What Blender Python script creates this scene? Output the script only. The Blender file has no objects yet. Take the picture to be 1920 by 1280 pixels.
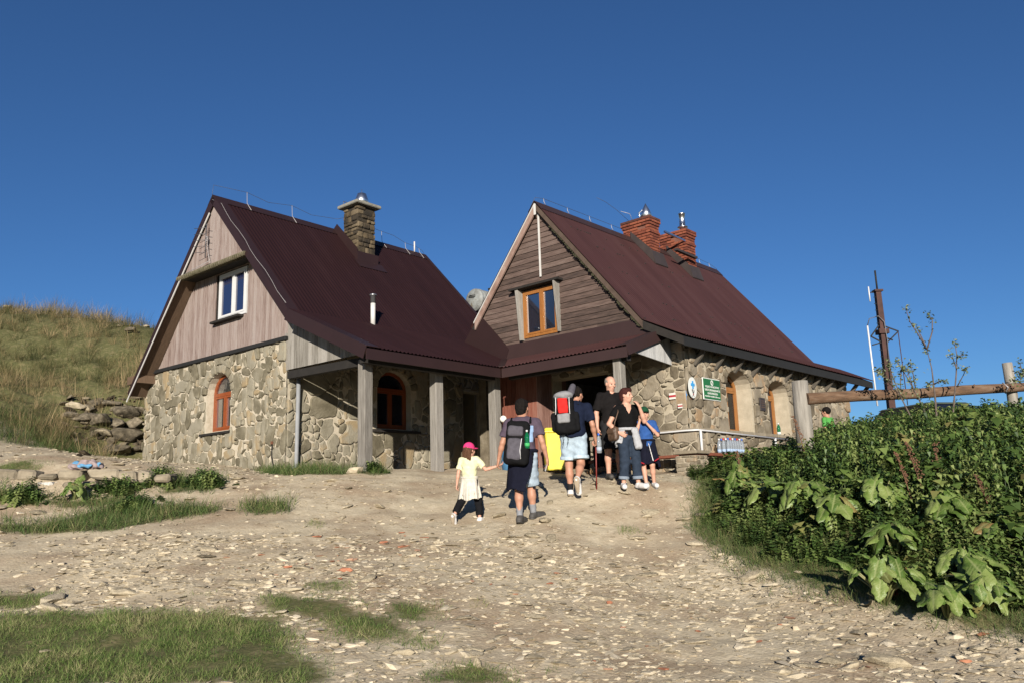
import bpy, bmesh, math, random
import numpy as np
from mathutils import Vector, Matrix
RND = random.Random(7)
NR = np.random.default_rng(7)
SC = bpy.context.scene
COL = SC.collection
EYE = 1.6
# ------------------------------------------------------------------ camera
FPX, PITCH, ROLL = 1528.1, math.radians(11.05), math.radians(1.782)
def ray(px, py):
    X = (px-960)/FPX; Z = (640-py)/FPX; r = ROLL
    X, Z = X*math.cos(r)+Z*math.sin(r), -X*math.sin(r)+Z*math.cos(r)
    return Vector((X, math.cos(PITCH)-Z*math.sin(PITCH), math.sin(PITCH)+Z*math.cos(PITCH)))
def at(px, py, y):
    """point on the view ray of a photo pixel at forward distance y"""
    d = ray(px, py); return Vector((d.x*y/d.y, y, d.z*y/d.y+EYE))
cam = bpy.data.cameras.new('camera'); camo = bpy.data.objects.new('camera', cam); COL.objects.link(camo)
fw = Vector((0, math.cos(PITCH), math.sin(PITCH))); uz = Vector((0, -math.sin(PITCH), math.cos(PITCH))); rx = Vector((1, 0, 0))
cr = rx*math.cos(ROLL)-uz*math.sin(ROLL); cu = rx*math.sin(ROLL)+uz*math.cos(ROLL)
camo.matrix_world = Matrix(((cr.x, cu.x, -fw.x, 0), (cr.y, cu.y, -fw.y, 0), (cr.z, cu.z, -fw.z, EYE), (0, 0, 0, 1)))
cam.sensor_width = 36; cam.lens = 36*FPX/1920; cam.clip_end = 12000; cam.clip_start = 0.05
SC.camera = camo
# ------------------------------------------------------------------ sky, sun, exposure
SUN_AZ, SUN_EL = math.radians(1.0), math.radians(15.5)      # light travels away from the camera, this much to the right
w = bpy.data.worlds.new('World'); SC.world = w; w.use_nodes = True
nt = w.node_tree; nt.nodes.clear()
sky = nt.nodes.new('ShaderNodeTexSky'); sky.sky_type = 'NISHITA'; sky.sun_disc = False
sky.sun_elevation = SUN_EL; sky.sun_rotation = math.pi+SUN_AZ
sky.altitude = 1200; sky.air_density = 1.0; sky.dust_density = 0.2; sky.ozone_density = 7.3
bg = nt.nodes.new('ShaderNodeBackground'); bg.inputs[1].default_value = 0.05
wo = nt.nodes.new('ShaderNodeOutputWorld'); nt.links.new(sky.outputs[0], bg.inputs[0]); nt.links.new(bg.outputs[0], wo.inputs[0])
sl = bpy.data.lights.new('sun', 'SUN'); sl.energy = 5.0; sl.angle = math.radians(0.5); sl.color = (1.0, 0.92, 0.81)
so = bpy.data.objects.new('sun', sl); COL.objects.link(so)
sdir = Vector((math.sin(SUN_AZ)*math.cos(SUN_EL), math.cos(SUN_AZ)*math.cos(SUN_EL), -math.sin(SUN_EL)))
so.rotation_euler = sdir.to_track_quat('-Z', 'Y').to_euler()
SC.view_settings.view_transform = 'Standard'; SC.view_settings.look = 'None'; SC.view_settings.gamma = 1
SC.view_settings.exposure = 0.95; SC.view_settings.use_curve_mapping = False
# ------------------------------------------------------------------ materials
MATS = {}
def mat(name, cols, scale=6.0, rough=0.8, bump=0.0, bscale=40.0, metal=0.0, rand=0.0, stretch=None, attr=None, spec=0.4, detail=6.0, trans=0.0, alpha=None, ramp=None, coat=0.0, wave=None, hue=0.0, coords='Object', seam=None):
    """procedural material: noise through a colour ramp, brightness varied per object (rand) or per piece (attr), bump from finer noise"""
    if name in MATS: return MATS[name]
    m = bpy.data.materials.new(name); m.use_nodes = True; MATS[name] = m
    n = m.node_tree.nodes; l = m.node_tree.links; b = n['Principled BSDF']
    b.inputs['Roughness'].default_value = rough; b.inputs['Metallic'].default_value = metal
    b.inputs['Specular IOR Level'].default_value = spec
    if coat: b.inputs['Coat Weight'].default_value = coat
    tc = n.new('ShaderNodeTexCoord'); mp = n.new('ShaderNodeMapping'); l.new(tc.outputs[coords], mp.inputs[0])
    if stretch: mp.inputs['Scale'].default_value = stretch
    if rand or attr:
        if attr:
            a = n.new('ShaderNodeAttribute'); a.attribute_name = attr; rv = a.outputs['Fac']
        else:
            a = n.new('ShaderNodeObjectInfo'); rv = a.outputs['Random']
    nz = n.new('ShaderNodeTexNoise'); nz.inputs['Scale'].default_value = scale; nz.inputs['Detail'].default_value = detail
    nz.inputs['Roughness'].default_value = 0.62
    l.new(mp.outputs[0], nz.inputs['Vector'])
    rp = n.new('ShaderNodeValToRGB'); cr_ = rp.color_ramp
    if ramp is None: ramp = [0.3+0.4*i/max(1, len(cols)-1) for i in range(len(cols))]
    while len(cr_.elements) < len(cols): cr_.elements.new(0.5)
    for e, p_, c in zip(cr_.elements, ramp, cols): e.position = p_; e.color = (*c, 1)
    fac = nz.outputs['Fac']
    if rand or attr:
        ma = n.new('ShaderNodeMath'); ma.operation = 'MULTIPLY_ADD'; l.new(rv, ma.inputs[0]); ma.inputs[1].default_value = rand; 
        sb = n.new('ShaderNodeMath'); sb.operation = 'SUBTRACT'; l.new(nz.outputs['Fac'], sb.inputs[0]); sb.inputs[1].default_value = rand/2
        l.new(sb.outputs[0], ma.inputs[2]); fac = ma.outputs[0]
    l.new(fac, rp.inputs[0]); outc = rp.outputs[0]
    if trans:
        pass
    l.new(outc, b.inputs['Base Color'])
    if bump:
        n2 = n.new('ShaderNodeTexNoise'); n2.inputs['Scale'].default_value = bscale; n2.inputs['Detail'].default_value = 5
        l.new(mp.outputs[0], n2.inputs['Vector'])
        bp = n.new('ShaderNodeBump'); bp.inputs['Strength'].default_value = bump; bp.inputs['Distance'].default_value = 0.02
        l.new(n2.outputs['Fac'], bp.inputs['Height']); l.new(bp.outputs[0], b.inputs['Normal'])
    if trans:       # thin leaf: some light comes through
        o = n['Material Output']; t = n.new('ShaderNodeBsdfTranslucent'); mx = n.new('ShaderNodeMixShader'); mx.inputs[0].default_value = trans
        l.new(outc, t.inputs[0]); l.new(b.outputs[0], mx.inputs[1]); l.new(t.outputs[0], mx.inputs[2]); l.new(mx.outputs[0], o.inputs[0])
    return m
def glass(name, tint=(0.02, 0.025, 0.035), clear=0.5):
    if name in MATS: return MATS[name]
    m = bpy.data.materials.new(name); m.use_nodes = True; MATS[name] = m
    n = m.node_tree.nodes; l = m.node_tree.links; o = n['Material Output']; b = n['Principled BSDF']
    b.inputs['Base Color'].default_value = (*tint, 1); b.inputs['Roughness'].default_value = 0.04
    t = n.new('ShaderNodeBsdfTransparent'); t.inputs[0].default_value = (0.8, 0.84, 0.83, 1)
    g = n.new('ShaderNodeBsdfGlossy'); g.inputs['Roughness'].default_value = 0.03
    fr = n.new('ShaderNodeFresnel'); fr.inputs[0].default_value = 1.5
    mx = n.new('ShaderNodeMixShader'); l.new(fr.outputs[0], mx.inputs[0]); l.new(t.outputs[0], mx.inputs[1]); l.new(g.outputs[0], mx.inputs[2])
    m2 = n.new('ShaderNodeMixShader'); m2.inputs[0].default_value = clear
    l.new(b.outputs[0], m2.inputs[1]); l.new(mx.outputs[0], m2.inputs[2]); l.new(m2.outputs[0], o.inputs[0])
    return m
# ------------------------------------------------------------------ objects
def put(name, me, parent=None, mats=None):
    o = bpy.data.objects.new(name, me); COL.objects.link(o)
    if parent: o.parent = parent
    for m in (mats or []):
        me.materials.append(m)
    return o
def tag(o, label=None, cat=None, group=None, kind=None):
    if label: o['label'] = label
    if cat: o['category'] = cat
    if group: o['group'] = group
    if kind: o['kind'] = kind
    return o
def empty(name, loc=(0, 0, 0), rz=0.0, label=None, cat=None, group=None):
    o = bpy.data.objects.new(name, None); COL.objects.link(o); o.location = loc; o.rotation_euler = (0, 0, rz); o.empty_display_size = 0.1
    return tag(o, label, cat, group)
def np_mesh(name, V, F, smooth=False, attr=None, midx=None):
    """V (n,3), F (m,3|4) arrays"""
    V = np.asarray(V, np.float32); F = np.asarray(F, np.int32); k = F.shape[1]
    me = bpy.data.meshes.new(name); me.vertices.add(len(V)); me.vertices.foreach_set('co', V.ravel())
    me.loops.add(F.size); me.loops.foreach_set('vertex_index', F.ravel())
    me.polygons.add(len(F)); me.polygons.foreach_set('loop_start', np.arange(0, F.size, k, dtype=np.int32))
    me.polygons.foreach_set('use_smooth', np.full(len(F), smooth, bool))
    if midx is not None: me.polygons.foreach_set('material_index', np.asarray(midx, np.int32))
    for nm, a in (attr or {}).items():
        at_ = me.attributes.new(nm, 'FLOAT', 'POINT'); at_.data.foreach_set('value', np.asarray(a, np.float32))
    me.update(calc_edges=True); me.validate()
    return me
class MB:
    """collects shapes and links them as ONE mesh object"""
    def __init__(s): s.v = []; s.f = []; s.m = []; s.sm = []
    def add(s, V, F, mi=0, smooth=False):
        b = len(s.v); s.v += [tuple(x) for x in V]; s.f += [tuple(i+b for i in f) for f in F]; s.m += [mi]*len(F); s.sm += [smooth]*len(F); return s
    def box(s, c, d, R=None, mi=0):
        V = []
        for z in (-.5, .5):
            for x, y in ((-.5, -.5), (.5, -.5), (.5, .5), (-.5, .5)):
                p = Vector((x*d[0], y*d[1], z*d[2]))
                if R: p = R @ p
                V.append(Vector(c)+p)
        return s.add(V, [(3, 2, 1, 0), (4, 5, 6, 7), (0, 1, 5, 4), (1, 2, 6, 5), (2, 3, 7, 6), (3, 0, 4, 7)], mi)
    def beam(s, a, b, w_, h_, mi=0, up=Vector((0, 0, 1))):
        a = Vector(a); b = Vector(b); x = (b-a).normalized(); y = up.cross(x)
        if y.length < 1e-4: y = Vector((0, 1, 0)).cross(x)
        y.normalize(); z = x.cross(y); R = Matrix((x, y, z)).transposed()
        return s.box((a+b)/2, ((b-a).length, w_, h_), R, mi)
    def prism(s, P, Q, mi=0):
        """loft between two equal polygons with caps"""
        n = len(P); V = list(P)+list(Q); F = [tuple(range(n-1, -1, -1)), tuple(range(n, 2*n))]
        F += [(i, (i+1) % n, n+(i+1) % n, n+i) for i in range(n)]
        return s.add(V, F, mi)
    def tube(s, pts, r, n=8, mi=0, caps=True, smooth=True):
        pts = [Vector(p) for p in pts]; rs = r if isinstance(r, (list, tuple)) else [r]*len(pts)
        V = []; prev = None
        for i, p in enumerate(pts):
            t = (pts[min(i+1, len(pts)-1)]-pts[max(i-1, 0)]).normalized()
            if prev is None:
                a = Vector((0, 0, 1)) if abs(t.z) < .9 else Vector((1, 0, 0)); u = t.cross(a).normalized()
            else: u = (prev-t*prev.dot(t)).normalized()
            prev = u; v = t.cross(u)
            V += [p+(u*math.cos(2*math.pi*k/n)+v*math.sin(2*math.pi*k/n))*rs[i] for k in range(n)]
        F = []
        for i in range(len(pts)-1):
            for k in range(n): F.append((i*n+k, i*n+(k+1) % n, (i+1)*n+(k+1) % n, (i+1)*n+k))
        b0 = len(s.v); s.add(V, F, mi, smooth)
        if caps:
            s.f += [tuple(b0+k for k in range(n-1, -1, -1)), tuple(b0+(len(pts)-1)*n+k for k in range(n))]; s.m += [mi, mi]; s.sm += [False, False]
        return s
    def lathe(s, prof, c=(0, 0, 0), n=16, mi=0, smooth=True):
        V = []; c = Vector(c)
        for r, z in prof: V += [c+Vector((r*math.cos(2*math.pi*k/n), r*math.sin(2*math.pi*k/n), z)) for k in range(n)]
        F = [(i*n+k, i*n+(k+1) % n, (i+1)*n+(k+1) % n, (i+1)*n+k) for i in range(len(prof)-1) for k in range(n)]
        b0 = len(s.v); s.add(V, F, mi, smooth); e = (len(prof)-1)*n
        s.f += [tuple(b0+k for k in range(n-1, -1, -1)), tuple(b0+e+k for k in range(n))]; s.m += [mi, mi]; s.sm += [False, False]
        return s
    def build(s, name, mats, parent=None, bevel=0.0):
        me = bpy.data.meshes.new(name); me.from_pydata(s.v, [], s.f)
        mats = mats if isinstance(mats, (list, tuple)) else [mats]
        for m in mats: me.materials.append(m)
        me.polygons.foreach_set('material_index', s.m); me.polygons.foreach_set('use_smooth', s.sm)
        if bevel:
            bm = bmesh.new(); bm.from_mesh(me)
            bmesh.ops.bevel(bm, geom=[e for e in bm.edges if e.calc_face_angle(0) > .6], offset=bevel, segments=1, affect='EDGES', clamp_overlap=True)
            bm.to_mesh(me); bm.free()
        me.update()
        return put(name, me, parent)
def copy_tree(o, parent=None):
    c = o.copy(); COL.objects.link(c); c.parent = parent
    for ch in list(o.children): copy_tree(ch, c)
    return c
# ------------------------------------------------------------------ terrain
TP = [  # x, y, height relative to the eye
 (0,0,-1.6),(-6,0,-1.6),(6,0,-1.65),(0,3,-1.55),(0,-10,-2.4),(-10,-10,-2.2),(10,-10,-2.6),(0,6.3,-1.3),(-2.9,6,-1.16),(0,8.5,-.95),(-4.9,8,-.9),(-2.5,9.5,-.62),
 (0,11.8,-.3),(-.7,12,-.27),(.95,13,.02),(0,14.5,.28),(1.8,13.3,.18),(1.7,14.2,.33),(2.1,13.4,.18),(1,16.5,.5),(-1,16,.55),(0,18,.7),(-1.8,20.5,.75),(0,22,.76),(3,17,.5),(2,15.5,.4),
 (-2.9,15.4,.66),(-4.6,16.9,.7),(-3.3,18.8,.76),(-5.4,17.5,.78),(-6.9,18.8,1.03),(-9.7,21.2,1.42),
 (-5.42,11,-.26),(-4.57,12.5,.05),(-7.28,12.9,.24),(-7.5,13.7,.72),(-5.5,13.9,.45),(-9.4,16,1.24),(-7.2,16.2,.98),(-2.5,13,.12),(-8.5,10,-.25),(-8,7,-.9),
 (-12.05,19,2.43),(-10.64,19.3,1.62),(-10.3,22.3,2.75),(-11.2,21.0,2.4),(-19.4,30,7.6),(-15.8,29,6.95),(-12.76,28,6.15),(-9.2,28.5,5.2),(-15.35,24,4.5),(-12.4,24.3,4.15),(-7,30,3.2),(-25,36,9.0),(-20,45,8.5),(-14,40,6.5),
 (-30,30,9.0),(-30,15,5),(-28,3,1.5),(-14,13,1.1),(-13,16,1.7),(-20,10,1.6),(-14,6,-.5),(-14,0,-1.4),
 (2.62,12.4,-.25),(2.7,9.6,-.87),(3.35,8.3,-1.03),(3.89,6.8,-1.2),(6,5,-1.45),(3.5,13.6,.22),(4.5,12.9,.52),(4.3,10.8,.08),(3.9,9.4,-.42),(8,13,.90),(6,9.5,.12),(6,11.5,.62),(10,10,.5),(5.8,7.6,-.55),(10,7,-.1),(11,14,.9),(3.2,15.2,.42),(4.5,16.2,.5),(8,19,.75),(13,22,.75),
 (15,30,-1),(5,30,.3),(0,40,-3),(20,20,-.2),(20,10,-.6),(20,0,-2.2),(25,40,-5),(0,80,-14),(60,60,-16),(-40,80,-4),(-60,30,6),(-60,-10,-4),(60,0,-12),(0,-60,-16),(60,-60,-20),(-60,-60,-14),(60,110,-30),(-60,120,-20)]
TP = np.array(TP, float); _c2 = 1.3**2
def _phi(d2): return np.sqrt(d2+_c2)
_A = _phi(((TP[:, None, :2]-TP[None, :, :2])**2).sum(-1)); _n = len(TP)
_M = np.zeros((_n+3, _n+3)); _M[:_n, :_n] = _A-0.02*np.eye(_n); _M[:_n, _n] = 1; _M[:_n, _n+1:] = TP[:, :2]; _M[_n, :_n] = 1; _M[_n+1:, :_n] = TP[:, :2].T
_w = np.linalg.solve(_M, np.r_[TP[:, 2], 0, 0, 0])
_ph = NR.uniform(0, 6.28, (40, 3))
def wobble(x, y, f, k0, n=5):
    s = 0
    for k in range(n):
        a = _ph[k0+k]; s = s+np.sin(f*(1+.37*k)*(x*math.cos(a[0])+y*math.sin(a[0]))+a[1])*np.sin(f*(1.2+.29*k)*(y*math.cos(a[2])-x*math.sin(a[2]))+a[0])
    return s/n
def ground_np(x, y):
    x = np.asarray(x, float); y = np.asarray(y, float); sh = x.shape; xf = x.ravel(); yf = y.ravel()
    far = np.hypot(xf, yf-10); q = np.minimum(1, 110/np.maximum(far, 1e-6)); xc = xf*q; yc = 10+(yf-10)*q
    z = np.zeros(len(xf))
    for i in range(0, len(xf), 20000):
        sl_ = slice(i, i+20000)
        z[sl_] = _phi((xc[sl_, None]-TP[None, :, 0])**2+(yc[sl_, None]-TP[None, :, 1])**2) @ _w[:_n]+_w[_n]+_w[_n+1]*xc[sl_]+_w[_n+2]*yc[sl_]
    z = np.where(far > 110, z-(far-110)*.12, z)
    near = np.clip((40-far)/20, 0, 1)
    z = z+near*(0.05*wobble(xf, yf, 1.9, 0)+0.022*wobble(xf, yf, 6.0, 5)+0.010*wobble(xf, yf, 17.0, 10))
    hill = np.clip((-9.5-xf)/3, 0, 1)*np.clip((yf-17)/4, 0, 1)
    z = z+hill*(0.30*wobble(xf, yf, 1.6, 15)+0.16*wobble(xf, yf, 4.5, 20)+.05*wobble(xf, yf, 11, 25))
    return (z+EYE).reshape(sh)
def gz(x, y): return float(ground_np(np.array([x]), np.array([y]))[0])
def ghit(px, py, lift=0.0, y0=3.0, y1=60.0):
    """where the view ray of a photo pixel meets the ground (or a surface 'lift' above it)"""
    d = ray(px, py); ys = np.arange(y0, y1, .05); X = d.x/d.y*ys; Z = d.z/d.y*ys+EYE
    g = ground_np(X, ys)+lift; i = np.argmax(Z < g)
    if not (Z < g).any(): i = len(ys)-1
    return Vector((X[i], ys[i], g[i]-lift))
def inpoly(x, y, P):
    x = np.asarray(x); y = np.asarray(y); c = np.zeros(x.shape, bool); n = len(P)
    for i in range(n):
        x1, y1 = P[i]; x2, y2 = P[(i+1) % n]
        if y1 == y2: continue
        t = ((y1 > y) != (y2 > y)) & (x < (x2-x1)*(y-y1)/(y2-y1)+x1); c ^= t
    return c
# ------------------------------------------------------------------ ground sheet
def P2W(pts, lift=0.0): return [(lambda h: (h.x, h.y))(ghit(a, b, lift)) for a, b in pts]
PATH_EDGE = [(1303, 905), (1298, 940), (1288, 985), (1330, 1022), (1400, 1068), (1500, 1098), (1620, 1132), (1760, 1165), (1920, 1196), (2150, 1250)]
PE = P2W(PATH_EDGE)
MOUND = [(3.15, 15.1)]+PE+[(9, 4.5), (16, 4), (17, 19), (12, 18.5), (7.5, 16.9), (5.5, 15.7), (4.2, 15.1)]
LAWNS = [P2W(p) for p in (
 [(-60, 1158), (120, 1148), (300, 1143), (430, 1146), (530, 1160), (560, 1185), (545, 1215), (600, 1245), (660, 1290), (-60, 1290)],
 [(480, 1122), (545, 1112), (640, 1128), (720, 1150), (800, 1190), (826, 1222), (770, 1218), (690, 1180), (600, 1160), (520, 1148)],
 [(728, 1124), (790, 1128), (842, 1152), (790, 1164), (736, 1156)], [(-40, 1114), (80, 1112), (112, 1124), (70, 1140), (-40, 1142)],
 [(820, 1258), (880, 1248), (940, 1256), (985, 1290), (760, 1290)], [(575, 1093), (655, 1090), (662, 1104), (590, 1108)],
 [(352, 1112), (400, 1110), (402, 1124), (360, 1128)], [(1158, 990), (1196, 990), (1198, 1000), (1160, 1002)], [(578, 978), (604, 978), (604, 988), (580, 990)],
 [(880, 1128), (915, 1132), (910, 1142), (884, 1140)], [(1020, 1254), (1058, 1258), (1050, 1270), (1024, 1268)], [(90, 880), (60, 862), (-40, 880), (-40, 905), (40, 890)],
 [(620, 1160), (700, 1180), (690, 1215), (630, 1200)])]
TUFTS = [P2W(p) for p in (
 [(445, 948), (500, 938), (550, 938), (546, 960), (500, 966), (460, 962)],
 [(-40, 972), (60, 985), (130, 968), (200, 950), (300, 944), (412, 948), (408, 962), (330, 972), (240, 990), (130, 1002), (-40, 1000)],
 [(-40, 905), (60, 928), (160, 936), (260, 926), (300, 935), (160, 952), (40, 946), (-40, 950)],
 [(300, 930), (405, 920), (420, 900), (360, 890), (300, 900)],
 [(490, 880), (560, 876), (640, 880), (735, 884), (720, 891), (600, 890), (500, 888)], [(720, 1232), (712, 1200), (690, 1208)])]
EDGE = []
for i, (x, y) in enumerate(PE): EDGE.append((x-.05, y-.05))
for i, (x, y) in enumerate(reversed(PE)): EDGE.append((x+.75, y+.75))
def grass_mask(x, y):
    g = np.zeros(x.shape)
    xw = x+.10*wobble(x, y, 5, 2)+.05*wobble(x, y, 14, 7); yw = y+.14*wobble(x, y, 4.3, 9)+.06*wobble(x, y, 13, 1)
    for P in LAWNS+TUFTS: g = np.maximum(g, inpoly(xw, yw, P).astype(float))
    for P in [MOUND]: g = np.maximum(g, inpoly(x, y, P).astype(float))
    hill = np.clip((-8.6-x+0.35*wobble(x, y, 1.3, 25))/1.2, 0, 1)*np.clip((y-17.4+.5*wobble(x, y, 1.1, 27))/1.3, 0, 1)
    far = np.clip((y-27)/3, 0, 1); rt = np.clip((x-14)/2, 0, 1); lf = np.clip((-11.5-x)/1.5, 0, 1)
    return np.maximum.reduce([g, hill, far, rt, lf])
def axis(a, b, st, far, gr=1.22):
    c = list(np.arange(a, b+1e-6, st)); s = st; x = a; lo = []
    while x > -far: s *= gr; x -= s; lo.append(x)
    s = st; x = c[-1]; hi = []
    while x < far: s *= gr; x += s; hi.append(x)
    return np.array(lo[::-1]+c+hi)
gx = axis(-13, 10, .095, 4000); gy = axis(4.5, 24, .095, 4000)
X, Y = np.meshgrid(gx, gy, indexing='ij'); Zg = ground_np(X, Y); nx, ny = X.shape
idx = np.arange(nx*ny).reshape(nx, ny)
F = np.stack([idx[:-1, :-1], idx[1:, :-1], idx[1:, 1:], idx[:-1, 1:]], -1).reshape(-1, 4)
gm = grass_mask(X.ravel(), Y.ravel())
g2 = gm.reshape(nx, ny).copy()
for _ in range(4):
    g2[1:-1, 1:-1] = (g2[1:-1, 1:-1]*2+g2[:-2, 1:-1]+g2[2:, 1:-1]+g2[1:-1, :-2]+g2[1:-1, 2:])/6
gme = np_mesh('ground', np.stack([X.ravel(), Y.ravel(), Zg.ravel()], -1), F, True, {'grass': g2.ravel()})
def ground_mat():
    m = bpy.data.materials.new('stony_ground'); m.use_nodes = True; n = m.node_tree.nodes; l = m.node_tree.links; b = n['Principled BSDF']
    b.inputs['Roughness'].default_value = 0.95; b.inputs['Specular IOR Level'].default_value = 0.1
    tc = n.new('ShaderNodeTexCoord')
    def noise(s, d=8, r=.65):
        t = n.new('ShaderNodeTexNoise'); t.inputs['Scale'].default_value = s; t.inputs['Detail'].default_value = d; t.inputs['Roughness'].default_value = r; l.new(tc.outputs['Object'], t.inputs['Vector']); return t
    def ramp(src, cols, pos):
        r = n.new('ShaderNodeValToRGB')
        while len(r.color_ramp.elements) < len(cols): r.color_ramp.elements.new(.5)
        for e, p_, c in zip(r.color_ramp.elements, pos, cols): e.position = p_; e.color = (*c, 1)
        l.new(src, r.inputs[0]); return r
    na = noise(.8); nb = noise(9); nc = noise(45)
    sand = ramp(nb.outputs['Fac'], [(.31, .26, .178), (.39, .332, .234), (.45, .388, .283)], [.3, .5, .72])
    soil = ramp(nc.outputs['Fac'], [(.215, .16, .105), (.335, .265, .182)], [.35, .68])
    mx = n.new('ShaderNodeMix'); mx.data_type = 'RGBA'; mk_ = ramp(na.outputs['Fac'], [(0, 0, 0), (1, 1, 1)], [.44, .62]); l.new(mk_.outputs[0], mx.inputs['Factor']); l.new(sand.outputs[0], mx.inputs['A']); l.new(soil.outputs[0], mx.inputs['B'])
    turf = ramp(nb.outputs['Fac'], [(.050, .060, .020), (.085, .085, .032), (.15, .125, .065)], [.35, .52, .7])
    a = n.new('ShaderNodeAttribute'); a.attribute_name = 'grass'
    ad = n.new('ShaderNodeMath'); ad.operation = 'MULTIPLY_ADD'; l.new(nb.outputs['Fac'], ad.inputs[0]); ad.inputs[1].default_value = 1.5; l.new(a.outputs['Fac'], ad.inputs[2])
    hf = n.new('ShaderNodeMath'); hf.operation = 'MULTIPLY'; l.new(ad.outputs[0], hf.inputs[0]); hf.inputs[1].default_value = .5; gm_ = ramp(hf.outputs[0], [(0, 0, 0), (.95, .95, .95)], [.60, .80])
    m2 = n.new('ShaderNodeMix'); m2.data_type = 'RGBA'; l.new(gm_.outputs[0], m2.inputs['Factor']); l.new(mx.outputs['Result'], m2.inputs['A']); l.new(turf.outputs[0], m2.inputs['B'])
    l.new(m2.outputs['Result'], b.inputs['Base Color'])
    vo = n.new('ShaderNodeTexVoronoi'); vo.inputs['Scale'].default_value = 28; l.new(tc.outputs['Object'], vo.inputs['Vector'])
    mm = n.new('ShaderNodeMath'); mm.operation = 'SUBTRACT'; l.new(nc.outputs['Fac'], mm.inputs[0]); l.new(vo.outputs['Distance'], mm.inputs[1])
    bp = n.new('ShaderNodeBump'); bp.inputs['Strength'].default_value = .22; bp.inputs['Distance'].default_value = .03; l.new(mm.outputs[0], bp.inputs['Height']); l.new(bp.outputs[0], b.inputs['Normal'])
    return m
tag(put('ground', gme, None, [ground_mat()]), kind='structure')
# ------------------------------------------------------------------ instancing into one mesh
def merge(templates, pos, rz, sc, pick, tilt=None, rnd=None, extra_attr='rnd'):
    """templates: list of (V,F) with one face size; pos (n,3); sc (n,) or (n,3); returns V,F,attr"""
    Vs = []; Fs = []; As = []; off = 0
    sc = np.asarray(sc, float); 
    if sc.ndim == 1: sc = np.repeat(sc[:, None], 3, 1)
    if rnd is None: rnd = NR.random(len(pos))
    for k, (V, F) in enumerate(templates):
        s = np.where(pick == k)[0]
        if not len(s): continue
        V = np.asarray(V, float); F = np.asarray(F)
        P = V[None]*sc[s][:, None, :]
        if tilt is not None:
            for ax, t in ((0, tilt[s, 0]), (1, tilt[s, 1])):
                c, q = np.cos(t)[:, None], np.sin(t)[:, None]
                if ax == 0: P[..., 1], P[..., 2] = P[..., 1]*c-P[..., 2]*q, P[..., 1]*q+P[..., 2]*c
                else: P[..., 0], P[..., 2] = P[..., 0]*c+P[..., 2]*q, -P[..., 0]*q+P[..., 2]*c
        c, q = np.cos(rz[s])[:, None], np.sin(rz[s])[:, None]
        xx = P[..., 0]*c-P[..., 1]*q; yy = P[..., 0]*q+P[..., 1]*c
        W = np.stack([xx, yy, P[..., 2]], -1)+pos[s][:, None, :]
        Vs.append(W.reshape(-1, 3)); n = len(V)
        Fs.append((F[None]+(np.arange(len(s))*n)[:, None, None]+off).reshape(-1, F.shape[1])); off += n*len(s)
        As.append(np.repeat(rnd[s], n))
    return np.concatenate(Vs), np.concatenate(Fs), np.concatenate(As)
def rock_mesh(seed, flat=.5, n=14, rough=.25):
    r = random.Random(seed); bm = bmesh.new()
    for _ in range(n):
        v = Vector((r.gauss(0, 1), r.gauss(0, 1), r.gauss(0, 1))).normalized()
        s = 1-rough*r.random(); bm.verts.new((v.x*s, v.y*s*.8, max(-.6, v.z*s)*flat))
    res = bmesh.ops.convex_hull(bm, input=bm.verts[:])
    for v in [v for v in bm.verts if not v.link_faces]: bm.verts.remove(v)
    bmesh.ops.triangulate(bm, faces=bm.faces[:])
    bm.verts.index_update(); V = np.array([v.co[:] for v in bm.verts]); F = np.array([[v.index for v in f.verts] for f in bm.faces]); bm.free()
    return V, F
ROCKS = [rock_mesh(100+i, (.42, .55, .35, .62, .48, .3, .7, .4)[i % 8], 12) for i in range(14)]
stone_m = mat('path_stone', [(.20, .168, .115), (.315, .267, .187), (.375, .32, .227), (.43, .372, .278)], 9, .95, .35, 60, rand=.4, attr='rnd', spec=.15)
def scatter(n, box, f, seed=0):
    r = np.random.default_rng(seed); x = r.uniform(box[0], box[1], n); y = r.uniform(box[2], box[3], n); k = f(x, y, r); return x[k], y[k]
def on_path(x, y, r, dens=1.0):
    g = grass_mask(x, y); hut = (y > 15.2+0.12*np.abs(x)) & (x > -4.4) & (x < 3.4)
    pat = .5+.5*wobble(x, y, .9, 30)*1.6
    return (g < .5) & (x < 4.2) & ~hut & (r.random(len(x)) < np.clip(pat, .12, 1)*dens) & (y < 19+np.maximum(0, -4-x)*.5)
def stones(n, box, smin, smax, seed, dens=1.0, pw=3.0, lift=.25):
    x, y = scatter(n, box, lambda a, b, r: on_path(a, b, r, dens), seed); r = np.random.default_rng(seed+1); k = len(x)
    s = smin+(smax-smin)*r.random(k)**pw
    return np.stack([x, y, ground_np(x, y)+s*.01], -1), s, r
parts = []
for n, box, a, b, sd, dens, pw in ((30000, (-5.5, 4.2, 5.2, 10.5), .010, .055, 1, .95, 2.6), (20000, (-9, 3.6, 9, 16.5), .011, .05, 2, .7, 2.8), (12000, (-6, 4.3, 5.2, 11), .035, .10, 3, .8, 2.4), (2600, (-9, 3.6, 10, 15), .04, .09, 5, .5, 2.5), (2500, (-11, -4, 14, 19), .02, .09, 4, .9, 2.5)):
    p, s, r = stones(n, box, a, b, sd, dens, pw)
    k = len(s); sc = np.stack([s*r.uniform(.8, 1.5, k), s*r.uniform(.7, 1.2, k), s*r.uniform(.30, .70, k)], -1)
    parts.append(merge(ROCKS, p, r.uniform(0, 6.28, k), sc, r.integers(0, len(ROCKS), k), r.normal(0, .10, (k, 2)), r.random(k)))
off = 0; Vs = []; Fs = []; As = []
for V, F, A in parts: Vs.append(V); Fs.append(F+off); As.append(A); off += len(V)
o = put('gravel', np_mesh('gravel', np.concatenate(Vs), np.concatenate(Fs), False, {'rnd': np.concatenate(As)}), None, [stone_m])
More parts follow.
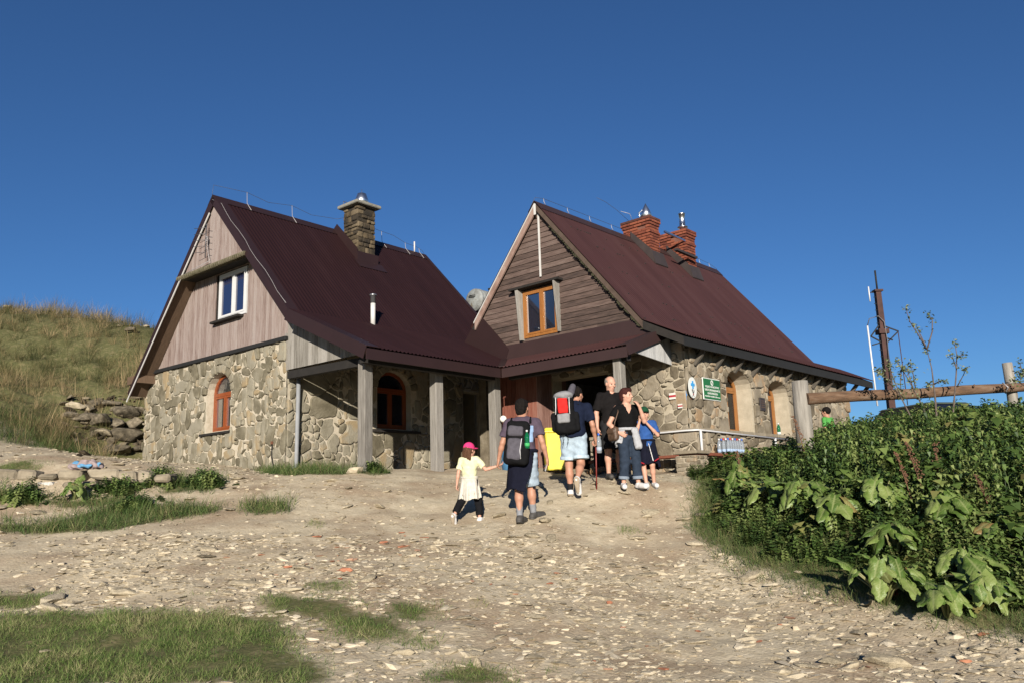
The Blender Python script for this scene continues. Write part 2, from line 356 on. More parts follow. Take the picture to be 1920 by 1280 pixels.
tag(o, 'pale broken sandstone rubble covering the trodden path', 'gravel', kind='stuff')
# brick crumbs
brick_m = mat('brick_crumb', [(.22, .085, .045), (.32, .14, .075), (.33, .20, .13)], 8, .9, .2, 60, rand=.6, attr='rnd')
bx = []; r = np.random.default_rng(55)
for (px, py, n, sp) in ((430, 1052, 7, 40), (690, 1022, 16, 60), (760, 1045, 14, 60), (640, 1040, 12, 50), (560, 1065, 8, 40), (1000, 1110, 9, 130), (1180, 1180, 7, 140), (1500, 1190, 6, 170), (1720, 1240, 5, 120), (1300, 1235, 5, 120)):
    for _ in range(n):
        q = ghit(px+r.normal(0, sp), py+r.normal(0, sp*.22)); bx.append((q.x, q.y, q.z+.008))
bx = np.array(bx); k = len(bx); s = .012+.05*r.random(k)**2
V, F, A = merge(ROCKS, bx, r.uniform(0, 6.28, k), np.stack([s*1.5, s, s*.6], -1), r.integers(0, len(ROCKS), k), None, r.random(k))
tag(put('brick_crumbs', np_mesh('brick_crumbs', V, F, False, {'rnd': A}), None, [brick_m]), 'orange brick crumbs trodden into the gravel path', 'brick crumbs', kind='stuff')
# larger single rocks
rock_m = mat('rock', [(.20, .168, .115), (.31, .262, .18), (.39, .335, .24)], 5, .95, .6, 22, rand=.3, spec=.15)
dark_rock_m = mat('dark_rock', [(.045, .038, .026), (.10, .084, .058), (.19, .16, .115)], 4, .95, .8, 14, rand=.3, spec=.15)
red_rock_m = mat('red_rock', [(.24, .09, .05), (.38, .17, .10)], 6, .95, .4, 30, rand=.3, spec=.15)
def big_rock_mesh(seed, flat):
    V, F = rock_mesh(seed, flat, 26, .28); bm = bmesh.new()
    vs = [bm.verts.new(v) for v in V]; [bm.faces.new([vs[i] for i in f]) for f in F]
    bmesh.ops.dissolve_limit(bm, angle_limit=.2, verts=bm.verts, edges=bm.edges)
    bmesh.ops.bevel(bm, geom=bm.edges[:], offset=.035, segments=1, affect='EDGES')
    bmesh.ops.triangulate(bm, faces=bm.faces[:]); me = bpy.data.meshes.new('rock'); bm.to_mesh(me); bm.free(); return me
BIGR = [big_rock_mesh(300+i, (.5, .35, .62, .42)[i % 4]) for i in range(10)]
for me in BIGR: me.materials.append(rock_m)
def rock(pos, size, k, rz, label, group=None, m=None, tilt=(0, 0), sink=.15, name='rock'):
    me = BIGR[k % len(BIGR)]
    if m: me = me.copy(); me.materials.clear(); me.materials.append(m)
    o = bpy.data.objects.new(name, me); COL.objects.link(o); o.location = (pos[0], pos[1], pos[2]+size[2]*(.5-sink)*.7); o.scale = size; o.rotation_euler = (tilt[0], tilt[1], rz)
    tag(o, label, 'rock', group); return o
NAMED = [  # px, py, width px, label, material, height factor
 (1194, 1012, 24, 'flat grey slab lying on the path in front of the boy', None, .35), (545, 1108, 32, 'whitish rock at the upper edge of the foreground grass', None, .5), (755, 1228, 28, 'flat pale stone beside the hollow in the foreground turf', None, .5),
 (752, 1246, 20, 'small pale stone just below the flat one by the hollow', None, .5), (733, 1262, 14, 'smallest of the pale stones stacked below the hollow', None, .5), (890, 1222, 24, 'grey angular stone on bare soil right of the hollow', None, .6),
 (895, 1250, 10, 'narrow stone standing upright in the foreground', None, 2.2), (385, 1046, 22, 'brownish slab resting on rubble at the left of the path', dark_rock_m, .4), (665, 886, 22, 'pale mound-shaped boulder by the first porch post', None, .8),
 (212, 1174, 8, 'small round stone lying in the foreground lawn', None, .7), (84, 1222, 14, 'flat stone half sunk in the lawn at the left', None, .4), (540, 1066, 14, 'red-brown stone on the path left of the middle', red_rock_m, .6),
 (648, 1072, 16, 'dark red stone, largest of the red ones on the path', red_rock_m, .6), (620, 1010, 15, 'rounded brown-grey stone below the girl', None, .5), (1562, 1244, 30, 'pale slab tilted on the lower right of the path', None, .45),
 (1590, 1200, 22, 'grey-white slab in the middle of the lower right rubble', None, .4), (1800, 1190, 20, 'angular stone near the grass at the right edge', None, .6), (1835, 1218, 24, 'long tilted slab near the bottom right corner', None, .5),
 (1305, 1205, 34, 'broad flat slab in the rubble right of the middle', None, .25), (1510, 1250, 26, 'flat overhanging stone at the bottom of the path', None, .4), (1215, 1080, 26, 'long low slab set in the path near the bushes', None, .3),
 (1480, 1122, 14, 'pale stone lying against the grass edge by the burdocks', None, .6), (1498, 1077, 9, 'small pale stone at the edge of the roadside grass', None, .6), (1310, 968, 14, 'dark stone under the front of the nettles', dark_rock_m, .8),
 (1005, 1160, 26, 'square-edged pale stone in the middle of the lower path', None, .4), (870, 1160, 22, 'blocky pale stone beside the small grass patch', None, .5), (1240, 1060, 18, 'broken-edged slab with a dark underside on the path', None, .4)]
for i, (px, py, wp, lb, m_, hf) in enumerate(NAMED):
    q = ghit(px, py); s = wp/FPX*q.y; rock(q, (s, s*.7, s*hf), i, RND.uniform(-.5, .5) if hf < 1 else 0, lb, None, m_, (RND.uniform(-.1, .1), RND.uniform(-.1, .1)))
p, s, r = stones(900, (-8, 4.1, 5.6, 14.5), .055, .17, 77, .5, 3.5)
order = np.argsort(-s)[:70]
for k in order:
    rock(p[k], (s[k]*1.25, s[k]*.85, s[k]*r.uniform(.35, .7)), int(r.integers(0, 10)), r.uniform(0, 6.28), 'pale sandstone block lying loose in the path rubble', 'loose blocks on the path', None, (r.normal(0, .15), r.normal(0, .15)))
# ------------------------------------------------------------------ grass
def blade(h, w_, bend, lean=0.0):
    V = [(-w_/2, 0, 0), (w_/2, 0, 0), (-w_*.4, bend*.3, h*.55), (w_*.4, bend*.3, h*.55), (lean, bend, h)]
    return np.array(V), np.array([(0, 1, 3), (0, 3, 2), (2, 3, 4)])
GB = [blade(1, .10, .5), blade(1, .08, .8, .1), blade(.8, .10, 1.0), blade(1, .07, .25), blade(.65, .12, .9, -.1)]
def grass_obj(name, label, polys, per_m2, hmin, hmax, m, seed, patch=0.0, wid=1.0, pf=1.6, thr=-.2, lean=.25, soft=.10):
    r = np.random.default_rng(seed); PX = []; PY = []
    for P in polys:
        a = np.array(P); lo = a.min(0); hi = a.max(0); n = int((hi[0]-lo[0])*(hi[1]-lo[1])*per_m2)
        x = r.uniform(lo[0], hi[0], n); y = r.uniform(lo[1], hi[1], n); k = inpoly(x+.10*wobble(x, y, 5, 2)+.05*wobble(x, y, 14, 7)+r.normal(0, soft, n), y+.14*wobble(x, y, 4.3, 9)+.06*wobble(x, y, 13, 1)+r.normal(0, soft*1.3, n), P); PX.append(x[k]); PY.append(y[k])
    x = np.concatenate(PX); y = np.concatenate(PY)
    nzv = wobble(x, y, pf*2.3, 12)+.6*wobble(x, y, pf*7, 33)
    if patch: k = nzv+r.normal(0, .15, len(x)) > thr; x = x[k]; y = y[k]; nzv = nzv[k]
    n = len(x); h = (hmin+(hmax-hmin)*r.random(n)**1.5)*(1+.5*np.clip(nzv, -.7, 1)); rw = np.clip(.5+.55*nzv+r.normal(0, .22, n), 0, 1)
    V, F, A = merge(GB, np.stack([x, y, ground_np(x, y)-.01], -1), r.uniform(0, 6.28, n), np.stack([h*wid, h, h], -1), r.integers(0, 5, n), r.normal(0, lean, (n, 2)), rw)
    return tag(put(name, np_mesh(name, V, F, False, {'rnd': A}), None, [m]), label, 'grass', kind='stuff')
turf_m = mat('turf_blades', [(.040, .076, .014), (.080, .134, .028), (.14, .185, .05), (.24, .22, .11)], 1.2, .7, rand=.75, attr='rnd', trans=.22, spec=.25, ramp=[.25, .45, .62, .8])
tall_m = mat('bank_grass_blades', [(.028, .055, .012), (.055, .092, .022), (.095, .125, .038), (.21, .18, .09)], 1.0, .7, rand=.8, attr='rnd', trans=.22, spec=.25, ramp=[.25, .48, .7, .92])
dry_m = mat('dry_grass_blades', [(.032, .040, .013), (.075, .070, .027), (.155, .118, .055), (.28, .21, .115)], .45, .75, rand=.75, attr='rnd', trans=.2, spec=.15, ramp=[.26, .45, .60, .80])
grass_obj('lawn_grass', 'short green turf with dry blades in the foreground', LAWNS, 9500, .022, .075, turf_m, 11, 1, .5, thr=-.34, lean=.45, soft=.10)
grass_obj('tuft_grass', 'longer green tufts on the low earth bank below the stone wall', TUFTS, 1500, .07, .24, tall_m, 12, 1, .35, thr=-.35, lean=.35)
grass_obj('verge_grass', 'green grass verge between the path and the nettles', [EDGE], 2800, .05, .15, tall_m, 13, 0, .35, lean=.4)
HILL = [(-8.9, 18.6), (-10.3, 17.4), (-14, 14.5), (-24, 14), (-32, 32), (-18, 38), (-8, 31), (-7.6, 26.0), (-9.9, 21.9), (-10.4, 20.9)]
def tussocks(name, label, P, per_m2, nb, hmin, hmax, m, seed):
    r = np.random.default_rng(seed); a = np.array(P); lo = a.min(0); hi = a.max(0); n = int((hi[0]-lo[0])*(hi[1]-lo[1])*per_m2); x = r.uniform(lo[0], hi[0], n); y = r.uniform(lo[1], hi[1], n); k = inpoly(x, y, P); x = x[k]; y = y[k]
    tone = np.clip(.5+.45*wobble(x, y, .55, 6)*1.6+.3*wobble(x, y, 2.2, 17)+r.normal(0, .22, len(x)), 0, 1); hh = (hmin+(hmax-hmin)*r.random(len(x))**1.3)*(.75+.5*tone); sp = .07+.12*r.random(len(x))
    x = np.repeat(x, nb); y = np.repeat(y, nb); tone = np.repeat(tone, nb); hh = np.repeat(hh, nb); sp = np.repeat(sp, nb); n = len(x); an = r.uniform(0, 6.28, n); rr = sp*np.sqrt(r.random(n)); x2 = x+rr*np.cos(an); y2 = y+rr*np.sin(an)
    h = hh*r.uniform(.45, 1.1, n); tl = np.stack([-rr/sp*.22*np.ones(n)+r.normal(0, .12, n), r.normal(.08, .15, n)], -1)
    V, F, A = merge(GB, np.stack([x2, y2, ground_np(x2, y2)-.02], -1), an-math.pi/2, np.stack([h*.10+.014, h*.6, h], -1), r.integers(0, 5, n), tl, np.clip(tone+r.normal(0, .13, n), 0, 1))
    return tag(put(name, np_mesh(name, V, F, False, {'rnd': A}), None, [m]), label, 'grass', kind='stuff')
tussocks('hill_grass', 'long dry yellow-green grass in tussocks on the hillside', HILL, 10, 24, .30, .78, dry_m, 14)
HN = [(-8.9, 18.4), (-10.3, 17.2), (-13.5, 15.5), (-13.5, 18.5), (-10.5, 20.0)]
grass_obj('slope_foot_grass', 'greener grass at the foot of the hillside', [HN], 800, .10, .34, tall_m, 15, 0, .2, .8, lean=.3)
# ------------------------------------------------------------------ nettles on the right mound
def nettle(seed, h=1.0, n=9):
    r = random.Random(seed); V = []; F = []
    for i in range(n):
        t = .18+.82*i/(n-1); z = h*t; a0 = (i % 2)*1.57+r.uniform(-.3, .3); ll = .17*(1.15-.55*t)*r.uniform(.8, 1.2)
        for s in range(2):
            a = a0+s*math.pi; dx, dy = math.cos(a), math.sin(a); px, py = -dy, dx; d = r.uniform(-.06, .05)
            b = len(V); q = ll*.30
            V += [(0, 0, z), (dx*ll*.45+px*q, dy*ll*.45+py*q, z+.03+d*.3), (dx*ll*.45-px*q, dy*ll*.45-py*q, z+.03+d*.3), (dx*ll, dy*ll, z-.05+d)]
            F += [(b, b+2, b+1), (b+1, b+2, b+3)]
    b = len(V); V += [(-.008, 0, 0), (.008, 0, 0), (0, 0, h)]; F += [(b, b+1, b+2)]
    return np.array(V), np.array(F)
NET = [nettle(i) for i in range(6)]
net_m = mat('nettle_leaves', [(.020, .042, .009), (.048, .088, .018), (.090, .138, .032), (.16, .195, .06)], 1.6, .55, rand=.8, attr='rnd', trans=.2, spec=.35, ramp=[.25, .45, .6, .8])
mp_ = np.array(MOUND)
def edge_dist(x, y):
    d = np.full(x.shape, 9.0)
    for (x1, y1), (x2, y2) in zip(PE[:-1], PE[1:]):
        t = np.clip(((x-x1)*(x2-x1)+(y-y1)*(y2-y1))/((x2-x1)**2+(y2-y1)**2), 0, 1); d = np.minimum(d, np.hypot(x-x1-t*(x2-x1), y-y1-t*(y2-y1)))
    return d
r = np.random.default_rng(21); n = 30000; x = r.uniform(2.2, 12.5, n); y = r.uniform(5, 18.5, n); k = inpoly(x, y, MOUND) & (x < 1.2+y*.82); x = x[k]; y = y[k]
ed = edge_dist(x, y); k = (ed > .30+.22*wobble(x, y, 3, 3)+.1*wobble(x, y, 9, 13)) & (wobble(x, y, 5.5, 18)+r.normal(0, .2, len(x)) > -.42); x = x[k]; y = y[k]; ed = ed[k]
hh = (.10+.32*np.clip((ed-.25)/1.5, 0, 1)**.8)*(1+.55*wobble(x, y, 2.6, 8)+.3*wobble(x, y, 7, 28))*r.uniform(.55, 1.3, len(x))
hh *= np.where((y > 13.2) & (x < 5.2), .62, np.where(y > 11.3, .72, 1.0))
n = len(x); sc = np.stack([np.full(n, .52), np.full(n, .52), hh], -1)*r.uniform(.85, 1.15, (n, 1))
V, F, A = merge(NET, np.stack([x, y, ground_np(x, y)-.02], -1), r.uniform(0, 6.28, n), sc, r.integers(0, 6, n), r.normal(0, .16, (n, 2)), np.clip(r.normal(.5, .24, n)+.5*wobble(x, y, 1.7, 22)+.25*wobble(x, y, 6, 2), 0, 1))
nx2 = 2600; xx = r.uniform(2.4, 12, nx2); yy = r.uniform(5.2, 18, nx2); kk = inpoly(xx, yy, MOUND) & (xx < 1.2+yy*.82) & (edge_dist(xx, yy) > .25) & (wobble(xx, yy, 2.2, 31) > -.05); xx = xx[kk]; yy = yy[kk]; n2 = len(xx)
def broad(seed):
    q = random.Random(seed); V = []; F = []
    for i in range(9):
        a = q.uniform(0, 6.28); z = q.uniform(.45, 1.05); ll = q.uniform(.16, .30); dx, dy = math.cos(a), math.sin(a); w_ = ll*.42; b_ = len(V); o_ = q.uniform(.0, .10)
        V += [(dx*o_, dy*o_, z), (dx*(o_+ll*.5)-dy*w_, dy*(o_+ll*.5)+dx*w_, z+.06), (dx*(o_+ll*.5)+dy*w_, dy*(o_+ll*.5)-dx*w_, z+.06), (dx*(o_+ll), dy*(o_+ll), z-.08)]; F += [(b_, b_+2, b_+1), (b_+1, b_+2, b_+3)]
        b_ = len(V); V += [(-.006, 0, 0), (.006, 0, 0), (dx*o_, dy*o_, z)]; F += [(b_, b_+1, b_+2)]
    return np.array(V), np.array(F)
h2 = (.16+.30*np.clip((edge_dist(xx, yy)-.2)/1.4, 0, 1))*r.uniform(.6, 1.3, n2)*np.where(yy > 11, .62, 1)
V2, F2, A2 = merge([broad(i) for i in range(5)], np.stack([xx, yy, ground_np(xx, yy)], -1), r.uniform(0, 6.28, n2), np.stack([np.full(n2, .5), np.full(n2, .5), h2], -1), r.integers(0, 5, n2), r.normal(0, .18, (n2, 2)))
tag(put('broadleaf_weeds', np_mesh('broadleaf_weeds', V2, F2, False, {'rnd': A2}), None, [mat('weed_leaves', [(.04, .07, .014), (.085, .13, .028), (.14, .18, .05), (.20, .17, .06)], 3, .5, rand=.8, attr='rnd', trans=.25, spec=.3, ramp=[.2, .45, .7, .95])]), 'lighter broad-leaved weeds growing through the nettles', 'weeds', kind='stuff')
tag(put('nettles', np_mesh('nettles', V, F, False, {'rnd': A}), None, [net_m]), 'dense dark green nettles covering the mound on the right', 'nettles', kind='stuff')
# ------------------------------------------------------------------ burdocks
def leaf_mesh(seed, L=1.0, Wd=.62):
    r = random.Random(seed); V = []; F = []; nu, nv = 17, 11; c1 = r.uniform(.15, .75); ph = r.uniform(0, 6); tw = r.uniform(-.35, .35); A = []; fold = r.uniform(.05, .45)
    for i in range(nu):
        t = i/(nu-1); wd = Wd*.5*(math.sin(math.pi*min(1, (t*.93+.07))**.72))**.7*(1.0 if t < .98 else .25)
        for j in range(nv):
            s = (j/(nv-1)-.5)*2; e = abs(s)
            wv = 1+.10*e*math.sin(17*t+ph+s)+.05*e*math.sin(31*t+2*ph)
            x = s*wd*wv; y = t*L-(e**1.5*.17*L if i < 3 else 0)*(1-i/3 if i < 3 else 0)
            z = fold*e*wd-.42*e*e*e*wd-c1*.40*t*t*L+.045*e*math.sin(11*t+ph+2*s)+.016*math.sin((t-e*.35)*46)*min(1, e*3)+tw*s*wd*t
            V.append((x, y, z)); A.append(1.0 if j == nv//2 else (.45 if math.sin((t-e*.35)*46) > .8 else 0.0))
    for i in range(nu-1):
        for j in range(nv-1): a = i*nv+j; F.append((a, a+1, a+nv+1, a+nv))
    return np_mesh('leaf', np.array(V), np.array(F), True, {'rib': np.array(A)})
def leaf_mat(name, cols, spot):
    m = mat(name, cols, 2.5, .42, .35, 14, rand=.55, trans=.28, spec=.4); n = m.node_tree.nodes; l = m.node_tree.links; rp = [q for q in n if q.type == 'VALTORGB'][0]; outs = [k.to_socket for k in rp.outputs[0].links]
    at_ = n.new('ShaderNodeAttribute'); at_.attribute_name = 'rib'; m1_ = n.new('ShaderNodeMix'); m1_.data_type = 'RGBA'; sc = n.new('ShaderNodeMath'); sc.operation = 'MULTIPLY'; sc.inputs[1].default_value = .7; l.new(at_.outputs['Fac'], sc.inputs[0]); l.new(sc.outputs[0], m1_.inputs['Factor']); l.new(rp.outputs[0], m1_.inputs['A']); m1_.inputs['B'].default_value = (.26, .29, .12, 1)
    tc = n.new('ShaderNodeTexCoord'); nz = n.new('ShaderNodeTexNoise'); nz.inputs['Scale'].default_value = 11; l.new(tc.outputs['Object'], nz.inputs['Vector']); r2 = n.new('ShaderNodeValToRGB'); r2.color_ramp.elements[0].position = spot; r2.color_ramp.elements[1].position = spot+.06; l.new(nz.outputs['Fac'], r2.inputs[0])
    m2_ = n.new('ShaderNodeMix'); m2_.data_type = 'RGBA'; l.new(r2.outputs[0], m2_.inputs['Factor']); l.new(m1_.outputs['Result'], m2_.inputs['A']); m2_.inputs['B'].default_value = (.13, .075, .03, 1)
    for o_ in outs: l.new(m2_.outputs['Result'], o_)
    return m
dock_m = leaf_mat('burdock_leaf', [(.060, .105, .018), (.105, .165, .034), (.17, .22, .06)], .80)
old_m = leaf_mat('burdock_leaf_old', [(.10, .11, .03), (.17, .155, .05), (.20, .13, .05)], .66)
stalk_m = mat('dry_stalk', [(.07, .032, .018), (.12, .058, .03)], 20, .9, rand=.3)
stem_m = mat('petiole', [(.10, .12, .035), (.15, .14, .06)], 10, .6)
LEAF = [leaf_mesh(i, 1.0, (.62, .7, .55, .66, .5)[i]) for i in range(5)]
OLD = [l_.copy() for l_ in LEAF[:2]]
for l_ in LEAF: l_.materials.append(dock_m)
for l_ in OLD: l_.materials.append(old_m)
def burdock(pos, R_, n, seed, label, hgt=.45, group='burdocks among the nettles', lmin=.27, lmax=.44, face=-1.4):
    r = random.Random(seed); e = empty('burdock_plant', pos, 0, label, 'plant', group)
    for i in range(n):
        a = face+r.uniform(-1.5, 1.5) if i % 4 else r.uniform(0, 6.28); q = R_*r.uniform(.15, 1); h = hgt*r.uniform(.7, 1.1)*(1.1-.35*q/R_)
        b = Vector((math.cos(a)*q*.7, math.sin(a)*q*.7, h)); st = MB().tube([(0, 0, -.05), b*.45+Vector((0, 0, h*.15)), b], [.012, .010, .007], 5).build('petiole', stem_m, e)
        L = r.uniform(lmin, lmax); me = LEAF[r.randrange(5)] if r.random() < .95 else OLD[r.randrange(2)]
        o = bpy.data.objects.new('leaf', me); COL.objects.link(o); o.parent = e; o.location = b; o.scale = (L, L, L); o.rotation_euler = (r.uniform(-1.05, -.25) if math.sin(a) < .2 else r.uniform(.2, .9), r.uniform(-.35, .35), a-math.pi/2+r.uniform(-.4, .4))
    return e
BD = [(1385, 880, .34, 8, 'burdock with broad pale leaves at the left tip of the nettles'), (1440, 905, .40, 10, 'burdock with folded leaves, in the upper left of the mound'), (1510, 905, .42, 12, 'large-leaved burdock below the log fence post'),
 (1560, 935, .35, 8, 'burdock showing dark leaf undersides below the post burdock'), (1650, 905, .36, 8, 'burdock with one upright leaf in the middle of the mound'), (1670, 985, .36, 7, 'burdock with a single big oval leaf lit by the sun'),
 (1650, 1060, .48, 13, 'biggest burdock, spreading over the verge near the path'), (1770, 935, .36, 9, 'burdock beside the tallest brown dock stalk'), (1800, 1040, .40, 10, 'burdock with ragged yellowing leaves on the right'),
 (1770, 1110, .34, 8, 'withered burdock hanging over the grass verge'), (1850, 1090, .38, 8, 'burdock with a drooping leaf nearest the right edge'), (1870, 985, .32, 6, 'small burdock half hidden at the right edge')]
for i, (px, py, R_, n, lb) in enumerate(BD):
    q = ghit(px, py, .36 if i < 8 else .22); burdock((q.x, q.y, q.z), R_*1.0, int(n*2.1), 40+i, lb, .40 if i < 8 else .28, lmin=.13, lmax=.38 if i < 6 else .29)
q = ghit(140, 935); burdock((q.x, q.y, q.z), .28, 14, 90, 'young burdock growing against the low stone wall', .28, 'burdock by the wall', .16, .26)
for i, (px, py, hp, lb) in enumerate(((1740, 940, 100, 'tall rust-brown dock stalk leaning left on the mound'), (1712, 930, 70, 'rust-brown dock stalk left of the tallest one'), (1760, 900, 60, 'thin brown dock stalk behind the tallest one'), (1390, 895, 45, 'short brown dock stalk at the left tip of the mound'), (1512, 845, 60, 'thin brown dock stalk below the fence post'), (1860, 950, 50, 'brown dock stalk near the right edge'))):
    q = ghit(px, py, .2); h = hp/FPX*q.y+.25; e = empty('dock_stalk', q, 0, lb, 'plant', 'dried dock stalks')
    lx = RND.uniform(-.25, .05)*h; MB().tube([(0, 0, 0), (lx*.4, 0, h*.5), (lx, 0, h)], [.008, .006, .003], 5).build('stem', stalk_m, e)
    sd = MB()
    for k in range(70):
        t = RND.uniform(.5, 1); c = Vector((lx*t*t, 0, h*t)); sd.box(c+Vector((RND.gauss(0, .014), RND.gauss(0, .014), 0)), (.014, .014, .012), Matrix.Rotation(RND.random()*3, 3, 'Z'))
    sd.build('seed_head', stalk_m, e)['kind'] = 'stuff'
rl = mat('red_leaf', [(.16, .015, .02), (.25, .03, .03)], 5, .6, rand=.3, trans=.2)
for px, py, lb in ((1676, 1112, 'cluster of crimson dock leaves in the verge grass'), (1868, 1126, 'crimson dock leaf cluster at the right edge of the verge'), (1716, 1122, 'tiny crimson leaf between the two red clusters')):
    q = ghit(px, py, .06); e = empty('red_dock_leaves', q, 0, lb, 'plant')
    for k in range(7 if 'tiny' not in lb else 3):
        me = LEAF[k % 5].copy(); me.materials.clear(); me.materials.append(rl); o = bpy.data.objects.new('leaf', me); COL.objects.link(o); o.parent = e; o.location = (RND.gauss(0, .03), RND.gauss(0, .03), .05+.05*RND.random()); o.scale = (.10, .10, .10); o.rotation_euler = (RND.uniform(-.5, .8), RND.uniform(-.5, .5), RND.uniform(0, 6.28))
# weeds under the wall on the left
def weed(pos, R_, h, n, seed, label):
    r = random.Random(seed); e = empty('weed_clump', pos, 0, label, 'plant'); V = []; F = []
    rr = np.random.default_rng(seed); x = rr.normal(0, R_*.5, n); y = rr.normal(0, R_*.35, n); hs = h*rr.uniform(.4, 1.1, n)*np.exp(-(x/R_)**2)
    zz = ground_np(x+pos[0], y+pos[1])-pos[2]
    V, F, A = merge(NET, np.stack([x, y, zz-.01], -1), rr.uniform(0, 6.28, n), np.stack([np.full(n, .5), np.full(n, .5), hs], -1), rr.integers(0, 6, n), rr.normal(0, .3, (n, 2)))
    put('foliage', np_mesh('foliage', V, F, False, {'rnd': A}), e, [net_m])
for i, (px, py, R_, h, n, lb) in enumerate(((215, 925, .35, .26, 90, 'dark leafy weeds below the pale wall stones'), (300, 905, .38, .28, 110, 'low dark weeds under the right end of the wall'), (385, 910, .32, .30, 110, 'bushy dark weeds at the tip of the earth bank'), (40, 935, .35, .25, 80, 'weeds under the whitewashed wall stone'), (700, 884, .22, .22, 60, 'weeds at the foot of the first porch post'), (250, 950, .3, .2, 60, 'weeds between the wall and the tall grass bank'))):
    q = ghit(px, py); weed(q, R_, h, n, 60+i, lb)
# ------------------------------------------------------------------ huts: frames. local x = along the ridge (away to the right), y = across (away to the left), z = height above the eye - BZ
BZ = 0.70
TH, THR = math.radians(40.268), math.radians(42.058)
LX, LY = -4.781, 17.0
def wl(u, v): return (LX+u*math.sin(TH)-v*math.cos(TH), LY+u*math.cos(TH)+v*math.sin(TH))
UI, DP = 3.282, 3.151
_b = wl(UI, -DP)
RX = _b[0]-UI*math.sin(THR)-DP*math.cos(THR); RY = _b[1]-UI*math.cos(THR)+DP*math.sin(THR)
LH = empty('mountain_hut', (LX, LY, EYE+BZ), math.pi/2-TH, 'left stone hut with dark maroon roof, grey plank gable and deep porch', 'building')
RH = empty('mountain_hut', (RX, RY, EYE+BZ), math.pi/2-THR, 'right stone hut with brown clapboard gable and two red brick chimneys', 'building')
def wr(u, v, w_): return Vector((RX+u*math.sin(THR)-v*math.cos(THR), RY+u*math.cos(THR)+v*math.sin(THR), EYE+w_))
def H(w_): return w_-BZ
def hm(name, cols, *a, **k): return mat(name, [tuple(q*.6 for q in c) for c in cols], *a, **k)
mortar_m = hm('mortar', [(.46, .40, .29), (.58, .51, .39), (.64, .57, .45)], 8, .95, .5, 60)
mortar_r = hm('mortar_grey', [(.42, .365, .265), (.58, .505, .38)], 6, .95, .5, 50)
stoneL = hm('wall_stone', [(.135, .118, .078), (.21, .185, .128), (.275, .248, .182), (.33, .30, .228), (.35, .27, .16)], 3.2, .9, .55, 26, rand=.55, spec=.2, ramp=[.18, .36, .5, .66, .82])
stoneR = hm('wall_stone_brown', [(.13, .106, .072), (.215, .18, .125), (.295, .252, .187), (.345, .295, .218), (.35, .24, .14)], 3.2, .9, .6, 26, rand=.55, spec=.2, ramp=[.18, .36, .5, .66, .84])
chim_m = hm('chimney_stone', [(.025, .019, .012), (.062, .045, .025), (.115, .083, .044), (.17, .13, .078)], 5, .95, .6, 25, rand=.6, ramp=[.2, .4, .6, .8])
roofL = hm('roof_sheet_maroon', [(.0210, .0090, .0100), (.0265, .0108, .0118), (.033, .0145, .0155)], .9, .6, .05, 300, spec=.12, stretch=(3.5, .5, .5), ramp=[.25, .5, .75])
roofR = hm('roof_sheet_faded', [(.056, .025, .024), (.075, .033, .032), (.090, .044, .042)], .8, .65, .05, 200, spec=.12, stretch=(3.5, .5, .5), ramp=[.25, .5, .75])
trim_m = hm('roof_trim_maroon', [(.029, .0145, .0145), (.035, .017, .017)], 2, .5, spec=.3)
trimR = hm('roof_trim_faded', [(.043, .023, .022), (.05, .027, .026)], 2, .55, spec=.3)
soffit_m = hm('soffit_board', [(.10, .062, .035), (.16, .10, .06)], 6, .8, .2, 60, rand=.3, stretch=(6, .8, 1))
darkwood = hm('dark_wood', [(.012, .010, .008), (.026, .021, .017)], 6, .9, .3, 40, rand=.3)
pinkboard = hm('weathered_pink_board', [(.17, .11, .092), (.275, .205, .178), (.345, .275, .245), (.39, .33, .30)], 7, .85, .35, 50, rand=.28, stretch=(4, 4, .35), ramp=[.2, .38, .55, .75])
greyboard = hm('weathered_grey_board', [(.16, .145, .12), (.29, .27, .235), (.40, .375, .335)], 8, .9, .4, 50, rand=.3, stretch=(5, 5, .3), ramp=[.22, .45, .7])
clapboard = hm('weathered_clapboard', [(.045, .029, .023), (.088, .057, .045), (.135, .088, .071), (.20, .145, .12)], 6, .85, .4, 50, rand=.4, stretch=(4, .5, 5), ramp=[.22, .42, .6, .82])
barge_m = hm('barge_board_pink', [(.24, .145, .11), (.34, .22, .175), (.42, .31, .26)], 6, .85, .3, 50, stretch=(3, .7, .7))
post_m = hm('grey_post', [(.15, .135, .115), (.255, .235, .205), (.34, .315, .28)], 8, .9, .4, 50, rand=.2, stretch=(5, 5, .3))
white_m = hm('white_paint', [(.62, .60, .56), (.74, .73, .70)], 4, .6)
white_pvc = hm('white_frame', [(.70, .70, .69), (.78, .78, .77)], 4, .35)
redwood = hm('varnished_frame', [(.24, .055, .015), (.34, .085, .022)], 9, .4, .1, 60, stretch=(3, 3, .5), coat=.3)
orangewood = hm('orange_frame', [(.30, .115, .025), (.42, .175, .045)], 9, .45, .1, 60, stretch=(3, 3, .5), coat=.2)
reddoor = hm('red_plank', [(.17, .050, .030), (.25, .080, .05), (.30, .13, .09)], 7, .8, .3, 50, rand=.3, stretch=(4, 4, .4))
zinc = hm('galvanised', [(.45, .46, .47), (.60, .61, .62)], 6, .35, metal=.85)
pipe_m = hm('grey_pipe', [(.30, .31, .32), (.40, .41, .42)], 5, .45)
steel = mat('bright_steel', [(.65, .66, .68), (.75, .76, .78)], 5, .32, metal=1.0)
wire_m = hm('lightning_wire', [(.10, .10, .11), (.16, .16, .17)], 5, .5, metal=.4)
wire_l = hm('lightning_wire_grey', [(.42, .40, .40), (.5, .48, .48)], 5, .5, metal=.2)
concrete = hm('concrete_cap', [(.17, .158, .125), (.28, .265, .22), (.32, .315, .26)], 5, .9, .4, 40)
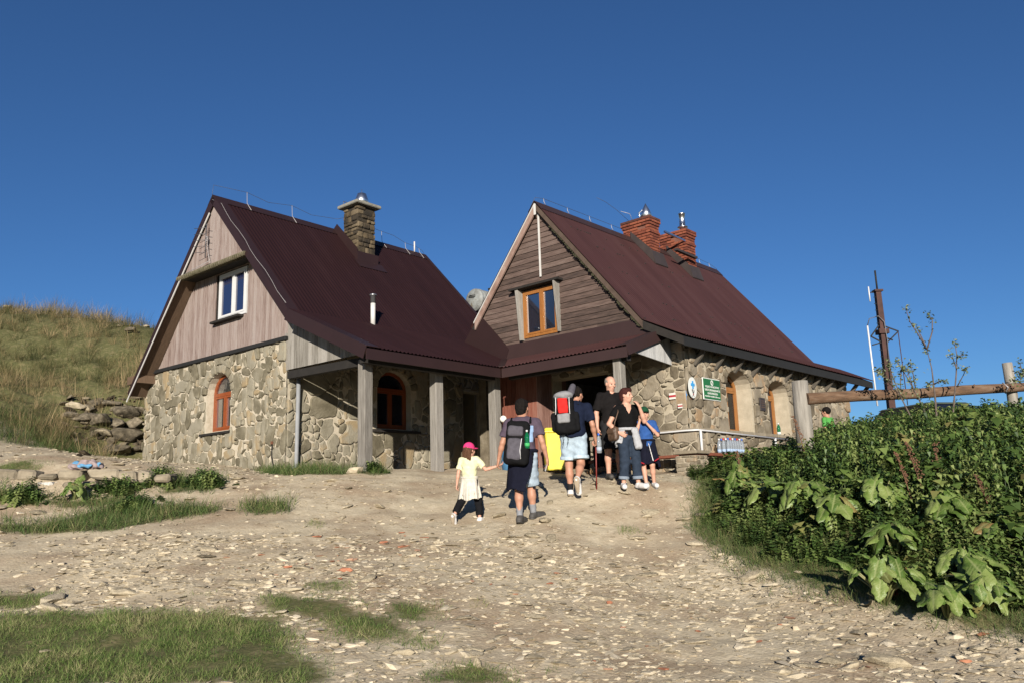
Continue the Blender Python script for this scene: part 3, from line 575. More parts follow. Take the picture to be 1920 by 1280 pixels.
brick_w = hm('chimney_brick', [(.14, .034, .018), (.225, .058, .028), (.29, .082, .040)], 8, .9, .3, 60, rand=.5)
brick_d = hm('sooty_brick', [(.075, .028, .02), (.15, .045, .03)], 8, .9, .3, 60, rand=.4)
bmortar = hm('brick_mortar', [(.16, .06, .04), (.22, .10, .07)], 8, .95)
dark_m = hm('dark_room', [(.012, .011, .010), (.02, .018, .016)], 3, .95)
curtain_m = hm('yellow_curtain', [(.55, .38, .10), (.68, .50, .17)], 5, .9, stretch=(6, 6, .3))
pane_m = glass('window_glass', (.015, .018, .028), .45); pane_c = glass('clear_glass', (.02, .022, .026), .82)
pane_b = glass('sky_glass', (.012, .017, .05), .15)
black_m = hm('black_ply', [(.009, .009, .009), (.015, .015, .015)], 6, .8)
moss_m = hm('mossy_edge', [(.09, .085, .04), (.17, .15, .09), (.22, .19, .13)], 9, .95, .5, 30)
# ------------------------------------------------------------------ stone walls
def clip_half(P, a, b, c):
    """keep the part of polygon P with a*x+b*y <= c"""
    out = []; n = len(P)
    for i in range(n):
        p, q = P[i], P[(i+1) % n]; dp = a*p[0]+b*p[1]-c; dq = a*q[0]+b*q[1]-c
        if dp <= 0: out.append(p)
        if (dp < 0 < dq) or (dq < 0 < dp):
            t = dp/(dp-dq); out.append((p[0]+(q[0]-p[0])*t, p[1]+(q[1]-p[1])*t))
    return out
def arch_outline(o, n=10, grow=0.0):
    """opening (x0,x1,z0,zspring,ztop) -> polygon, counter-clockwise"""
    x0, x1, z0, zs, zt = o; x0 -= grow; x1 += grow; zt += grow; cx = (x0+x1)/2; rx_ = (x1-x0)/2; rz_ = zt-zs
    P = [(x0, z0), (x1, z0)]
    if zt-zs < .02: return P+[(x1, zt), (x0, zt)]
    return P+[(cx+rx_*math.cos(math.pi*k/n), zs+rz_*math.sin(math.pi*k/n)) for k in range(n+1)]
def cells(outline, holes, rads, asp, seed, gap, tries=9000):
    """irregular rubble: a raster of rotated blocky stones, each grown until it meets its neighbours, traced back to polygons"""
    r = random.Random(seed); xs = [p[0] for p in outline]; ys = [p[1] for p in outline]; g = .014
    x0, x1, y0, y1 = min(xs), max(xs), min(ys), max(ys); nx_, ny_ = int((x1-x0)/g)+1, int((y1-y0)/g)+1
    GX, GY = np.meshgrid(x0+g*(np.arange(nx_)+.5), y0+g*(np.arange(ny_)+.5), indexing='ij'); best = np.full(GX.shape, 9.0); lab = np.full(GX.shape, -2, int)
    dead = ~inpoly(GX, GY, outline)
    for h in holes:
        q = h[5] if len(h) > 5 else .02; hx, hw = (h[0]+h[1])/2, (h[1]-h[0])/2
        dead |= (abs(GX-hx) < hw+q) & (GY > h[2]-q) & (GY < h[3])
        rz_ = h[4]-h[3]
        if rz_ > .05: dead |= (((GX-hx)/(hw+.19))**2+((GY-h[3])/(rz_+.19))**2 < 1) & (GY >= h[3])
        else: dead |= (abs(GX-hx) < hw+q) & (GY > h[2]-q) & (GY < h[4]+q)
    S = []
    def stamp(cx, cy, a, b, th):
        R_ = 2.3*max(a, b); i0, i1 = max(0, int((cx-R_-x0)/g)), min(nx_, int((cx+R_-x0)/g)+1); j0, j1 = max(0, int((cy-R_-y0)/g)), min(ny_, int((cy+R_-y0)/g)+1)
        if i1 <= i0 or j1 <= j0: return
        dx, dy = GX[i0:i1, j0:j1]-cx, GY[i0:i1, j0:j1]-cy; c, s = math.cos(th), math.sin(th); u, v = (dx*c+dy*s)/a, (-dx*s+dy*c)/b
        d = (abs(u)**3.2+abs(v)**3.2)**(1/3.2)+r.uniform(-.16, .16)*u*v+r.uniform(-.12, .12)*u; k = d < best[i0:i1, j0:j1]
        best[i0:i1, j0:j1][k] = d[k]; lab[i0:i1, j0:j1][k] = len(S); S.append((cx, cy, a, b))
    for t in range(int(tries*.35)):
        q = t/(tries*.35); rad = rads[0]*1.15+(rads[1]-rads[0])*(1-q)**1.2*r.random()
        k = r.random(); e = (asp if k < .7 else (1.0 if k < .85 else 1/asp))**.5*r.uniform(.8, 1.25)
        a, b = rad/e, rad*e; th = r.gauss(0, .16) if r.random() < .8 else r.uniform(-.7, .7)
        cx, cy = r.uniform(x0, x1), r.uniform(y0, y1); i, j = min(nx_-1, int((cx-x0)/g)), min(ny_-1, int((cy-y0)/g))
        if dead[i, j] or best[i, j] < 1.0+min(1.0, 1.0*max(a, b)/.2*.9): continue
        stamp(cx, cy, a, b, th)
    for _ in range(600):                      # fill what is left with small stones
        m_ = np.where(dead, 0, best); m_ = np.minimum(m_, 9); k = int(np.argmax(m_+0.05*NR.random(m_.shape))); i, j = divmod(k, ny_)
        if m_[i, j] < 1.5: break
        s_ = rads[0]*r.uniform(.75, 1.15); e = r.uniform(.65, 1.5); stamp(GX[i, j], GY[i, j], s_/e, s_*e, r.gauss(0, .3))
    lab[dead] = -1; out = []; na = 36
    for n_, (cx, cy, a, b) in enumerate(S):
        P = []; i, j = min(nx_-1, max(0, int((cx-x0)/g))), min(ny_-1, max(0, int((cy-y0)/g)))
        if lab[i, j] != n_: continue
        for k in range(na):
            t = 2*math.pi*k/na; dx, dy = math.cos(t), math.sin(t); d = np.arange(0, 2.3*max(a, b), g*.5)
            ii = ((cx+dx*d-x0)/g).astype(int); jj = ((cy+dy*d-y0)/g).astype(int); ok = (ii >= 0) & (jj >= 0) & (ii < nx_) & (jj < ny_)
            ok[ok] = lab[ii[ok], jj[ok]] == n_; q = int(np.argmin(ok)) if not ok.all() else len(d)-1
            P.append((cx+dx*max(.01, d[q]-gap*.55), cy+dy*max(.01, d[q]-gap*.55)))
        # straighten: drop points close to the chord of their neighbours, until stable
        ch = True
        while ch and len(P) > 4:
            ch = False
            for k in range(len(P)):
                p, q, s = P[k-1], P[k], P[(k+1) % len(P)]; L_ = math.hypot(s[0]-p[0], s[1]-p[1]) or 1e-6
                if abs((s[0]-p[0])*(p[1]-q[1])-(p[0]-q[0])*(s[1]-p[1]))/L_ < .013: P.pop(k); ch = True; break
        A = abs(sum(P[k-1][0]*P[k][1]-P[k][0]*P[k-1][1] for k in range(len(P))))/2
        if A > .0022 and len(P) > 2: out.append(P)
    return out
def stone_obj(P, fn, m, parent, r, dmin=.010, dmax=.062, name='stone'):
    """one wall stone from a 2D polygon: corners cut, edges rounded back to the mortar, face a little uneven"""
    Q = []; n = len(P)
    for i in range(n):
        p, q, t = P[i-1], P[i], P[(i+1) % n]; c = r.uniform(.08, .20)
        Q += [(q[0]+(p[0]-q[0])*c, q[1]+(p[1]-q[1])*c), (q[0]+(t[0]-q[0])*c, q[1]+(t[1]-q[1])*c)]
    cx = sum(p[0] for p in Q)/len(Q); cz = sum(p[1] for p in Q)/len(Q); sz = math.sqrt(len(Q))*0+max(abs(p[0]-cx)+abs(p[1]-cz) for p in Q)
    h = r.uniform(dmin, dmax); ta, tb = r.uniform(-.05, .05), r.uniform(-.05, .05); e = min(.018, sz*.14); m_ = len(Q); V = []
    for (x, z) in Q: V.append(fn(x, z, -.02))
    for (x, z) in Q: V.append(fn(x, z, h*.55+ta*(x-cx)+tb*(z-cz)))
    for (x, z) in Q:
        d = math.hypot(x-cx, z-cz) or 1; k = max(.5, 1-e*1.3/d); V.append(fn(cx+(x-cx)*k, cz+(z-cz)*k, h+ta*(x-cx)+tb*(z-cz)+r.uniform(-.003, .003)))
    V.append(fn(cx, cz, h+r.uniform(.0, .012)))
    F = []
    for i in range(m_):
        j = (i+1) % m_; F += [(i, j, m_+j, m_+i), (m_+i, m_+j, 2*m_+j, 2*m_+i), (2*m_+i, 2*m_+j, 3*m_)]
    me = bpy.data.meshes.new(name); me.from_pydata(V, [], F); me.materials.append(m); me.update()
    return put(name, me, parent)
def wall_panel(name, outline, holes, fn, m, parent, depth=.32):
    """mortar face with openings and their reveals, as one mesh; fn maps (x,z,out) to local space"""
    bm = bmesh.new(); E = []
    def ring(P):
        vs = [bm.verts.new((p[0], p[1], 0)) for p in P]; return [bm.edges.new((vs[i], vs[(i+1) % len(vs)])) for i in range(len(vs))]
    E += ring(outline); HE = [ring(arch_outline(h[:5])) for h in holes]
    for he in HE: E += he
    bmesh.ops.triangle_fill(bm, edges=E, use_beauty=True, normal=(0, 0, 1))
    for he in HE:
        ex = bmesh.ops.extrude_edge_only(bm, edges=he)
        for v in [g for g in ex['geom'] if isinstance(g, bmesh.types.BMVert)]: v.co.z = -depth
    for v in bm.verts: v.co = fn(v.co.x, v.co.y, v.co.z)
    me = bpy.data.meshes.new(name); bm.to_mesh(me); bm.free(); me.materials.append(m); return put(name, me, parent)
def voussoirs(o, fn, m, parent, r, w_=.2, n=9, ext=.0):
    """ring of arch stones round an opening head"""
    x0, x1, z0, zs, zt = o[:5]; cx = (x0+x1)/2; rx_ = (x1-x0)/2; rz_ = zt-zs
    for k in range(n):
        a0 = math.pi*(k+.06)/n; a1 = math.pi*(k+.94)/n; w2 = w_*r.uniform(.8, 1.15)
        P = []
        for a, q in ((a0, .0), ((a0+a1)/2, 0), (a1, 0), (a1, w2), ((a0+a1)/2, w2*1.04), (a0, w2)): P.append((cx+(rx_+q)*math.cos(a), zs+(rz_+q)*math.sin(a)))
        stone_obj(P, fn, m, parent, r, .03, .075)
def stone_wall(name, outline, holes, fn, ms, mm, parent, seed, rads=(.06, .22), asp=1.5, gap=.026, arch=True, depth=.32, tries=9000):
    w_ = wall_panel(name, outline, holes, fn, mm, parent, depth); r = random.Random(seed)
    hs = [tuple(h[:5])+((.22 if arch and h[4]-h[3] > .05 else .02),) for h in holes]
    # the arch ring only widens the head, the jambs stay tight
    hh = []
    for h in holes:
        if arch and h[4]-h[3] > .05: hh.append((h[0], h[1], h[2], h[3], h[4], .03)); 
        else: hh.append((*h[:5], .02))
    cs = cells(outline, hh, rads, asp, seed, gap, tries)
    for h in holes:
        if arch and h[4]-h[3] > .05: voussoirs(h, fn, ms, w_, r)
    for P in cs:
        cx = sum(p[0] for p in P)/len(P); cz = sum(p[1] for p in P)/len(P); bad = False
        for h in holes:
            if arch and h[4]-h[3] > .05:
                ex = (cx-(h[0]+h[1])/2)/((h[1]-h[0])/2+.17); ez = (cz-h[3])/(h[4]-h[3]+.17)
                if ez > -.05 and math.hypot(ex, ez) < 1: bad = True
        if not bad: stone_obj(P, fn, ms, w_, r)
    return w_
def shrink(P, t):
    """inset of an opening outline made by arch_outline (scale about its centre per axis)"""
    xs = [p[0] for p in P]; zs = [p[1] for p in P]; cx = (min(xs)+max(xs))/2; cz = (min(zs)+max(zs))/2; sx = 1-2*t/(max(xs)-min(xs)); sz = 1-2*t/(max(zs)-min(zs))
    return [(cx+(x-cx)*sx, cz+(z-cz)*sz) for x, z in P]
def ring_mesh(mb, O, I, fn, d0, d1, mi=0):
    n = len(O); V = [fn(x, z, d1) for x, z in O]+[fn(x, z, d1) for x, z in I]+[fn(x, z, d0) for x, z in O]+[fn(x, z, d0) for x, z in I]; F = []
    for i in range(n):
        j = (i+1) % n; F += [(i, j, n+j, n+i), (n+i, n+j, 3*n+j, 3*n+i), (i, 2*n+i, 2*n+j, j), (2*n+j, 2*n+i, 3*n+i, 3*n+j)]
    mb.add(V, F, mi)
def window(parent, o, fn, back, frame_m, pm, mull=(.5,), transom=True, ft=.07, curtain=None, grow=-.01, room=.5, sashes=True):
    """arched or square casement set back in its opening; parts: frame mesh > pane, sash, mullion, transom"""
    x0, x1, z0, zs, zt = o[:5]; O = arch_outline((x0-grow, x1+grow, z0, zs, zt+grow)); I = shrink(O, ft); mb = MB(); ring_mesh(mb, O, I, fn, -back-.06, -back)
    fo = mb.build('window', frame_m, parent)
    lim = zs if (transom and zt-zs > .05) else zt-ft
    ztop = zs-.0 if (transom and zt-zs > .05) else zt-ft
    xs_ = [x0+ft]+[x0+(x1-x0)*q for q in mull]+[x1-ft]
    if transom and zt-zs > .05:
        MB().prism([fn(x0+ft*.8, zs-.045, -back-.05), fn(x1-ft*.8, zs-.045, -back-.05), fn(x1-ft*.8, zs-.045, -back+.012), fn(x0+ft*.8, zs-.045, -back+.012)], [fn(x0+ft*.8, zs+.035, -back-.05), fn(x1-ft*.8, zs+.035, -back-.05), fn(x1-ft*.8, zs+.035, -back+.012), fn(x0+ft*.8, zs+.035, -back+.012)]).build('transom', frame_m, fo)
        Pt = [p for p in shrink(O, ft) if p[1] >= zs+.03]; Pt = [(x1-ft, zs+.03)]+[p for p in Pt if p[1] > zs+.04]+[(x0+ft, zs+.03)]
        MB().prism([fn(x, z, -back-.035) for x, z in Pt], [fn(x, z, -back-.03) for x, z in Pt]).build('pane', pm, fo)
        ztop = zs-.045
    for a, b in zip(xs_[:-1], xs_[1:]):
        a2 = a+(.012 if a > x0+ft+.01 else 0); b2 = b-(.012 if b < x1-ft-.01 else 0)
        if sashes:
            O2 = [(a2+.004, z0+ft+.004), (b2-.004, z0+ft+.004), (b2-.004, ztop-.004), (a2+.004, ztop-.004)]; I2 = shrink(O2, .045); s = MB(); ring_mesh(s, O2, I2, fn, -back-.045, -back+.008); s.build('sash', frame_m, fo)
        else: I2 = [(a2, z0+ft), (b2, z0+ft), (b2, ztop), (a2, ztop)]
        MB().prism([fn(x, z, -back-.034) for x, z in I2], [fn(x, z, -back-.028) for x, z in I2]).build('pane', pm, fo)
    for q in mull:
        xm = x0+(x1-x0)*q; MB().prism([fn(xm-.014, z0+ft, -back-.05), fn(xm+.014, z0+ft, -back-.05), fn(xm+.014, z0+ft, -back+.014), fn(xm-.014, z0+ft, -back+.014)], [fn(xm-.014, ztop, -back-.05), fn(xm+.014, ztop, -back-.05), fn(xm+.014, ztop, -back+.014), fn(xm-.014, ztop, -back+.014)]).build('mullion', frame_m, fo)
    if curtain:
        for (ca, cb) in curtain:
            V = []; F = []; nn = 24
            for k in range(nn+1):
                x = ca+(cb-ca)*k/nn; d = -back-.14+.025*math.sin(k*1.3)
                V += [fn(x, z0+.06, d), fn(x, zs-.02, d)]
            F = [(2*k, 2*k+2, 2*k+3, 2*k+1) for k in range(nn)]; MB().add(V, F, 0, True).build('curtain', curtain_m, fo)
    return fo
# ------------------------------------------------------------------ corrugated sheets
def corr(name, m, parent, org, sdir, slen, edges, nrm, per=.09, amp=.011, smp=6, rows=1, thick=.0, lap=0):
    """sheet spanned by s along 'sdir'; edges(s)->(top point, bottom point); displaced along nrm by a sine wave"""
    n = max(2, int(slen/per*smp)); V = []; F = []; k = rows+1; nrm = Vector(nrm)
    for i in range(n+1):
        s = slen*i/n; a, b = edges(s); d = amp*math.sin(2*math.pi*s/per)
        for j in range(k):
            q = j/rows; V.append(a.lerp(b, q)+nrm*d)
    for i in range(n):
        for j in range(k-1): F.append((i*k+j, i*k+j+1, (i+1)*k+j+1, (i+1)*k+j))
    me = np_mesh(name, np.array([v[:] for v in V]), np.array(F), True); return put(name, me, parent, [m])
VV = lambda u, v, w_: Vector((u, v, H(w_)))
# ================================================================== LEFT HUT
UA, UB = -.441, 6.459
RV, RW = 2.518, 7.304                     # ridge
BV, BW = -.66, 3.95                       # break of slope over the porch
EV, EW = -3.151, 2.842                    # porch eave
FV, FW = 6.349, 2.999                     # far eave
WL_ = 6.282
gabL = lambda s, z, d: Vector((-d, s, z))             # gable face looks to -x; s runs along +y
frontL = lambda s, z, d: Vector((s, -d, z))           # porch wall looks to -y
LW1 = (2.16, 3.20, H(1.78), H(2.66), H(3.13)); LW2 = (2.47, 3.53, H(1.75), H(2.70), H(3.14))
zb = -.75
stone_wall('gable_stone_wall', [(0, zb), (WL_, zb), (WL_, H(3.50)), (0, H(3.50))], [LW1], gabL, stoneL, mortar_m, LH, 3, (.05, .185), 1.9, .024)
stone_wall('porch_stone_wall', [(0.03, zb), (UB-.1, zb), (UB-.1, H(3.55)), (0.03, H(3.55))], [LW2, (5.35, 6.2, -.3, H(2.85), H(2.85))], frontL, stoneL, mortar_m, LH, 5, (.06, .27), 1.3, .028, tries=6000)
MB().box((UB-.15, WL_/2, 1.2), (.3, WL_-.7, 4.2)).build('rear_wall', stoneL, LH); MB().box((UB/2, WL_-.17, .9), (UB-.6, .3, 3.6)).build('far_wall', stoneL, LH)
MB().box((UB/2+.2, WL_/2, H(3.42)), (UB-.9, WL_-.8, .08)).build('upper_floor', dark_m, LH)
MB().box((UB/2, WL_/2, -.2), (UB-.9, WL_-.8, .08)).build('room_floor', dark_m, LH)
window(LH, LW1, gabL, .17, redwood, pane_m, curtain=[(2.72, 3.10)], grow=-.0)
window(LH, LW2, frontL, .17, redwood, pane_m)
MB().prism([gabL(2.05, H(1.70), 0), gabL(3.34, H(1.70), 0), gabL(3.34, H(1.70), .10), gabL(2.05, H(1.70), .10)], [gabL(2.05, H(1.775), -.15), gabL(3.34, H(1.775), -.15), gabL(3.34, H(1.75), .10), gabL(2.05, H(1.75), .10)]).build('window_sill', darkwood, LH)
MB().prism([frontL(2.3, H(1.66), 0), frontL(3.75, H(1.66), 0), frontL(3.75, H(1.66), .12), frontL(2.3, H(1.66), .12)], [frontL(2.3, H(1.745), -.15), frontL(3.75, H(1.745), -.15), frontL(3.75, H(1.72), .12), frontL(2.3, H(1.72), .12)]).build('window_sill', darkwood, LH)
# dark beam between stone and boards
MB().box((-.03, WL_/2, H(3.535)), (.10, WL_+.06, .09)).build('sill_beam', black_m, LH, .008)
def roofz(v, off=0.0):
    """underside-limited height of the left roof over y=v"""
    if v >= RV: return RW-(v-RV)*(RW-FW)/(FV-RV)-off
    return RW-(RV-v)*(RW-BW)/(RV-BV)-off
UWIN = (1.66, 2.86, H(4.38), H(5.50), H(5.50))
# lower gable boards
def vboards(parent, v0, v1, bot, topf, plane, m, wd=.125, hole=None, seed=1, t=.028, tooth=0.0):
    r = random.Random(seed); v = v0
    while v < v1-.02:
        b = min(v1, v+wd*r.uniform(.92, 1.06)); a_, b_ = v+.004, b-.004; x = plane-r.uniform(0, .008)
        segs = [(bot, None)]
        if hole and b_ > hole[0] and a_ < hole[1]: segs = [(bot, hole[2]), (hole[3], None)]
        for z0, z1 in segs:
            za, zb_ = (topf(a_), topf(b_)) if z1 is None else (z1, z1)
            if min(za, zb_) < z0+.02: 
                if max(za, zb_) < z0+.03: continue
                za = max(za, z0+.01); zb_ = max(zb_, z0+.01)
            P = [(a_, z0), (b_, z0), (b_, zb_), (a_, za)]
            if tooth: P = [(a_, z0), ((a_+b_)/2, z0-tooth), (b_, z0), (b_, zb_), (a_, za)]
            MB().prism([Vector((x+t, p[0], p[1])) for p in P], [Vector((x, p[0], p[1])) for p in P]).build('board', m, parent)
        v = b
gb = MB().prism([VV(.04, -.05, 3.5), VV(.04, WL_+.02, 3.5), VV(.04, WL_+.02, roofz(WL_+.02, .12)), VV(.04, RV, RW-.15), VV(.04, -.05, roofz(-.05, .12))], [VV(.16, -.05, 3.5), VV(.16, WL_+.02, 3.5), VV(.16, WL_+.02, roofz(WL_+.02, .12)), VV(.16, RV, RW-.15), VV(.16, -.05, roofz(-.05, .12))]).build('gable_planking', darkwood, LH)
vboards(gb, -.02, WL_-.02, H(3.585), lambda v: H(roofz(v, .17)), -.005, pinkboard, .125, (UWIN[0]-.02, UWIN[1]+.02, UWIN[2]-.02, UWIN[3]+.03), 4)
# upper jetty, flush with the verge, with pointed board ends
JW = 5.60
ug_ = MB().prism([VV(-.36, 1.0, JW), VV(-.36, 4.0, JW), VV(-.36, RV, RW-.22)], [VV(-.30, 1.0, JW), VV(-.30, 4.0, JW), VV(-.30, RV, RW-.22)]).build('upper_gable', darkwood, LH)
vboards(ug_, 1.02, 3.98, H(JW), lambda v: H(roofz(v, .18)), -.39, pinkboard, .115, None, 8)
MB().box((-.18, RV, H(JW)-.03), (.40, 2.95, .05)).build('jetty_soffit', darkwood, LH)
aw = MB(); nn = 34
for k in range(nn):
    v = 1.0+(k+.5)*3.0/nn; aw.add([VV(-.50, v-.044, JW-.005), VV(-.50, v+.044, JW-.005), VV(-.52, v, JW-.10), VV(-.02, v-.044, JW+.06), VV(-.02, v+.044, JW+.06), VV(-.02, v, JW-.02)], [(0, 2, 1), (0, 3, 5, 2), (1, 2, 5, 4), (0, 1, 4, 3)])
aw.build('corrugated_awning', moss_m, LH)
# upper window: white frame, left sash shut, right side open and dark
uf = window(LH, UWIN, lambda s, z, d: gabL(s, z, d), .0, white_pvc, pane_b, mull=(.46,), transom=False, ft=.055, sashes=True, grow=0)
MB().box((-.07, (UWIN[0]+UWIN[1])/2+.08, UWIN[2]-.05), (.18, UWIN[1]-UWIN[0]+.02, .05)).build('window_sill', darkwood, LH)
# roof decks (boards under the sheets)
def deck(name, a, b, c, d, t, m, parent, mi2=None):
    a, b, c, d = (Vector(q) for q in (a, b, c, d)); nrm = (b-a).cross(d-a).normalized()
    if nrm.z < 0: nrm = -nrm
    return MB().prism([q-nrm*t for q in (a, b, c, d)], [q-nrm*.02 for q in (a, b, c, d)]).build(name, m, parent)
deck('roof_deck', VV(UA+.02, RV, RW), VV(UB, RV, RW), VV(UB, FV, FW), VV(UA+.02, FV, FW), .09, soffit_m, LH)
deck('roof_deck', VV(UA+.02, RV, RW), VV(UB, RV, RW), VV(UB, BV, BW), VV(UA+.02, BV, BW), .09, soffit_m, LH)
nf = Vector((0, -(RW-BW), (RV-BV))).normalized(); nb_ = Vector((0, RW-FW, FV-RV)).normalized(); npz = Vector((0, -(BW-EW), BV-EV)).normalized()
corr('roof_sheet', roofL, LH, None, None, UB-UA, lambda s: (VV(UA+s, RV, RW+.01), VV(UA+s, BV, BW+.01)), nf, .10, .007)
corr('roof_sheet', roofL, LH, None, None, UB-UA, lambda s: (VV(UA+s, RV, RW+.01), VV(UA+s, FV, FW+.01)), nb_, .10, .012)
VALV = EV+.89                                        # valley end over the right hut's gable
def porch_bottom(u): return EV if u <= UI else EV+(u-UI)*.89/1.13
corr('porch_roof_sheet', roofL, LH, None, None, 4.85-UA, lambda s: (VV(UA+s, BV-.02, BW+.045), VV(UA+s, porch_bottom(UA+s), EW+(porch_bottom(UA+s)-EV)*(BW-EW)/(BV-EV)+.012)), npz, .10, .014)
deck('porch_deck', VV(UA+.02, BV, BW), VV(4.4, BV, BW), VV(UI+.03, EV+.06, EW+.0), VV(UA+.02, EV+.06, EW+.0), .08, darkwood, LH)
# ridge cap, verge trims, fascias
rc = MB()
for sg, nr_, vv, ww in ((1, nb_, RV+.20, roofz(RV+.20)), (-1, nf, RV-.20, roofz(RV-.20))):
    a = VV(UA-.02, RV, RW+.035); b = VV(UB+.02, RV, RW+.035); c = VV(UB+.02, vv, ww+.035); d = VV(UA-.02, vv, ww+.035)
    rc.add([a, b, c, d], [(0, 1, 2, 3) if sg > 0 else (3, 2, 1, 0)])
rc.build('ridge_cap', trim_m, LH)
def verge(name, a, b, w_, h_, m, parent, nrm, side):
    """angle trim on a sloping roof edge: a strip of width w_ on the roof and an upright leaf of height h_ below it"""
    a = Vector(a); b = Vector(b); s = Vector(side); n_ = Vector(nrm); mb = MB(); th = .012; d = (b-a).normalized(); dn = (s.cross(d)).normalized(); dn = dn if dn.z < 0 else -dn
    P = [a+n_*.03-s*.012, b+n_*.03-s*.012, b+n_*.03+s*w_, a+n_*.03+s*w_]; mb.prism([p-n_*th for p in P], P)
    Q = [a-s*.012+n_*.018, b-s*.012+n_*.018, b-s*.012+dn*h_, a-s*.012+dn*h_]; mb.prism([q+s*th for q in Q], Q)
    return mb.build(name, m, parent)
verge('verge_trim', VV(UA, RV, RW), VV(UA, FV, FW), .22, .17, trim_m, LH, nb_, (1, 0, 0))
verge('verge_trim', VV(UA, RV, RW), VV(UA, BV, BW), .26, .15, trim_m, LH, nf, (1, 0, 0))
verge('verge_trim', VV(UA, BV+.03, BW+.03), VV(UA, EV, EW), .30, .22, trim_m, LH, npz, (1, 0, 0))
verge('verge_trim', VV(UB, RV, RW), VV(UB, BV, BW), .10, .10, trim_m, LH, nf, (-1, 0, 0))
MB().beam(VV(UA-.016, RV+.10, RW-.40), VV(UA-.016, FV+.02, FW-.20), .02, .035).build('white_trim', white_m, LH)
MB().box((( UA+UI)/2, EV+.02, H(EW)-.115), (UI-UA-.02, .03, .20)).build('fascia', trim_m, LH)
MB().box(((UA+UI)/2+.05, EV+.25, H(EW)-.17), (UI-UA-.1, .14, .16)).build('porch_beam', darkwood, LH)
MB().beam(VV(UI, EV, EW+.035), VV(4.42, VALV, 3.28), .16, .012).build('valley_flashing', trim_m, LH)
# porch gable boarding on the left
pb = MB().prism([VV(.03, -.02, 2.90), VV(.03, -2.16, 2.88), VV(.03, -.02, 3.80)], [VV(.06, -.02, 2.90), VV(.06, -2.16, 2.88), VV(.06, -.02, 3.80)]).build('porch_gable_boarding', darkwood, LH)
vboards(pb, -2.30, -.0, H(2.86), lambda v: H(EW+(v-EV)*(BW-EW)/(BV-EV)-.11), 0.0, greyboard, .105, None, 12)
MB().box((.02, .02, H(3.25)), (.07, .07, .80)).build('corner_batten', post_m, LH)
for u in (-.05, 1.82, 3.62):
    zg = gz(*wl(u, -2.62))-EYE
    MB().box((u+.02, -2.62, (H(2.72)+H(zg)-.15)/2), (.21, .20, H(2.72)-H(zg)+.15), Matrix.Rotation(RND.uniform(-.1, .1), 3, 'Z')).build('porch_post', post_m, LH, .012)
MB().beam(VV(0.02, -2.62, 2.70), VV(0.02, -.1, 2.74), .14, .16).build('porch_beam', darkwood, LH)
# drain pipe on the corner
MB().tube([VV(.22, -.12, 2.80), VV(.22, -.10, .86), VV(.18, -.16, .80), VV(-.02, -.34, .78)], .045, 10).build('drain_pipe', pipe_m, LH)
MB().tube([VV(.0, -.30, .78), VV(-.02, -.36, .74), VV(-.02, -.36, .62)], .05, 10).build('drain_elbow', white_m, LH)
MB().tube([VV(-.035, .42, 1.35), VV(-.05, .40, 1.05), VV(-.05, .30, .80)], .012, 6).build('cable', black_m, LH)
MB().box((-.04, .42, H(1.36)), (.03, .05, .06)).build('cable_box', hm('rust', [(.12, .04, .02), (.2, .08, .04)], 9, .9), LH)
# far eave end closure
MB().box((UA+.25, FV-.22, H(3.34)), (.5, .62, .20)).build('eave_box', soffit_m, LH)
# vent pipe
vp = MB().lathe([(.055, H(3.88)), (.055, H(4.47))], (1.74, -.72, 0), 14).build('vent_pipe', white_m, LH)
MB().lathe([(.060, H(4.46)), (.062, H(4.63)), (.085, H(4.635)), (.085, H(4.66)), (.02, H(4.69))], (1.74, -.72, 0), 14).build('vent_cap', zinc, vp)
# stone chimney
CU, CV, CS = 3.40, 1.84, .60
ch = MB().box((CU, CV, H(7.0)), (CS-.06, CS-.06, 1.75)).build('stone_chimney', chim_m, LH)
r = random.Random(5)
for face in range(4):
    z = H(6.15); row = 0
    while z < H(7.74):
        h = r.uniform(.08, .19); s = -CS/2; 
        while s < CS/2-.03:
            w_ = min(r.uniform(.13, .34), CS/2-s); 
            if CS/2-s-w_ < .08: w_ = CS/2-s
            if not (z > H(7.55) and .12 < s+CS/2 < .45 and face in (0, 3) and r.random() < .5):
                P = [(s+.008, z+.008), (s+w_-.008, z+.008), (s+w_-.008, z+h-.008), (s+.008, z+h-.008)]
                f_ = [lambda a, b, d: Vector((CU-CS/2+.03-d, CV+a, b)), lambda a, b, d: Vector((CU+CS/2-.03+d, CV+a, b)), lambda a, b, d: Vector((CU+a, CV+CS/2-.03+d, b)), lambda a, b, d: Vector((CU+a, CV-CS/2+.03-d, b))][face]
                stone_obj(P, f_, chim_m, ch, r, .015, .05)
            s += w_
        z += h
cp = MB().prism([VV(CU-.42, CV-.42, 7.79), VV(CU+.42, CV-.42, 7.79), VV(CU+.42, CV+.42, 7.79), VV(CU-.42, CV+.42, 7.79)], [VV(CU-.42, CV-.42, 7.88), VV(CU+.42, CV-.42, 7.88), VV(CU+.42, CV+.42, 7.88), VV(CU-.42, CV+.42, 7.88)]).build('chimney_cap', concrete, ch, .02)
MB().lathe([(.13, H(7.86)), (.13, H(7.92)), (.20, H(7.93)), (.175, H(8.06)), (.12, H(8.22)), (.10, H(8.23))], (CU+.04, CV-.05, 0), 20).build('chimney_cowl', steel, ch)
MB().tube([VV(CU+.04, CV-.05, 8.2), VV(CU+.04, CV-.05, 8.36)], .006, 5).build('cowl_spike', wire_m, ch)
MB().tube([VV(CU-.3, CV+.30, 7.88), VV(CU-.3, CV+.30, 8.02), VV(CU-.05, CV+.28, 8.0), VV(CU-.05, CV+.28, 7.88)], .010, 6).build('cap_handle', wire_m, ch)
def zf(v): return roofz(v)
fl = MB(); y0_, y1_ = CV-CS/2-.05, CV+CS/2+.05
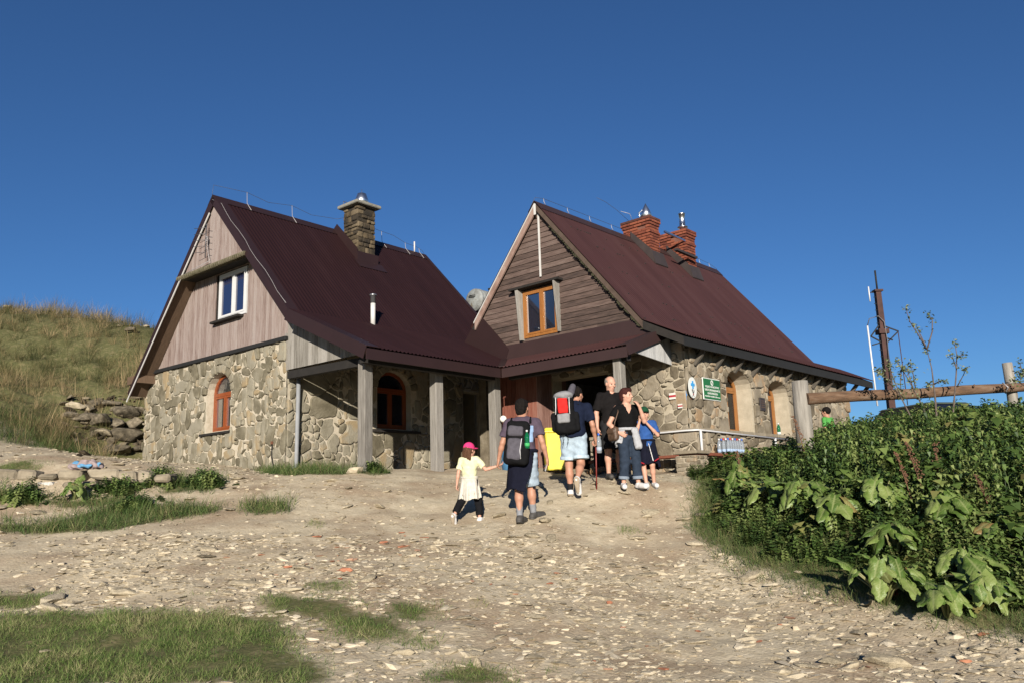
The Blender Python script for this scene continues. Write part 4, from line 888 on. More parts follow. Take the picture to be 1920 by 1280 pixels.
fl.prism([VV(CU-CS/2-.03, y0_, zf(y0_)), VV(CU-CS/2-.03, RV, RW), VV(CU-CS/2-.03, RV-.16, RW+.12), VV(CU-CS/2-.03, y0_, zf(y0_)+.34)], [VV(CU-CS/2-.045, y0_, zf(y0_)), VV(CU-CS/2-.045, RV, RW), VV(CU-CS/2-.045, RV-.16, RW+.12), VV(CU-CS/2-.045, y0_, zf(y0_)+.34)])
fl.prism([VV(CU-CS/2-.05, y0_, zf(y0_)), VV(CU+CS/2+.05, y0_, zf(y0_)), VV(CU+CS/2+.05, y0_, zf(y0_)+.26), VV(CU-CS/2-.05, y0_, zf(y0_)+.26)], [VV(CU-CS/2-.05, y0_-.02, zf(y0_)), VV(CU+CS/2+.05, y0_-.02, zf(y0_)), VV(CU+CS/2+.05, y0_-.02, zf(y0_)+.26), VV(CU-CS/2-.05, y0_-.02, zf(y0_)+.26)])
fl.add([VV(CU-.45, y0_-.24, zf(y0_-.24)+.035), VV(CU+.48, y0_-.24, zf(y0_-.24)+.035), VV(CU+.48, y0_+.0, zf(y0_)+.035), VV(CU-.45, y0_, zf(y0_)+.035)], [(0, 1, 2, 3)])
fl.build('chimney_flashing', trim_m, ch)
# lightning wire along the ridge and down the verge
def ridge_wire(parent, pts, stands, m=wire_m):
    wo_ = MB().tube(pts, .005, 5).build('lightning_wire', m, parent)
    for (a, b, c) in stands: MB().tube([a, b, c], .007, 5).build('wire_stand', wire_l, wo_)
    return wo_
st = []; pts = [VV(UA-.02, RV+.02, RW-.05), VV(UA+.0, RV, RW+.28)]
for u in (.45, 1.75, 3.2): pts.append(VV(u, RV, RW+.34-.0*u)); pts.append(VV(u+.6, RV, RW+.24))
pts[-1] = VV(3.45, RV-.3, 7.72)
ridge_wire(LH, pts, [(VV(u, RV-.22, roofz(RV-.22)+.05), VV(u, RV-.02, RW+.05), VV(u, RV, RW+.34)) for u in (.45, 1.75)])
pts = [VV(4.12, RV-.3, 7.55), VV(4.75, RV, RW+.36), VV(5.2, RV, RW+.34), VV(5.65, RV, RW+.22), VV(6.1, RV, RW+.20), VV(6.35, RV, RW+.12), VV(6.45, RV, RW-.02)]
ridge_wire(LH, pts, [(VV(u, RV-.22, roofz(RV-.22)+.05), VV(u, RV-.02, RW+.05), VV(u, RV, RW+h_)) for u, h_ in ((4.75, .36), (5.65, .22), (6.2, .17))])
MB().tube([VV(6.02, RV, RW), VV(6.02, RV, RW+.34)], .022, 8).build('wire_sleeve', white_m, LH)
pts = [VV(UA-.03, RV-.02, RW-.1)]
for k in range(1, 12):
    v = RV-(RV+.5)*k/11; pts.append(VV(UA+.04+.03*math.sin(k*1.7), v, roofz(v)+.05))
pts += [VV(-.05, -.62, 3.7), VV(.05, -.5, 3.45)]
MB().tube(pts, .0045, 5).build('lightning_wire', wire_l, LH)
# ================================================================== RIGHT HUT
GU = 4.412; GE = 13.09; RRV, RRW = -3.366, 6.844; KV, KW = -6.127, 3.54; REV, REW = -7.05, 3.09; WV = -6.65; WU = 5.03; PEV = -6.42; PS = .352; GEL = 15.0
sR = (RRW-KW)/(RRV-KV); LFV = -1.15; LFW = RRW-(LFV-RRV)*sR
def rz(v): return RRW-abs(v-RRV)*sR
gabR = lambda s, z, d: Vector((WU-d, s, z)); sideR = lambda s, z, d: Vector((s, WV-d, z))
RW1 = (6.70, 7.88, H(1.31), H(2.36), H(2.72)); RW2 = (8.74, 9.86, H(1.27), H(2.32), H(2.65))
stone_wall('side_stone_wall', [(WU, zb), (13.85, zb), (13.85, H(3.14)), (WU, H(3.14))], [RW1, RW2], sideR, stoneR, mortar_r, RH, 21, (.06, .22), .85, .028, depth=.45)
stone_wall('gable_stone_wall', [(WV+.03, zb), (-1.2, zb), (-1.2, H(3.12)), (WV+.03, H(3.12))], [(-4.72, -3.16, -.5, H(2.72), H(2.72))], gabR, stoneR, mortar_r, RH, 23, (.06, .21), .62, .028, tries=5000)
MB().box((12.85, (WV-.6)/2+.1, .6), (.25, 5.2, 3.2)).build('rear_wall', stoneR, RH); MB().box((13.72, -5.6, .7), (.22, 2.0, 2.9)).build('lean_to_wall', stoneR, RH); MB().box((9.0, -.9, 1.1), (8, .25, 4.2)).build('far_wall', stoneR, RH)
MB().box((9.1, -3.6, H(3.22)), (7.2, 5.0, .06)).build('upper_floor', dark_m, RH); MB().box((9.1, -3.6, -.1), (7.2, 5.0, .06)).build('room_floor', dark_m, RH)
window(RH, RW1, sideR, .36, orangewood, pane_c, mull=(.55,), curtain=[(6.78, 7.80)], ft=.08)
window(RH, RW2, sideR, .36, orangewood, pane_m, mull=(.5,), ft=.08, curtain=[(9.35, 9.78)])
# clapboard gable
wg = MB().prism([VV(GU+.10, LFV, LFW-.1), VV(GU+.10, RRV, RRW-.18), VV(GU+.10, KV+.05, 3.5), VV(GU+.10, -1.6, 3.30)], [VV(GU+.22, LFV, LFW-.1), VV(GU+.22, RRV, RRW-.18), VV(GU+.22, KV+.05, 3.5), VV(GU+.22, -1.6, 3.30)]).build('clapboard_gable', darkwood, RH)
wv0, wv1, ww0, ww1 = -3.86, -2.80, 3.68, 4.80
z = 3.42; r = random.Random(31); bh = .128
while z < 6.62:
    zt = z+bh; 
    lim = lambda q: (RRW-.15-q)/sR                      # half width under the rake at height q
    lo0, hi0 = RRV-lim(z), RRV+lim(z); lo1, hi1 = RRV-lim(zt-.01), RRV+lim(zt-.01)
    lo0 = max(lo0, KV+.05); lo1 = max(lo1, KV+.05); hi0 = min(hi0, -.95); hi1 = min(hi1, -.95)
    spans = [((lo0, lo1), (hi0, hi1))]
    if zt > ww0 and z < ww1: spans = [((lo0, lo1), (wv0-.04, wv0-.04)), ((wv1+.10, wv1+.10), (hi0, hi1))]
    for (a0, a1), (b0, b1) in spans:
        cut = [(a0, a1), (b0, b1)]
        if b0-a0 > 2.2 and r.random() < .6: c = r.uniform(a0+.7, b0-.7); pcs = [((a0, a1), (c-.003, c-.003)), ((c+.003, c+.003), (b0, b1))]
        else: pcs = [((a0, a1), (b0, b1))]
        for (p0, p1), (q0, q1) in pcs:
            if q0-p0 < .03: continue
            t0, t1 = .030+r.uniform(0, .006), .012
            MB().prism([VV(GU+.105, p0, z), VV(GU+.105, q0, z), VV(GU+.105, q1, zt+.012), VV(GU+.105, p1, zt+.012)], [VV(GU+.10-t0, p0, z), VV(GU+.10-t0, q0, z), VV(GU+.10-t1, q1, zt+.012), VV(GU+.10-t1, p1, zt+.012)]).build('clapboard', clapboard, wg)
    z = zt
window(RH, (wv0, wv1, H(ww0), H(ww1), H(ww1)), lambda s, z, d: Vector((GU+.06-d, s, z)), .0, orangewood, pane_m, mull=(.46,), transom=False, ft=.06, grow=0)
MB().prism([VV(GU-.02, wv1+.0, 3.64), VV(GU-.02, wv1+.07, 3.64), VV(GU+.11, wv1+.07, 3.64), VV(GU+.11, wv1, 3.64)], [VV(GU-.10, wv1+.02, 4.83), VV(GU-.10, wv1+.10, 4.83), VV(GU+.11, wv1+.10, 4.83), VV(GU+.11, wv1+.02, 4.83)]).build('window_cheek', greyboard, RH)
MB().prism([VV(GU+.0, wv0-.0, 3.68), VV(GU+.0, wv0-.04, 3.68), VV(GU+.11, wv0-.04, 3.68), VV(GU+.11, wv0, 3.68)], [VV(GU-.12, wv0+.0, 4.83), VV(GU-.12, wv0-.04, 4.83), VV(GU+.11, wv0-.04, 4.83), VV(GU+.11, wv0, 4.83)]).build('window_cheek', greyboard, RH)
MB().box((GU+.0, (wv0+wv1)/2+.06, H(4.86)), (.26, wv1-wv0+.44, .05)).build('window_hood', darkwood, RH)
MB().box((GU+.045, RRV-.02, H(5.92)), (.02, .045, 1.75)).build('white_batten', white_m, RH)
# barge boards
def slopebox(name, v0, w0, v1, w1, h_, u0, u1, m, off=0.0):
    return MB().prism([VV(u0, v0, w0-off), VV(u0, v1, w1-off), VV(u0, v1, w1-off-h_), VV(u0, v0, w0-off-h_)], [VV(u1, v0, w0-off), VV(u1, v1, w1-off), VV(u1, v1, w1-off-h_), VV(u1, v0, w0-off-h_)]).build(name, m, RH)
slopebox('barge_board', RRV+.002, RRW, -1.30, rz(-1.30), .22, GU-.045, GU-.005, barge_m, .03)
slopebox('barge_board', RRV-.002, RRW, KV, KW, .15, GU-.045, GU-.005, hm('barge_board_brown', [(.075, .048, .034), (.12, .083, .06)], 6, .85, .3, 50), .03)
slopebox('verge_strip', RRV+.002, RRW, -1.28, rz(-1.28), .035, GU-.065, GU-.046, white_m, .03)
MB().box((GU-.055, RRV+.0, H(6.66)), (.016, .06, .26)).build('ridge_batten', white_m, RH)
mo = MB(); rr = random.Random(3)
for k in range(60):
    v = RRV-(RRV-KV)*(.15+.85*k/60); mo.box(VV(GU-.01, v, rz(v)-.20+rr.uniform(-.02, .015)), (.05, .06*rr.uniform(.6, 1.6), .035*rr.uniform(.5, 1.8)), Matrix.Rotation(rr.uniform(-.9, .9), 3, 'X'))
mo.build('moss_line', hm('moss', [(.025, .025, .012), (.07, .065, .03)], 20, 1.0), RH)
# roof
nR = Vector((0, -sR, 1)).normalized(); nRb = Vector((0, sR, 1)).normalized(); sK = (KW-REW)/(KV-REV); nK = Vector((0, -sK, 1)).normalized()
corr('roof_sheet', roofR, RH, None, None, GE-GU+.04, lambda s: (VV(GU-.06+s, RRV, RRW+.01), VV(GU-.06+s, KV, KW+.01)), nR, .10, .004)
corr('roof_sheet', roofR, RH, None, None, GE-GU+.04, lambda s: (VV(GU-.06+s, RRV, RRW+.01), VV(GU-.06+s, LFV, rz(LFV)+.01)), nRb, .10, .004)
def bell(s):
    u = GU-.02+s; return (VV(u, KV, KW+.012), VV(u, REV, REW+.012))
corr('eave_sheet', roofR, RH, None, None, GEL-GU+.02, bell, nK, .10, .014)
pf = lambda u: EW+(u-UI)*PS
def rp(s):
    v = VALV-s; ub = UI if v < EV else UI+(v-EV)*1.13/.89; ut = GU+.03 if v > KV+.1 else 4.75
    return (VV(ut, v, pf(ut)+.012), VV(ub, v, pf(ub)+.012))
corr('porch_roof_sheet', roofR, RH, None, None, VALV-PEV-.002, rp, Vector((-.33, 0, .94)), .10, .014)
deck('roof_deck', VV(GU, RRV, RRW), VV(GE-.04, RRV, RRW), VV(GE-.04, KV, KW), VV(GU, KV, KW), .09, darkwood, RH)
deck('roof_deck', VV(GU, RRV, RRW), VV(GE-.04, RRV, RRW), VV(GE-.04, LFV, rz(LFV)), VV(GU, LFV, rz(LFV)), .09, darkwood, RH)
deck('eave_deck', VV(GU, KV, KW), VV(GEL-.05, KV, KW), VV(GEL-.05, REV+.03, REW), VV(GU, REV+.03, REW), .10, darkwood, RH)
MB().box((14.0, KV+.3, H(KW)-.25), (1.8, .6, .30)).build('lean_to_roof', darkwood, RH)
deck('porch_deck', VV(5.0, VALV, pf(5.0)), VV(5.0, PEV+.03, pf(5.0)), VV(UI+.05, PEV+.03, pf(UI+.05)), VV(UI+.05, EV, pf(UI+.05)), .07, darkwood, RH)
verge('verge_trim', VV(UI, PEV, EW), VV(4.85, PEV, pf(4.85)), .22, .19, trimR, RH, Vector((-.33, 0, .94)), (0, 1, 0))
MB().prism([VV(GU-.01, REV+.03, REW-.02), VV(GEL-.03, REV+.03, REW-.02), VV(GEL-.03, REV+.03, REW-.20), VV(GU-.01, REV+.03, REW-.20)], [VV(GU-.01, REV+.07, REW-.02), VV(GEL-.03, REV+.07, REW-.02), VV(GEL-.03, REV+.07, REW-.20), VV(GU-.01, REV+.07, REW-.20)]).build('eave_board', black_m, RH)
MB().prism([VV(UI+.01, EV, EW-.015), VV(UI+.01, PEV, EW-.015), VV(UI+.01, PEV, EW-.215), VV(UI+.01, EV, EW-.215)], [VV(UI+.04, EV, EW-.015), VV(UI+.04, PEV, EW-.015), VV(UI+.04, PEV, EW-.215), VV(UI+.04, EV, EW-.215)]).build('fascia', trimR, RH)
MB().box((UI+.25, (EV-6.35)/2, H(EW)-.17), (.14, 6.35+EV-.1, .16)).build('porch_beam', darkwood, RH)
slopebox('front_eave_board', KV, KW, REV+.02, REW, .16, GU-.05, GU-.01, darkwood, .03)
rc = MB()
for vv in (RRV-.20, RRV+.20):
    P = [VV(GU-.07, RRV, RRW+.032), VV(GE, RRV, RRW+.032), VV(GE, vv, rz(vv)+.032), VV(GU-.07, vv, rz(vv)+.032)]; rc.add(P, [(0, 1, 2, 3) if vv > RRV else (3, 2, 1, 0)])
rc.build('ridge_cap', trimR, RH)
MB().prism([VV(GU+.02, -1.70, 3.18), VV(GU+.02, KV-.1, 3.18), VV(GU+.02, KV-.02, 3.60), VV(GU+.02, -2.0, 3.60)], [VV(GU+.045, -1.70, 3.18), VV(GU+.045, KV-.1, 3.18), VV(GU+.045, KV-.02, 3.60), VV(GU+.045, -2.0, 3.60)]).build('wall_flashing', trimR, RH)
# strip where the gable meets the left roof
_vf = [(-1.40, 4.50), (-1.02, 4.06), (-.72, 3.70), (-2.2, 3.15), (-2.36, 3.50)]
MB().prism([VV(GU+.01, a, b) for a, b in _vf], [VV(GU+.05, a, b) for a, b in _vf]).build('valley_flashing', trim_m, RH)
for k in range(12):
    u = WU+.35+.86*k; MB().beam(VV(u, WV-.02, 2.66), VV(u, REV+.10, REW-.12), .07, .09).build('eave_strut', mat('strut_wood', [(.05, .043, .034), (.09, .078, .06)], 8, .9), RH); MB().beam(VV(u, WV+.1, 3.22), VV(u, REV+.10, REW-.08), .09, .12).build('rafter_tail', darkwood, RH)
# porch end boarding (white-grey) on the right
PB = PEV+.06
pe = MB().prism([VV(UI+.15, PB+.03, 2.78), VV(WU, PB+.03, 2.66), VV(WU, PB+.03, 3.30), VV(UI+.15, PB+.03, 2.82)], [VV(UI+.15, PB+.06, 2.78), VV(WU, PB+.06, 2.66), VV(WU, PB+.06, 3.30), VV(UI+.15, PB+.06, 2.82)]).build('porch_end_boarding', darkwood, RH)
u = UI+.05; r = random.Random(9); wb = hm('bleached_board', [(.36, .36, .36), (.52, .52, .51), (.60, .60, .59)], 8, .85, .3, 50, rand=.25, stretch=(5, 5, .3))
bt = lambda q: 2.79-(q-UI)*.085; tp = lambda q: pf(q)-.09
while u < 5.0:
    b = min(5.02, u+.10*r.uniform(.9, 1.1))
    if tp(b) > bt(b)+.02: MB().prism([VV(u+.003, PB+.03, bt(u)), VV(b-.003, PB+.03, bt(b)), VV(b-.003, PB+.03, tp(b)), VV(u+.003, PB+.03, max(bt(u)+.01, tp(u)))], [VV(u+.003, PB+.0, bt(u)), VV(b-.003, PB+.0, bt(b)), VV(b-.003, PB+.0, tp(b)), VV(u+.003, PB+.0, max(bt(u)+.01, tp(u)))]).build('board', wb, pe)
    u = b
zg = gz(*wr(3.5, -6.08, 0).xy)-EYE
MB().box((3.5, -6.08, (H(2.66)+H(zg)-.15)/2), (.18, .18, H(2.66)-H(zg)+.15)).build('porch_post', greyboard, RH, .012)
# red plank vestibule
VU0 = 4.48; vv0, vv1 = -1.95, -3.11
ve = MB().box(((VU0+5.6)/2, (vv0+vv1)/2, H(1.95)), (5.6-VU0-.06, vv0-vv1-.06, 2.75)).build('plank_vestibule', dark_m, RH); r = random.Random(17)
v = vv1
while v < vv0-.03:
    b = min(vv0, v+.15*r.uniform(.9, 1.1)); MB().box((VU0+.02-r.uniform(0, .008), (v+b)/2, H(1.97)), (.03, b-v-.008, 2.75)).build('plank', reddoor, ve); v = b
u = VU0; pk = hm('pale_red_plank', [(.20, .10, .075), (.30, .165, .13), (.36, .22, .18)], 7, .85, .3, 50, rand=.3, stretch=(4, 4, .4))  # side planks get a paler, pinker red than the front ones
while u < 5.55:
    b = min(5.6, u+.15*r.uniform(.9, 1.1)); MB().box(((u+b)/2, vv1+.0-r.uniform(0, .008), H(1.97)), (b-u-.008, .03, 2.75)).build('plank', pk, ve); u = b
# brick chimneys
def brick_chimney(u0, v0, su, sv, zt, label):
    c = MB().box((u0, v0, H(zt-.75)), (su-.05, sv-.05, 1.46)).build('brick_chimney', bmortar, RH); c['label'] = label
    r = random.Random(int(u0*10)); z = zt-1.30; row = 0
    while z < zt-.02:
        grow = .045 if z > zt-.16 else (.022 if zt-.40 > z > zt-.48 or z > zt-.26 else 0.0)
        for ax in (0, 1):
            ln = (su if ax == 0 else sv)+2*grow
            for sg in (-1, 1):
                s = -ln/2-(.125 if row % 2 else 0)
                while s < ln/2-.01:
                    a, b = max(s, -ln/2), min(s+.25, ln/2); s += .25
                    if b-a < .03: continue
                    if ax == 1 and sg == -1 and zt-.34 < z < zt-.17 and (abs((a+b)/2+ln*.16) < .07): continue
                    cx_, ss = (a+b)/2, (b-a)-.014; o_ = (sv if ax == 0 else su)/2+grow-.03; m_ = brick_d if (z > zt-.11 and u0 < 9.5) else brick_w
                    if ax == 0: MB().box((u0+cx_, v0+sg*o_, H(z)+.036), (ss, .07, .060)).build('brick', m_, c)
                    else: MB().box((u0+sg*o_, v0+cx_, H(z)+.036), (.068, ss-.004, .060)).build('brick', m_, c)
        z += .077; row += 1
    MB().box((u0, v0, H(zt)-.035), (su+.06, sv+.06, .05)).build('chimney_top', brick_d if u0 < 9.5 else brick_w, c)
    return c
C1 = brick_chimney(8.55, -3.56, .46, .84, 7.32, 'brick chimney with sooty top and a pointed steel cowl')
C2 = brick_chimney(10.36, -3.60, .48, .86, 7.36, 'brick chimney with a slim steel flue')
MB().lathe([(.13, H(7.32)), (.13, H(7.38)), (.17, H(7.39)), (.12, H(7.55)), (.09, H(7.62)), (.0, H(7.80))], (8.58, -3.74, 0), 16).build('pointed_cowl', steel, C1)
MB().tube([VV(8.58, -3.68, 7.40), VV(8.58, -3.54, 7.42), VV(8.58, -3.52, 7.58), VV(8.58, -3.70, 7.66)], .02, 6).build('cowl_handle', steel, C1)
MB().lathe([(.085, H(7.38)), (.085, H(7.50)), (.15, H(7.505)), (.15, H(7.525)), (.085, H(7.53)), (.085, H(7.90)), (.10, H(7.905)), (.10, H(7.93)), (.02, H(7.95))], (10.38, -3.80, 0), 16).build('flue_pipe', steel, C2)
lead = hm('lead_flashing', [(.040, .030, .028), (.06, .045, .042)], 3, .6)
for c, uu, vv in ((C1, 8.55, -3.56), (C2, 10.36, -3.60)):
    a, b = vv-.44, vv+.25; mb = MB(); ul = uu-.275
    mb.prism([VV(ul, RRV-.05, rz(RRV-.05)+.02), VV(ul, a-.12, rz(a-.12)+.02), VV(ul, a-.02, rz(a)+.30), VV(ul, RRV-.05, rz(RRV)+.16)], [VV(ul-.02, RRV-.05, rz(RRV-.05)+.02), VV(ul-.02, a-.12, rz(a-.12)+.02), VV(ul-.02, a-.02, rz(a)+.30), VV(ul-.02, RRV-.05, rz(RRV)+.16)])
    mb.prism([VV(uu-.28, a-.02, rz(a)+.26), VV(uu+.28, a-.02, rz(a)+.26), VV(uu+.30, a-.14, rz(a-.14)+.02), VV(uu-.30, a-.14, rz(a-.14)+.02)], [VV(uu-.28, a-.04, rz(a)+.26), VV(uu+.28, a-.04, rz(a)+.26), VV(uu+.30, a-.16, rz(a-.14)+.04), VV(uu-.30, a-.16, rz(a-.14)+.04)])
    mb.build('chimney_flashing', lead, c)
MB().beam(VV(9.2, -3.9, 7.1), VV(10.2, -4.0, 7.0), .05, .05).build('roof_hatch_rail', steel, RH); MB().beam(VV(9.3, -4.15, 6.55), VV(10.3, -4.2, 6.5), .10, .06).build('roof_hatch', lead, RH)
pts = [VV(GU-.08, RRV+.1, RRW-.1), VV(GU-.02, RRV, RRW+.12)]; stn = []
for u in (4.7, 5.6, 6.5, 7.45): pts.append(VV(u, RRV, RRW+.17)); stn.append((VV(u+.03, RRV-.03, RRW+.02), VV(u+.01, RRV, RRW+.10), VV(u, RRV, RRW+.17)))
pts.append(VV(8.35, RRV, RRW+.16)); ridge_wire(RH, pts, stn)
ridge_wire(RH, [VV(8.9, RRV, 7.1), VV(9.4, RRV, 7.16), VV(10.2, RRV, 7.1)], [])
ridge_wire(RH, [VV(11.3, RRV, 7.0), VV(12.0, RRV, RRW+.16), VV(12.6, RRV, RRW+.14), VV(13.05, RRV, RRW+.06), VV(13.09, RRV, RRW-.05)], [(VV(u, RRV-.03, RRW+.02), VV(u, RRV, RRW+.08), VV(u, RRV, RRW+.15)) for u in (12.0, 12.6)])
ridge_wire(RH, [VV(8.4, -3.3, 7.36), VV(8.0, -3.2, 7.60), VV(7.5, -3.2, 7.70), VV(7.1, -3.2, 7.72)], [(VV(8.42, -3.4, 7.36), VV(8.3, -3.4, 7.52), VV(8.1, -3.25, 7.58))])
# nail heads on the faded roof
nl = MB(); rr = random.Random(8)
for k in range(70):
    u = rr.uniform(4.8, 12.8); q = rr.choice((.18, .33, .55, .78, .93)); v = RRV-(RRV-KV)*q; nl.box(VV(u, v, rz(v)+.02), (.035, .03, .02), Matrix.Rotation(-math.atan(sR), 3, 'X'))
nl.build('roof_screws', lead, RH)
# plinth ledge round the corner with its coping
fnP = lambda s, z, d: Vector((s, WV-.40-d, z)); fnQ = lambda s, z, d: Vector((WU-.40-d, s, z))
PZ = H(1.225)
stone_wall('plinth_side', [(WU-.40, zb), (12.5, zb), (12.5, PZ), (WU-.40, PZ)], [], fnP, stoneR, mortar_r, RH, 25, (.07, .19), .7, .028, False, tries=3000)
stone_wall('plinth_front', [(WV-.38, zb), (-4.45, zb), (-4.45, PZ), (WV-.38, PZ)], [], fnQ, stoneR, mortar_r, RH, 26, (.07, .18), .6, .028, False, tries=2500)
cop = hm('coping_stone', [(.26, .215, .15), (.38, .325, .235)], 5, .9, .5, 30, rand=.3); r = random.Random(4); s = WU-.44
while s < 12.4: b = s+r.uniform(.5, .9); MB().box(((s+b)/2, WV-.215, PZ+.03), (b-s-.012, .46, .07)).build('coping_slab', cop, RH, .008); s = b
s = WV-.0
while s < -4.5: b = min(-4.45, s+r.uniform(.5, .9)); MB().box((WU-.215, (s+b)/2, PZ+.031), (.46, b-s-.012, .07)).build('coping_slab', cop, RH, .008); s = b
# ------------------------------------------------------------------ figures: signed distance shapes meshed with surface nets
class SDF:
    """grid that collects smooth-blended shapes and is meshed as one continuous surface"""
    def __init__(s, lo, hi, h):
        s.lo = np.array(lo, float); s.h = h; s.n = np.ceil((np.array(hi, float)-s.lo)/h).astype(int)+1
        s.D = np.full(s.n, 1.0, np.float32)
    def sub(s, lo, hi):
        a = np.maximum(0, np.floor((np.array(lo)-s.lo)/s.h).astype(int)); b = np.minimum(s.n, np.ceil((np.array(hi)-s.lo)/s.h).astype(int)+1)
        if (b <= a).any(): return None
        g = [s.lo[i]+s.h*np.arange(a[i], b[i]) for i in range(3)]
        return tuple(slice(a[i], b[i]) for i in range(3)), np.meshgrid(*g, indexing='ij', sparse=False)
    def put(s, lo, hi, f, k=.02, cut=False, clips=()):
        m = k+3*s.h; q = s.sub(np.array(lo)-m, np.array(hi)+m)
        if q is None: return
        sl_, (x, y, z) = q; d = f(x, y, z)
        for (p, n_) in clips: d = np.maximum(d, (x-p[0])*n_[0]+(y-p[1])*n_[1]+(z-p[2])*n_[2])
        o = s.D[sl_]
        if cut: s.D[sl_] = np.maximum(o, -d)
        else:
            hh = np.maximum(k-np.abs(o-d), 0)/max(k, 1e-6); s.D[sl_] = np.minimum(o, d)-hh*hh*k*.25
    def cone(s, a, b, ra, rb, k=.02, clips=(), cut=False):
        a = np.array(a, float); b = np.array(b, float); ba = b-a; L2 = max(ba@ba, 1e-9); r = max(ra, rb)
        def f(x, y, z):
            px, py, pz = x-a[0], y-a[1], z-a[2]; t = np.clip((px*ba[0]+py*ba[1]+pz*ba[2])/L2, 0, 1)
            return np.sqrt((px-t*ba[0])**2+(py-t*ba[1])**2+(pz-t*ba[2])**2)-(ra+(rb-ra)*t)
        s.put(np.minimum(a, b)-r, np.maximum(a, b)+r, f, k, cut, clips)
    def ell(s, c, r, k=.02, R=None, clips=(), cut=False):
        c = np.array(c, float); r = np.array(r, float); Rm = np.array(R) if R is not None else np.eye(3); m = r.max()
        def f(x, y, z):
            px, py, pz = x-c[0], y-c[1], z-c[2]
            q = [Rm[0, i]*px+Rm[1, i]*py+Rm[2, i]*pz for i in range(3)]
            k0 = np.sqrt(sum((q[i]/r[i])**2 for i in range(3))); k1 = np.sqrt(sum((q[i]/r[i]**2)**2 for i in range(3)))+1e-6
            return k0*(k0-1)/k1
        s.put(c-m, c+m, f, k, cut, clips)
    def box(s, c, hs, rad, k=.01, R=None, clips=(), cut=False):
        c = np.array(c, float); hs = np.array(hs, float); Rm = np.array(R) if R is not None else np.eye(3); m = np.linalg.norm(hs)+rad
        def f(x, y, z):
            px, py, pz = x-c[0], y-c[1], z-c[2]; q = [np.abs(Rm[0, i]*px+Rm[1, i]*py+Rm[2, i]*pz)-hs[i]+rad for i in range(3)]
            return np.sqrt(sum(np.maximum(a, 0)**2 for a in q))+np.minimum(np.maximum(np.maximum(q[0], q[1]), q[2]), 0)-rad
        s.put(c-m, c+m, f, k, cut, clips)
    def fold(s, amp, fr, seed=0):
        g = [s.lo[i]+s.h*np.arange(s.n[i]) for i in range(3)]; x, y, z = np.meshgrid(*g, indexing='ij', sparse=True)
        s.D += (amp*(np.sin(fr*(x*1.3+z*.7)+seed)*np.sin(fr*(y*1.1-z*.9)+seed*2)+.5*np.sin(fr*2.1*(z*1.2+x*.4)+seed*3)*np.sin(fr*1.7*y))).astype(np.float32)
    def mesh(s, name, smooth=True):
        D = s.D; D[[0, -1]] = 1; D[:, [0, -1]] = 1; D[:, :, [0, -1]] = 1; ins = D < 0; nx_, ny_, nz_ = D.shape
        cnt = np.zeros((nx_-1, ny_-1, nz_-1), np.int8)
        for i in (0, 1):
            for j in (0, 1):
                for k in (0, 1): cnt += ins[i:nx_-1+i, j:ny_-1+j, k:nz_-1+k]
        act = (cnt > 0) & (cnt < 8); C = np.argwhere(act); vid = np.full(act.shape, -1, np.int32); vid[act] = np.arange(len(C))
        P = np.zeros((len(C), 3)); W = np.zeros(len(C)); co = [(i, j, k) for i in (0, 1) for j in (0, 1) for k in (0, 1)]
        for a in co:
            for b in co:
                if sum(abs(a[q]-b[q]) for q in range(3)) != 1 or a > b: continue
                da = D[C[:, 0]+a[0], C[:, 1]+a[1], C[:, 2]+a[2]]; db = D[C[:, 0]+b[0], C[:, 1]+b[1], C[:, 2]+b[2]]; m = (da < 0) != (db < 0)
                t = np.where(m, da/np.where(m, da-db, 1), 0)[:, None]; pa, pb = np.array(a, float), np.array(b, float)
                P += np.where(m[:, None], pa+(pb-pa)*t, 0); W += m
        V = s.lo+s.h*(C+P/np.maximum(W, 1)[:, None]); F = []
        for ax in range(3):
            u, v = (ax+1) % 3, (ax+2) % 3; sl0 = [slice(None)]*3; sl1 = [slice(None)]*3; sl0[ax] = slice(0, -1); sl1[ax] = slice(1, None)
            a, b = ins[tuple(sl0)], ins[tuple(sl1)]; E_ = np.argwhere(a != b); E_ = E_[(E_[:, u] > 0) & (E_[:, v] > 0)]
            if not len(E_): continue
            fl = a[tuple(E_.T)]; q = []
            for du, dv in ((0, 0), (1, 0), (1, 1), (0, 1)):
                I = E_.copy(); I[:, u] -= du; I[:, v] -= dv; q.append(vid[tuple(I.T)])
            Q = np.stack(q, -1); Q[~fl] = Q[~fl][:, ::-1]; F.append(Q)
        F = np.concatenate(F); F = F[(F >= 0).all(1)]
        return np_mesh(name, V, F, smooth)
def rotz(a): c, s = math.cos(a), math.sin(a); return np.array([[c, -s, 0], [s, c, 0], [0, 0, 1]])
def rotx(a): c, s = math.cos(a), math.sin(a); return np.array([[1, 0, 0], [0, c, -s], [0, s, c]])
def roty(a): c, s = math.cos(a), math.sin(a); return np.array([[c, 0, s], [0, 1, 0], [-s, 0, c]])
V3 = lambda *a: np.array(a, float)
def nrmz(v): return v/(np.linalg.norm(v)+1e-9)
skin_m = mat('skin', [(.27, .135, .085), (.32, .165, .11)], 14, .55, .05, 200, spec=.3)
skin_p = mat('skin_pale', [(.36, .195, .135), (.41, .23, .165)], 14, .55, .05, 200, spec=.3)
def cloth(name, c, rough=.9, var=.18): return mat(name, [tuple(q*(1-var) for q in c), tuple(min(1, q*(1+var)) for q in c)], 18, rough, .25, 120, spec=.06)
hair_dk = mat('hair_dark', [(.004, .003, .0028), (.010, .0075, .006)], 30, .85, .4, 90, spec=.12, stretch=(3, 3, .6)); hair_gr = mat('hair_grey', [(.10, .085, .07), (.18, .155, .13)], 30, .85, .3, 90, spec=.12)
